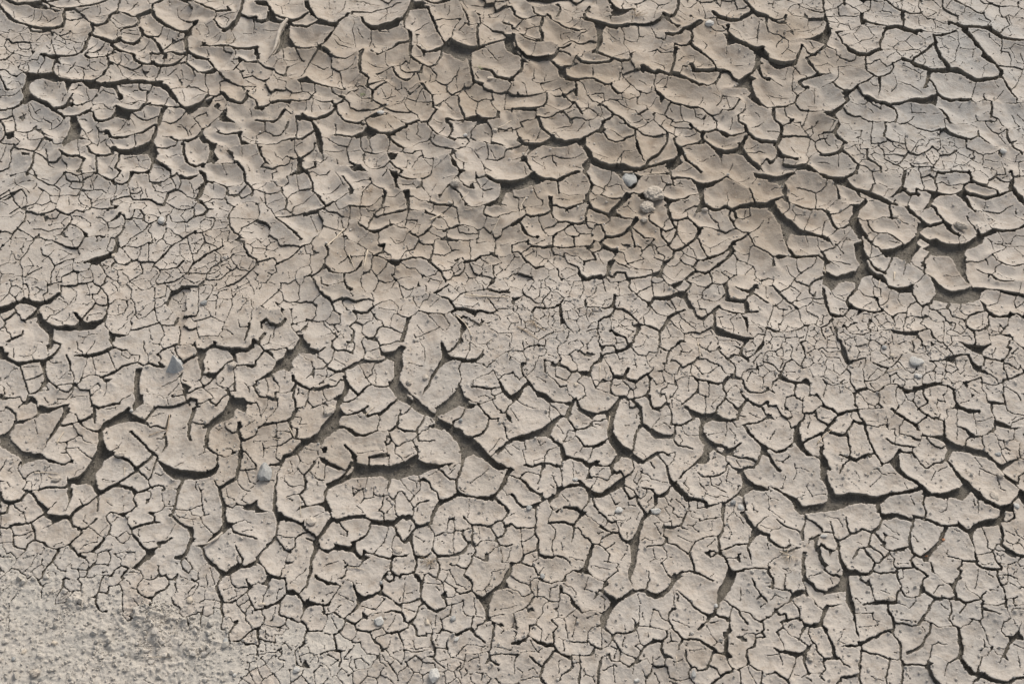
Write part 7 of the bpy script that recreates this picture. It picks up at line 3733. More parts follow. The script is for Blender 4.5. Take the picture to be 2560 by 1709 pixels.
# ---- and the plain beyond, out to the horizon (a ring whose inner border is the soil sheet's)
ring = []
bx0, bx1, by0, by1 = float(sx.min()), float(sx.max()), float(sy.min()), float(sy.max())
lv = [0, .02, .1, .4, 1.5, 8, 60, 400]
vv_, qq_ = [], []
nside = 40
per = [(bx0+(bx1-bx0)*t/nside, by0) for t in range(nside)]+[(bx1, by0+(by1-by0)*t/nside) for t in range(nside)]+[(bx1-(bx1-bx0)*t/nside, by1) for t in range(nside)]+[(bx0, by1-(by1-by0)*t/nside) for t in range(nside)]
cxm, cym = (bx0+bx1)/2, (by0+by1)/2
for li, e in enumerate(lv):
    for (x, y) in per:
        kx = 1+e/((bx1-bx0)/2); ky = 1+e/((by1-by0)/2)
        vv_.append((cxm+(x-cxm)*kx, cym+(y-cym)*ky, -.0085 if li == 0 else -.0085+.004*mnoise.noise((x*3*kx, y*3*ky, 0))))
npz = len(per)
for li in range(len(lv)-1):
    for a in range(npz):
        b = (a+1) % npz; qq_.append((li*npz+b, li*npz+a, (li+1)*npz+a, (li+1)*npz+b))
qq_ = np.array(qq_)[:, ::-1]
go = link("ground", make_mesh("ground", np.array(vv_, f32), qq_, [far_mud()])); go['kind'] = 'structure'
# ---------------------------------------------------------------- stones, clods, straws on the mud
def surf(x, y, r=0):
    i = int((x-X0)/GS); j = int((y-Y0)/GS)
    i = min(max(i, 3), nx-4); j = min(max(j, 3), ny-4); k = max(int(r/GS), 1)
    v = Z[max(j-k, 0):j+k+1, max(i-k, 0):i+k+1]; m = vm[max(j-k, 0):j+k+1, max(i-k, 0):i+k+1]
    return float(np.percentile(v[m], 60)) if m.any() else float(ZT[j, i]-DEP[j, i])
def mpp(y): return (cp*y+sp*CAM_H)*SENSOR/FOCAL/PW
import bmesh
def ico(sub):
    bm = bmesh.new(); bmesh.ops.create_icosphere(bm, subdivisions=sub, radius=1.0)
    v = np.array([q.co[:] for q in bm.verts], np.float64); f = np.array([[q.index for q in p.verts] for p in bm.faces]); bm.free(); return v, f
ICO5, ICO4, ICO1 = ico(5), ico(4), ico(1)
def stone(name, u, v, wpx, hpx, rot, style, mat, label, cat, outline=None, tall=.55, seed=0, group=None):
    r = np.random.RandomState(seed+int(u)*3+int(v)); V, Fc = ICO5 if wpx > 24 else ICO4
    x, y = unproj(u, v, -.003); m = mpp(y)
    kq = .93 if wpx > 30 else .85; wpx, hpx = wpx*kq, hpx*kq
    W = wpx*m; H = tall*(wpx+hpx)/2*m*.75; D = max((hpx*m - H*.55*cp)/sp, W*.5)
    if outline is not None: pass
    P = V.copy(); rad = np.ones(len(P))
    if style in ('angular', 'pebble', 'pyramid'):
        n = {'angular': 13, 'pebble': 34, 'pyramid': 5}[style]
        Nn = r.normal(size=(n, 3)); Nn /= np.linalg.norm(Nn, axis=1)[:, None]; hh = r.uniform(.72, .98, n)
        if style == 'pyramid':
            Nn = np.array([(-.62, -.55, .56), (.70, -.42, .58), (.45, .70, .55), (-.55, .66, .5), (0, 0, -1)], float); Nn /= np.linalg.norm(Nn, axis=1)[:, None]; hh = np.array([.44, .44, .5, .5, .4])
        if style == 'angular' and outline is None:
            Nn[:3, 2] = np.abs(Nn[:3, 2])
        dt = P@Nn.T; rr = np.where(dt > .05, hh/np.maximum(dt, .05), 9)
        rad = np.minimum(rr.min(1), 1.15)
        if style == 'pebble': rad = rad*.5+.5*rad.mean()
    th = np.arctan2(P[:, 1], P[:, 0])
    if outline is not None:
        ang = np.array([a for a, _ in outline])*math.pi/180; rv = np.array([b for _, b in outline])
        prof = np.interp((th) % (2*math.pi), np.append(ang, ang[0]+2*math.pi), np.append(rv, rv[0])); 
        P[:, 0] *= prof; P[:, 1] *= prof
    nz = np.array([mnoise.fractal(Vector(p*1.6)+Vector((u, v, 0)), .8, 2.1, 4) for p in P])
    if style == 'clod':
        nz2 = np.array([abs(mnoise.noise(Vector(p*3.2)+Vector((v, u, 0)))) for p in P]); rad = 1+nz*.30-.35*nz2+.1
    else: rad = rad*(1+nz*(.05 if style != 'pebble' else .07))
    P *= rad[:, None]
    c, s = math.cos(rot), math.sin(rot)
    P[:, 0] *= W/2; P[:, 1] *= D/2; P[:, 2] *= H/2
    X = P[:, 0]*c-P[:, 1]*s; Y = P[:, 0]*s+P[:, 1]*c; P[:, 0] = X; P[:, 1] = Y
    z0 = surf(x, y, W*.3); base = P[:, 2].min()
    P[:, 2] -= base; zc = z0-.18*H
    # the seen middle of the stone is half its height above the ground
    x, y = unproj(u, v, zc+H*.36)
    me = make_mesh(name, P, Fc, [mat], nv=3, smooth=style in ('pebble', 'clod'))
    o = link(name, me, (x, y, zc)); o['label'] = label; o['category'] = cat; o['group'] = group or 'stones lying on the cracked mud'
    return o
tear = [(0, .95), (40, 1.0), (75, 1.1), (110, .95), (150, .95), (175, 1.1), (200, 1.0), (235, .85), (265, 1.1), (290, .95), (330, .9)]
heart = [(0, 1.2), (40, .85), (70, .45), (95, .6), (130, 1.15), (170, 1.0), (215, 1.05), (260, 1.1), (310, 1.0)]
tall_ = [(0, 1.0), (40, .9), (70, .98), (95, 1.05), (125, .95), (160, .8), (200, .95), (240, 1.08), (270, .95), (320, 1.1)]
ST_ = [
 ("stone", 1574, 454, 37, 50, .1, 'angular', M_GREY, "dark speckled grey teardrop-shaped stone, pointed end down, by the lumpy clod", "stone", tear, .75),
 ("stone", 661, 1179, 36, 56, .1, 'angular', M_GREY, "upright blue-grey angular stone beside the deep gap, tallest stone here", "stone", tall_, .7),
 ("mud_clod", 1636, 488, 50, 40, .2, 'clod', M_CLOD, "broad lumpy rear half of the pale clod beside the dark teardrop stone", "mud clod", None, .6),
 ("mud_clod", 1618, 522, 38, 34, .4, 'clod', M_CLOD, "rounded front lump of the pale clod near the dark teardrop stone", "mud clod", None, .7),
 ("mud_clod", 1610, 550, 19, 17, 0, 'clod', M_CLOD, "tiny pale crumb just below the big lumpy clod", "mud clod", None, .7),
 ("stone", 1773, 60, 24, 25, .3, 'angular', M_PALE, "small squarish grey-white stone at the rim near the top edge", "stone", None, .8),
 ("pebble", 1226, 196, 22, 14, .1, 'pebble', M_TAN, "smooth oval tan pebble resting at a plate edge", "pebble", None, .6),
 ("pebble", 951, 281, 25, 14, 0, 'pebble', M_PALE, "flat whitish oval pebble at the junction of thin cracks", "pebble", None, .5),
 ("pebble", 2508, 379, 23, 22, 0, 'pebble', M_PALE, "round pale pebble on finely crazed grey mud near the right edge", "pebble", None, .8),
 ("mud_clod", 1139, 460, 28, 24, .5, 'clod', M_CLOD, "tan clod wedged above the thick crack beside the crumbly rise", "mud clod", None, .8),
 ("stone", 403, 552, 22, 30, .2, 'pebble', M_PALE, "cream egg-shaped stone standing among small flakes", "stone", None, .8),
 ("stone", 510, 758, 24, 16, .2, 'angular', M_GREY, "low blue-grey stone among fine flakes above the pyramid-shaped stone", "stone", None, .7),
 ("pebble", 283, 639, 13, 13, 0, 'pebble', M_TAN, "little round tan pebble at the end of a dark gap", "pebble", None, .8),
 ("stone", 2290, 903, 40, 36, -.2, 'pebble', M_PALE, "heart-shaped pale grey stone on fine flakes", "stone", heart, .7),
 ("pebble", 2211, 868, 17, 16, 0, 'pebble', M_GREY, "round grey pebble in crumbly mud left of the heart-shaped stone", "pebble", None, .8),
 ("stone", 2294, 940, 24, 16, .1, 'angular', M_PALE, "flat pale stone just below the heart-shaped stone", "stone", None, .6),
 ("stone", 2230, 888, 14, 14, .5, 'pebble', M_TAN, "tiny tan stone between the heart-shaped stone and its round neighbour", "stone", None, .7),
 ("stone", 2495, 1135, 18, 13, .1, 'angular', M_GREY, "small grey stone on a thin crack by the right edge", "stone", None, .7),
 ("mud_clod", 2487, 1240, 24, 28, .1, 'clod', M_CLOD, "smooth raised lump on the long plate near the right edge", "mud clod", None, .5),
 ("mud_clod", 2500, 1187, 18, 20, .1, 'clod', M_CLOD, "knobbly crumb wedged in the crack above the smooth raised lump", "mud clod", None, .7),
 ("stone", 2541, 1264, 18, 22, .4, 'pebble', M_PALE, "pale oval stone in the gap at the right edge", "stone", None, .7),
 ("stone", 1547, 1275, 26, 18, .1, 'angular', M_PALE, "whitish angular stone on a plate, left of the flat whitish one", "stone", None, .6),
 ("stone", 1638, 1277, 29, 18, .1, 'angular', M_PALE, "whitish flat stone at the head of the straight wide crack", "stone", None, .6),
 ("stone", 1833, 1255, 18, 17, .1, 'angular', M_GREY, "small grey stone left of the wide black gap, upper of two", "stone", None, .8),
 ("stone", 1852, 1268, 20, 25, .5, 'pebble', M_PALE, "rounded pale grey stone directly below its smaller grey neighbour", "stone", None, .7),
 ("stone", 1438, 1198, 14, 12, .1, 'angular', M_PALE, "tiny bluish white stone at the rim of a notched plate", "stone", None, .7),
 ("stone", 1323, 1269, 18, 15, .1, 'angular', M_GREY, "grey stone sunk in the crack at a plate corner", "stone", None, .6),
 ("mud_clod", 2239, 541, 24, 14, .1, 'pebble', M_CLOD, "short pale clod lying across a thin crack", "mud clod", None, .8),
 ("mud_clod", 2401, 568, 36, 20, -.45, 'clod', M_CLOD, "long slanted clod lying in the curled plate at the right", "mud clod", None, .8),
 ("stone", 948, 1552, 28, 28, .1, 'angular', M_PALE, "chunky white and grey stone on a thin arched crack", "stone", None, .8),
 ("stone", 1133, 1546, 17, 17, .4, 'angular', M_GREY, "small pointed blue-grey stone amid low flakes", "stone", None, .8),
 ("stone", 1141, 1597, 18, 11, .5, 'angular', M_PALE, "thin pale chip slanting beside a crack junction", "stone", None, .5),
 ("stone", 1086, 1688, 29, 44, -.15, 'angular', M_PALE, "tall whitish stone cut by the bottom edge", "stone", None, .6),
 ("stone", 741, 1674, 20, 22, -.6, 'angular', M_PALE, "slanted pale stone on smooth crumbly mud near the bottom edge", "stone", None, .7),
 ("mud_clod", 776, 1303, 30, 26, .2, 'angular', M_CLOD, "cream blocky clod on the plate between two deep cracks", "mud clod", None, .7),
 ("stone", 654, 1510, 25, 14, .1, 'pebble', M_TAN, "flat cream stone lying over a crack end", "stone", None, .6),
 ("pebble", 953, 1455, 11, 13, .1, 'pebble', M_GREY, "tiny grey pebble wedged where two wide cracks meet", "pebble", None, .8),
 ("stone", 1068, 1556, 14, 18, .1, 'angular', M_TAN, "tan upright chip right of the chunky white stone", "stone", None, .8),
 ("stone", 474, 1499, 20, 22, .1, 'pebble', M_TAN, "cream rounded stone above fine crazing near the dirt patch", "stone", None, .7),
 ("pebble", 305, 1636, 10, 10, .1, 'pebble', M_GREY, "tiny bluish round pebble on the rough dirt patch", "pebble", None, .9),
 ("pebble", 34, 1646, 14, 15, .1, 'pebble', M_GREY, "grey round pebble on the dirt patch by the left edge", "pebble", None, .8),
 ("stone", 60, 1629, 13, 20, -.5, 'pebble', M_TAN, "small slanted tan stone on the dirt patch near the left edge", "stone", None, .7),
 ("stone", 136, 1607, 18, 14, .1, 'angular', M_TAN, "cream angular stone on the dirt patch, nearest its smooth upper part", "stone", None, .7),
 ("mud_clod", 87, 1683, 28, 20, .4, 'clod', M_CLOD, "rough tan clod on the dirt patch near the bottom left corner", "mud clod", None, .7),
 ("stone", 564, 1604, 18, 28, .1, 'pebble', M_GREY, "smooth grey stone at the edge of the fine crazing", "stone", None, .5),
 ("pebble", 586, 1686, 13, 12, .1, 'pebble', M_PALE, "tiny pale pebble on fine crazing by the bottom edge", "pebble", None, .8),
 ("stone", 2060, 1339, 25, 13, .1, 'pebble', M_PALE, "white oval stone resting against a curved crack", "stone", None, .6),
 ("mud_clod", 2025, 1643, 20, 22, .1, 'clod', M_CLOD, "pale lump on a plate corner low in the picture", "mud clod", None, .7),
 ("mud_clod", 2228, 1496, 24, 16, .1, 'clod', M_CLOD, "grey clod at the end of a short dark slit", "mud clod", None, .7),
 ("stone", 2359, 1348, 8, 9, .1, 'angular', M_RED, "tiny orange stone chip at the gap rim, upper of two", "stone", None, .9),
 ("stone", 2316, 1389, 10, 5, .1, 'angular', M_RED, "tiny orange sliver at the gap rim, lower of two", "stone", None, .7),
 ("pebble", 1439, 961, 13, 13, .1, 'pebble', M_TAN, "pinkish round pebble on a plate above the crescent gap", "pebble", None, .8),
 ("mud_clod", 1022, 957, 17, 15, .1, 'clod', M_CLOD, "small crumb on the tongue-shaped plate", "mud clod", None, .8),
 ("pebble", 1152, 1050, 14, 13, .1, 'pebble', M_GREY, "small grey pebble on the plate right of the gap crossing", "pebble", None, .9),
 ("mud_clod", 824, 1027, 24, 34, -.5, 'clod', M_CLOD, "slanted grey lump on the raised plate rim above the wide gap", "mud clod", None, .6),
 ("mud_clod", 1064, 944, 15, 18, .1, 'clod', M_CLOD, "pale crumb at the tip of the slit in the tongue-shaped plate", "mud clod", None, .6),
 ("mud_clod", 300, 1136, 26, 16, .1, 'clod', M_CLOD, "pale clod at the rim of the deep gap left of the broad double plate", "mud clod", None, .6),
 ("pebble", 329, 1026, 12, 11, .1, 'pebble', M_PALE, "tiny white pebble at the end of the gap near the broad double plate", "pebble", None, .9),
 ("mud_clod", 141, 1198, 26, 16, .3, 'clod', M_CLOD, "grey crumbly clod beside a bent straw", "mud clod", None, .6),
 ("stone", 1356, 1440, 13, 16, .1, 'angular', M_GREY, "tiny grey stone on the rim of a low round plate", "stone", None, .8),
 ("stone", 1735, 1685, 13, 22, -.2, 'angular', M_GREY, "narrow grey stone by the bottom edge crack", "stone", None, .6),
 ("stone", 1591, 1700, 17, 12, .1, 'angular', M_PALE, "whitish chip cut by the bottom edge", "stone", None, .6),
 ("pebble", 1790, 1513, 13, 15, .1, 'pebble', M_PALE, "pale pebble at the foot of the wide straight gap", "pebble", None, .8),
 ("pebble", 1042, 1455-90, 12, 12, .1, 'pebble', M_TAN, "tan round bump on the plate below the long gap", "pebble", None, .6),
 ("mud_clod", 1762, 526, 17, 13, .1, 'clod', M_CLOD, "little pale clod at the curled corner right of the teardrop stone", "mud clod", None, .8),
 ("mud_clod", 995, 1376, 24, 22, .1, 'clod', M_CLOD, "small tan clod on the crossing of low cracks", "mud clod", None, .5),
 ("mud_clod", 580, 914, 20, 18, .1, 'clod', M_CLOD, "pale clod on a plate corner right of the pyramid-shaped stone", "mud clod", None, .7),
 ("stone", 1163, 338, 15, 13, .1, 'pebble', M_PALE, "pale stone at the end of a thin straw near a plate tip", "stone", None, .7),
 ("mud_clod", 1238, 327, 14, 13, .1, 'clod', M_CLOD, "whitish crumb beside the slanted straw above the centre", "mud clod", None, .7),
 ("mud_clod", 1042, 1290+88, 10, 10, .1, 'clod', M_CLOD, "tiny crumb on the round plate low centre", "mud clod", None, .7),
]
for a in ST_:
    if 'tiny crumb on the round' in a[8] or 'tan round bump' in a[8]: continue
    stone(*a[:10], outline=a[10], tall=a[11], group={'mud clod': 'loose clods of dried mud'}.get(a[9], 'stones and pebbles lying on the mud'))

def pyramid_stone():
    x0, y0 = unproj(438, 922, -.004); zb = surf(x0, y0, .008)-.003; m = mpp(y0)
    def g(u, v): x, y = unproj(u, v, zb); return Vector((x-x0, y-y0, 0))
    a, b, c, d, e = g(414, 934), g(445, 936), g(464, 926), g(458, 905), g(424, 908)
    ax, ay = unproj(440, 916, zb); H = (916-886)*m/cp; top = Vector((ax-x0, ay-y0, H)); t2 = top+Vector((.004, -.004, -.006))
    bm = bmesh.new(); v = [bm.verts.new(q) for q in (a, b, c, d, e, top, t2)]
    for f in ((0, 1, 6), (0, 6, 5), (1, 2, 6), (2, 5, 6), (2, 3, 5), (3, 4, 5), (4, 0, 5), (4, 3, 2), (4, 2, 1), (4, 1, 0)): bm.faces.new([v[k] for k in f])
    bmesh.ops.subdivide_edges(bm, edges=bm.edges[:], cuts=7, use_grid_fill=True)
    bmesh.ops.triangulate(bm, faces=bm.faces[:])
    for q in bm.verts:
        n = mnoise.fractal(q.co*120, .7, 2.2, 4); q.co += q.co.normalized()*n*.0011
    bm.verts.index_update(); V = np.array([q.co[:] for q in bm.verts]); Fc = np.array([[q.index for q in f.verts] for f in bm.faces]); bm.free()
    o = link("stone", make_mesh("stone", V, Fc, [M_LGREY], nv=3, smooth=False), (x0, y0, zb))
    o['label'] = "pyramid-shaped grey stone with a pale sunlit face and dark face"; o['category'] = "stone"; o['group'] = 'stones and pebbles lying on the mud'
pyramid_stone()
def tube(name, pts, wpx, mat, label, cat, group, lift=0.0, taper=.5, ridge=False, flat=.7):
    P = []; n = 0
    pts = np.array(pts, float); seglen = np.hypot(*np.diff(pts, axis=0).T); tot = seglen.sum(); m = max(int(tot/5), 5)
    cum = np.concatenate([[0], np.cumsum(seglen)]); ss = np.linspace(0, tot, m)
    U = np.interp(ss, cum, pts[:, 0]); Vv = np.interp(ss, cum, pts[:, 1])
    zz = np.array([surf(*unproj(a, b, -.003), .0025) for a, b in zip(U, Vv)])
    x, y = unproj(U, Vv, -.003); rr = wpx*(.8 if name == 'straw' else 1)*mpp(y.mean())/2
    # a stiff stalk bridges the hollows: straight line lifted clear of the highest point
    line = np.interp(ss, [0, tot], [zz[0], zz[-1]]); line = line + max((zz-line).max(), 0)*.85
    zf = line + rr*.7 + lift
    x, y = unproj(U, Vv, zf); C = np.stack([x, y, zf], 1)
    r = np.random.RandomState(int(pts[0, 0])); sides = 8; V = []; Q = []
    for k in range(m):
        d = C[min(k+1, m-1)]-C[max(k-1, 0)]; d = d/max(np.linalg.norm(d), 1e-9); s = np.cross(d, (0, 0, 1)); s /= max(np.linalg.norm(s), 1e-9); u_ = np.cross(s, d)
        f = k/(m-1); w_ = rr*(1-taper*f)*(1+.14*math.sin(k*1.7+r.rand()*2)); 
        if ridge: w_ *= max(.12, math.sin(math.pi*min(max(.12+f*.86, 0), 1)))**.7
        for a in range(sides):
            t = 2*math.pi*a/sides; V.append(C[k]+s*math.cos(t)*w_+u_*math.sin(t)*w_*flat)
    for k in range(m-1):
        for a in range(sides):
            b = (a+1) % sides; Q.append((k*sides+a, k*sides+b, (k+1)*sides+b, (k+1)*sides+a))
    for k in (0, m-1):
        for a in range(0, sides-2, 2):
            Q.append((k*sides, k*sides+a+1, k*sides+a+2, k*sides+(a+3) % sides) if k else (k*sides, k*sides+(a+3) % sides, k*sides+a+2, k*sides+a+1))
    V = np.array(V); o0 = V.mean(0); o0[2] = V[:, 2].min()
    Q = [q_ for q_ in Q if len(set(q_)) == 4]
    o = link(name, make_mesh(name, V-o0, np.array(Q), [mat]), o0); o['label'] = label; o['category'] = cat; o['group'] = group; return o
SG_ = 'straws and dry stalks lying on the mud'
for pts, wpx, mt, lab_ in (
 ([(817, 614), (840, 594), (861, 571)], 6, M_STRAW, "thick slanted dry stalk below the small round plates, centre left"),
 ([(1073, 550), (1090, 542), (1107, 534)], 6, M_STRAW, "short pale straw piece lying over a thin crack above centre"),
 ([(1229, 586), (1240, 562), (1250, 541)], 3.5, M_STRAW, "steep pale straw with its top against a plate tip"),
 ([(1162, 736), (1200, 740), (1240, 742), (1272, 741)], 6, M_STRAW, "long level pale stalk near the middle of the ground"),
 ([(1141, 788), (1163, 808), (1174, 828), (1181, 845)], 5, M_STRAW, "long bent straw slanting down into the gap right of the tongue-shaped plate"),
 ([(919, 625), (914, 646), (910, 668)], 4.5, M_STRAW, "upright short pale straw between small plates"),
 ([(872, 636), (880, 655), (889, 676)], 2.5, M_STRAW, "hair-thin straw crossing a small round plate"),
 ([(142, 1108), (149, 1094), (159, 1079)], 4.5, M_STRAW, "short pale straw standing steep on a plate near the left edge"),
 ([(372, 1088), (395, 1079), (421, 1073)], 4, M_STRAWD, "brown straw lying over the crumbly notch of the broad double plate"),
 ([(424, 1036), (421, 1060), (416, 1085), (405, 1092)], 3, M_STRAWD, "thin brown twig standing over the notch of the broad double plate"),
 ([(85, 1181), (115, 1180), (145, 1183)], 3.5, M_STRAW, "pale level straw on a plate rim left of the deep curved gap"),
 ([(121, 1188), (131, 1194), (142, 1203)], 3.5, M_STRAW, "bent whitish straw beside the grey crumbly clod"),
 ([(312, 1168), (311, 1190)], 3, M_STRAW, "stubby upright straw on the plate under the broad double plate"),
 ([(1316, 492), (1304, 510), (1299, 536)], 3, M_STRAW, "thin pale straw curving beside a short dark crack"),
 ([(1293, 816), (1320, 830), (1345, 848)], 4.5, M_STRAWD, "brown stalk slanting over crumbly mud left of the fine flakes"),
 ([(1334, 810), (1348, 818), (1364, 826)], 4, M_STRAWD, "shorter brown stalk just above the slanting brown one"),
 ([(2237, 680), (2235, 700)], 5, M_STRAW, "pale upright chip of straw on a curled plate"),
 ([(913, 1038), (922, 1028), (934, 1017)], 3.5, M_STRAW, "pale straw slanting on a plate above the long gap"),
 ([(683, 1094), (691, 1096), (700, 1099)], 3, M_STRAW, "tiny straw crossing a straight thin crack"),
 ([(724, 1069), (730, 1080), (737, 1094)], 3, M_STRAW, "fine pale fibre at a plate notch above the wide gap"),
 ([(1245, 320), (1262, 312), (1282, 299)], 4.5, M_STRAW, "pale slanted straw beside a whitish crumb above the centre"),
 ([(1373, 295), (1397, 294)], 3, M_STRAWD, "orange-brown straw on a plate below the top curls"),
 ([(2218, 928), (2236, 923), (2256, 918)], 3.5, M_STRAW, "straight straw pointing at the heart-shaped stone"),
 ([(372, 1641), (400, 1641), (427, 1642)], 2.5, M_STRAW, "very thin level straw on the rough dirt patch"),
 ([(870, 1416), (890, 1419), (913, 1423)], 3, M_STRAW, "thin pale straw across the plate with two slits"),
 ([(2043, 1109), (2053, 1096), (2066, 1083), (2082, 1072)], 4, M_STRAWD, "brown straw along the raised edge of a round plate lower right"),
 ([(2046, 1098), (2060, 1109)], 3, M_STRAW, "short pale straw crossing the brown one lower right"),
 ([(1500, 913), (1499, 950)], 2.5, M_STRAW, "faint upright fibre on a small plate right of centre"),
 ([(1745, 856), (1752, 892)], 3, M_STRAW, "pale fibre steep across fine flakes right of centre"),
 ([(1691, 1640), (1693, 1668)], 2.5, M_STRAW, "faint upright straw among low plates near the bottom"),
 ([(1280+245, 854+185), (1280+238, 854+222)], 2.5, M_STRAW, "pale thin fibre on a round-topped plate by the narrow tall one"),
 ([(1948, 1376), (1966, 1385), (1971, 1372)], 2.5, M_STRAW, "curly pale rootlet near a long thin crack lower right"),
 ([(640+112, 854+435), (640+110, 854+395)], 2.5, M_STRAW, "upright pale fibre below the upright blue-grey stone"),
 ([(1150, 500), (1160, 493), (1172, 480)], 3, M_STRAW, "whitish straw on a plate beside the tan clod"),
 ([(1180, 470+52), (1160, 470+56)], 3, M_STRAW, "tiny level straw chip near the tan clod"),
 ([(2064, 683), (2061, 632+36)], 3, M_STRAW, "pale straw curl on the edge of a grey crust, upper right"),
 ([(2200, 700), (2196, 720)], 2.5, M_STRAW, "faint straw fibre by a dark gap at the right"),
): tube("straw", pts, wpx, mt, lab_, "straw", SG_)
tube("mud_sliver", [(718, 48), (706, 64), (697, 82), (693, 100), (687, 120), (675, 141)], 13, M_CLOD, "long curved mud sliver standing on edge in the gap near the top", "mud sliver", "odd pieces", taper=.5, ridge=True, flat=1.2)
tube("mud_sliver", [(556, 1330), (540, 1345), (520, 1357), (500, 1361)], 9, M_CLOD, "curved mud sliver peeling along the rim above the dirt patch", "mud sliver", "odd pieces", ridge=True, flat=.8)
# tufts of withered root
def tuft(u, v, size, n, mat, label, name, cat):
    r = random.Random(int(u)); x, y = unproj(u, v, -.003); zb = surf(x, y, .002); x, y = unproj(u, v, zb+.002)
    m = mpp(y); V = []; Q = []
    for k in range(n):
        a = r.uniform(0, 2*math.pi); L = size*m*r.uniform(.3, .6); el = r.uniform(.1, .9); w_ = .00035; prev = None; px, py, pz = 0, 0, 0
        for s in range(5):
            sdx, sdy = -math.sin(a)*w_*(1-s*.15), math.cos(a)*w_*(1-s*.15); b = len(V)
            V += [(px+sdx, py+sdy, pz), (px-sdx, py-sdy, pz), (px-sdx, py-sdy, pz+w_), (px+sdx, py+sdy, pz+w_)]
            if s:
                for c0 in range(4): Q.append((b-4+c0, b-4+(c0+1) % 4, b+(c0+1) % 4, b+c0))
            a += r.uniform(-.6, .6); px += math.cos(a)*L/4; py += math.sin(a)*L/4; pz = max(0, pz+L/4*(el-s*.35))
    o = link(name, make_mesh(name, np.array(V), np.array(Q), [mat]), (x, y, zb)); o['label'] = label; o['category'] = cat
tuft(1073, 1403, 46, 16, M_STRAWD, "small withered root tuft on a plate between low cracks", "root_tuft", "root tuft")
tuft(925, 477, 40, 12, M_STRAWD, "fine brown root wisps on the smooth rise left of centre", "root_wisp", "root tuft")
tuft(565, 103, 50, 12, M_STRAW, "pale root wisps at a plate meeting point, upper left", "root_wisp", "root tuft")
tuft(1590, 38, 56, 16, M_STRAWD, "brown root fibres spread over the plate near the top edge", "root_wisp", "root tuft")
tuft(1202, 170, 20, 9, M_GREEN, "tiny green sprout by the smooth oval tan pebble", "sprout", "sprout")
tuft(908, 234, 24, 9, M_GREEN, "tiny green sprout beside a dark junction upper left", "sprout", "sprout")
tuft(1975, 1387, 60, 14, M_STRAW, "pale tangled rootlets on a plate near the lower right", "root_wisp", "root tuft")
tuft(1280+55, 427+375, 50, 14, M_STRAWD, "brown root fibres in crumbly mud below centre", "root_wisp", "root tuft")

# crumbs: small bits of dried mud past counting
def crumbs(name, n, wmap, rmin, rmax, mat, label, cat, floor=False):
    r = np.random.RandomState(len(name)+n); V0, F0 = ICO1
    p = wmap.ravel().astype(np.float64); p /= p.sum(); idx = r.choice(len(p), n, p=p)
    j, i = idx//wmap.shape[1], idx % wmap.shape[1]
    x = X0+i*GS*3; y = Y0+j*GS*3; J, I = np.minimum(j*3, ny-1), np.minimum(i*3, nx-1)
    z = np.where(vm[J, I], Z[J, I], ZT[J, I]-DEP[J, I]-.0005)
    rad = rmin+(rmax-rmin)*r.rand(n)**3.4
    sc = rad[:, None]*r.uniform(.65, 1.15, (n, 3)); an = r.rand(n)*6.28
    P = V0[None]*(1+.42*r.uniform(-1, 1, (n, len(V0), 1)))*sc[:, None, :]
    c, s = np.cos(an)[:, None], np.sin(an)[:, None]; X = P[..., 0]*c-P[..., 1]*s; Y = P[..., 0]*s+P[..., 1]*c
    P[..., 0] = X+x[:, None]; P[..., 1] = Y+y[:, None]; P[..., 2] += (z+sc[:, 2]*.35)[:, None]
    Fa = (F0[None]+(np.arange(n)*len(V0))[:, None, None]).reshape(-1, 3)
    o = link(name, make_mesh(name, P.reshape(-1, 3), Fa, [mat], nv=3, smooth=False)); o['kind'] = 'stuff'; o['label'] = label; o['category'] = cat
w3 = (DOM & vm & (PU > -60) & (PV > -60) & (PV < PH+60) & (PU < PW+60))[::3, ::3].astype(f32)
wm = w3*(.10+.9*(SMALL[::3, ::3])**1.5+1.3*FLAT[::3, ::3]+1.6*RG[::3, ::3])*(.3+np.clip(vnoise(GX[::3, ::3], GY[::3, ::3], .04, 91)+.3, 0, 1))
crumbs("mud_crumbs", 14000, wm, .0004, .0024, M_DUST, "scattered crumbs of dried mud on the crazed ground", "mud crumbs")
crumbs("dirt_lumps", 420, w3*(RG[::3, ::3]*(.25+np.clip(vnoise(GX[::3, ::3], GY[::3, ::3], .03, 95), 0, 1)*2)+FLAT[::3, ::3]*.2), .0008, .0048, M_DUST, "lumps and grit of dry dirt on the rough bottom corner", "dirt lumps")
wm2 = (DOM & ~vm & (WIDE > .3))[::3, ::3].astype(f32)
crumbs("soil_crumbs", 9000, wm2, .0004, .0019, M_SOIL, "gritty soil crumbs lying in the gaps between the plates", "soil crumbs")

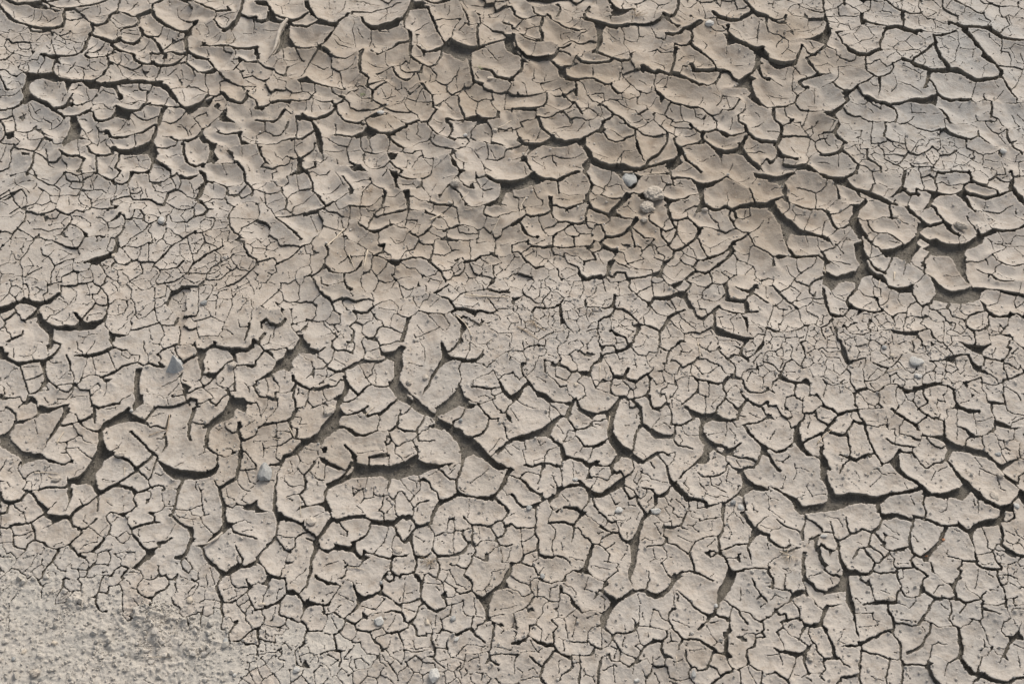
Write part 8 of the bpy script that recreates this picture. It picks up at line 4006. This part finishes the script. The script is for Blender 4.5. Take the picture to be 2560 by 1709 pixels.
# ---------------------------------------------------------------- what each plate is called
LM = [("the dark teardrop-shaped stone", 1574, 454), ("the pyramid-shaped stone", 437, 914), ("the upright blue-grey stone", 661, 1178),
 ("the heart-shaped stone", 2290, 903), ("the standing mud sliver", 694, 95), ("the long level stalk", 1216, 740), ("the thick slanted stalk", 840, 594),
 ("the dirt patch", 300, 1560), ("the long slanted clod", 2401, 568), ("the two orange chips", 2338, 1368), ("the tall whitish stone", 1086, 1640),
 ("the cream blocky clod", 776, 1303), ("the squarish grey-white stone", 1773, 60), ("the big gap crossing", 1090, 1035), ("the bent straw", 141, 1198),
 ("the tiny green sprout", 1202, 170), ("the chunky white stone", 948, 1552), ("the straight wide crack", 1600, 1360), ("the round pale pebble", 2508, 379),
 ("the low pale lump", 2025, 1643), ("the cream egg-shaped stone", 403, 552), ("the foot-of-gap pebble", 1790, 1513), ("the smooth raised lump", 2487, 1240),
 ("the pinkish pebble", 1439, 961), ("the short pale clod", 2239, 541), ("the paired grey stones", 1845, 1262), ("the flat whitish pebble", 951, 281),
 ("the upper left corner", 60, 60), ("the dark pocket at upper left", 180, 320), ("the whitish flat stone", 1638, 1277)]
DIRS = ["right of", "up and right of", "above", "up and left of", "left of", "down and left of", "below", "down and right of"]
used = {}; info = []
for k, o in plates:
    u, v = proj(lx[k], ly[k]); L = min(LM, key=lambda a: math.hypot((a[1]-u), (a[2]-v)*1.15)); d = math.hypot(L[1]-u, L[2]-v)
    s = int(round(math.atan2(L[2]-v, u-L[1])/(math.pi/4))) % 8
    info.append((d, k, o, L[0], s, u, v))
info.sort(key=lambda a: a[0])
srt = np.sort([AR[k] for k, _ in plates])
ORD = ["nearest", "second", "third", "fourth", "fifth", "sixth", "seventh", "eighth", "ninth", "tenth", "eleventh", "twelfth"]
for d, k, o, ln, s, u, v in info:
    n = used.get((ln, s), 0); used[(ln, s)] = n+1
    m = flat_lab[start[k]:start[k]+1]
    co = np.array([c[:2] for c in o.bound_box]); sx_ = np.ptp(co[:, 0]); sy_ = np.ptp(co[:, 1])*.78
    q = np.searchsorted(srt, AR[k])/len(srt)
    size = "huge" if q > .96 else "large" if q > .72 else "medium-sized" if q > .35 else "small"
    shape = "wide" if sx_ > 1.6*sy_ else "tall narrow" if sy_ > 1.35*sx_ else "rounded" if q < .5 else "broad"
    o['label'] = f"{size} {shape} mud plate, {ORD[min(n, 11)]} one {DIRS[s]} {ln}"
    o['category'] = "mud plate"; o['group'] = "curled plates of dried mud"
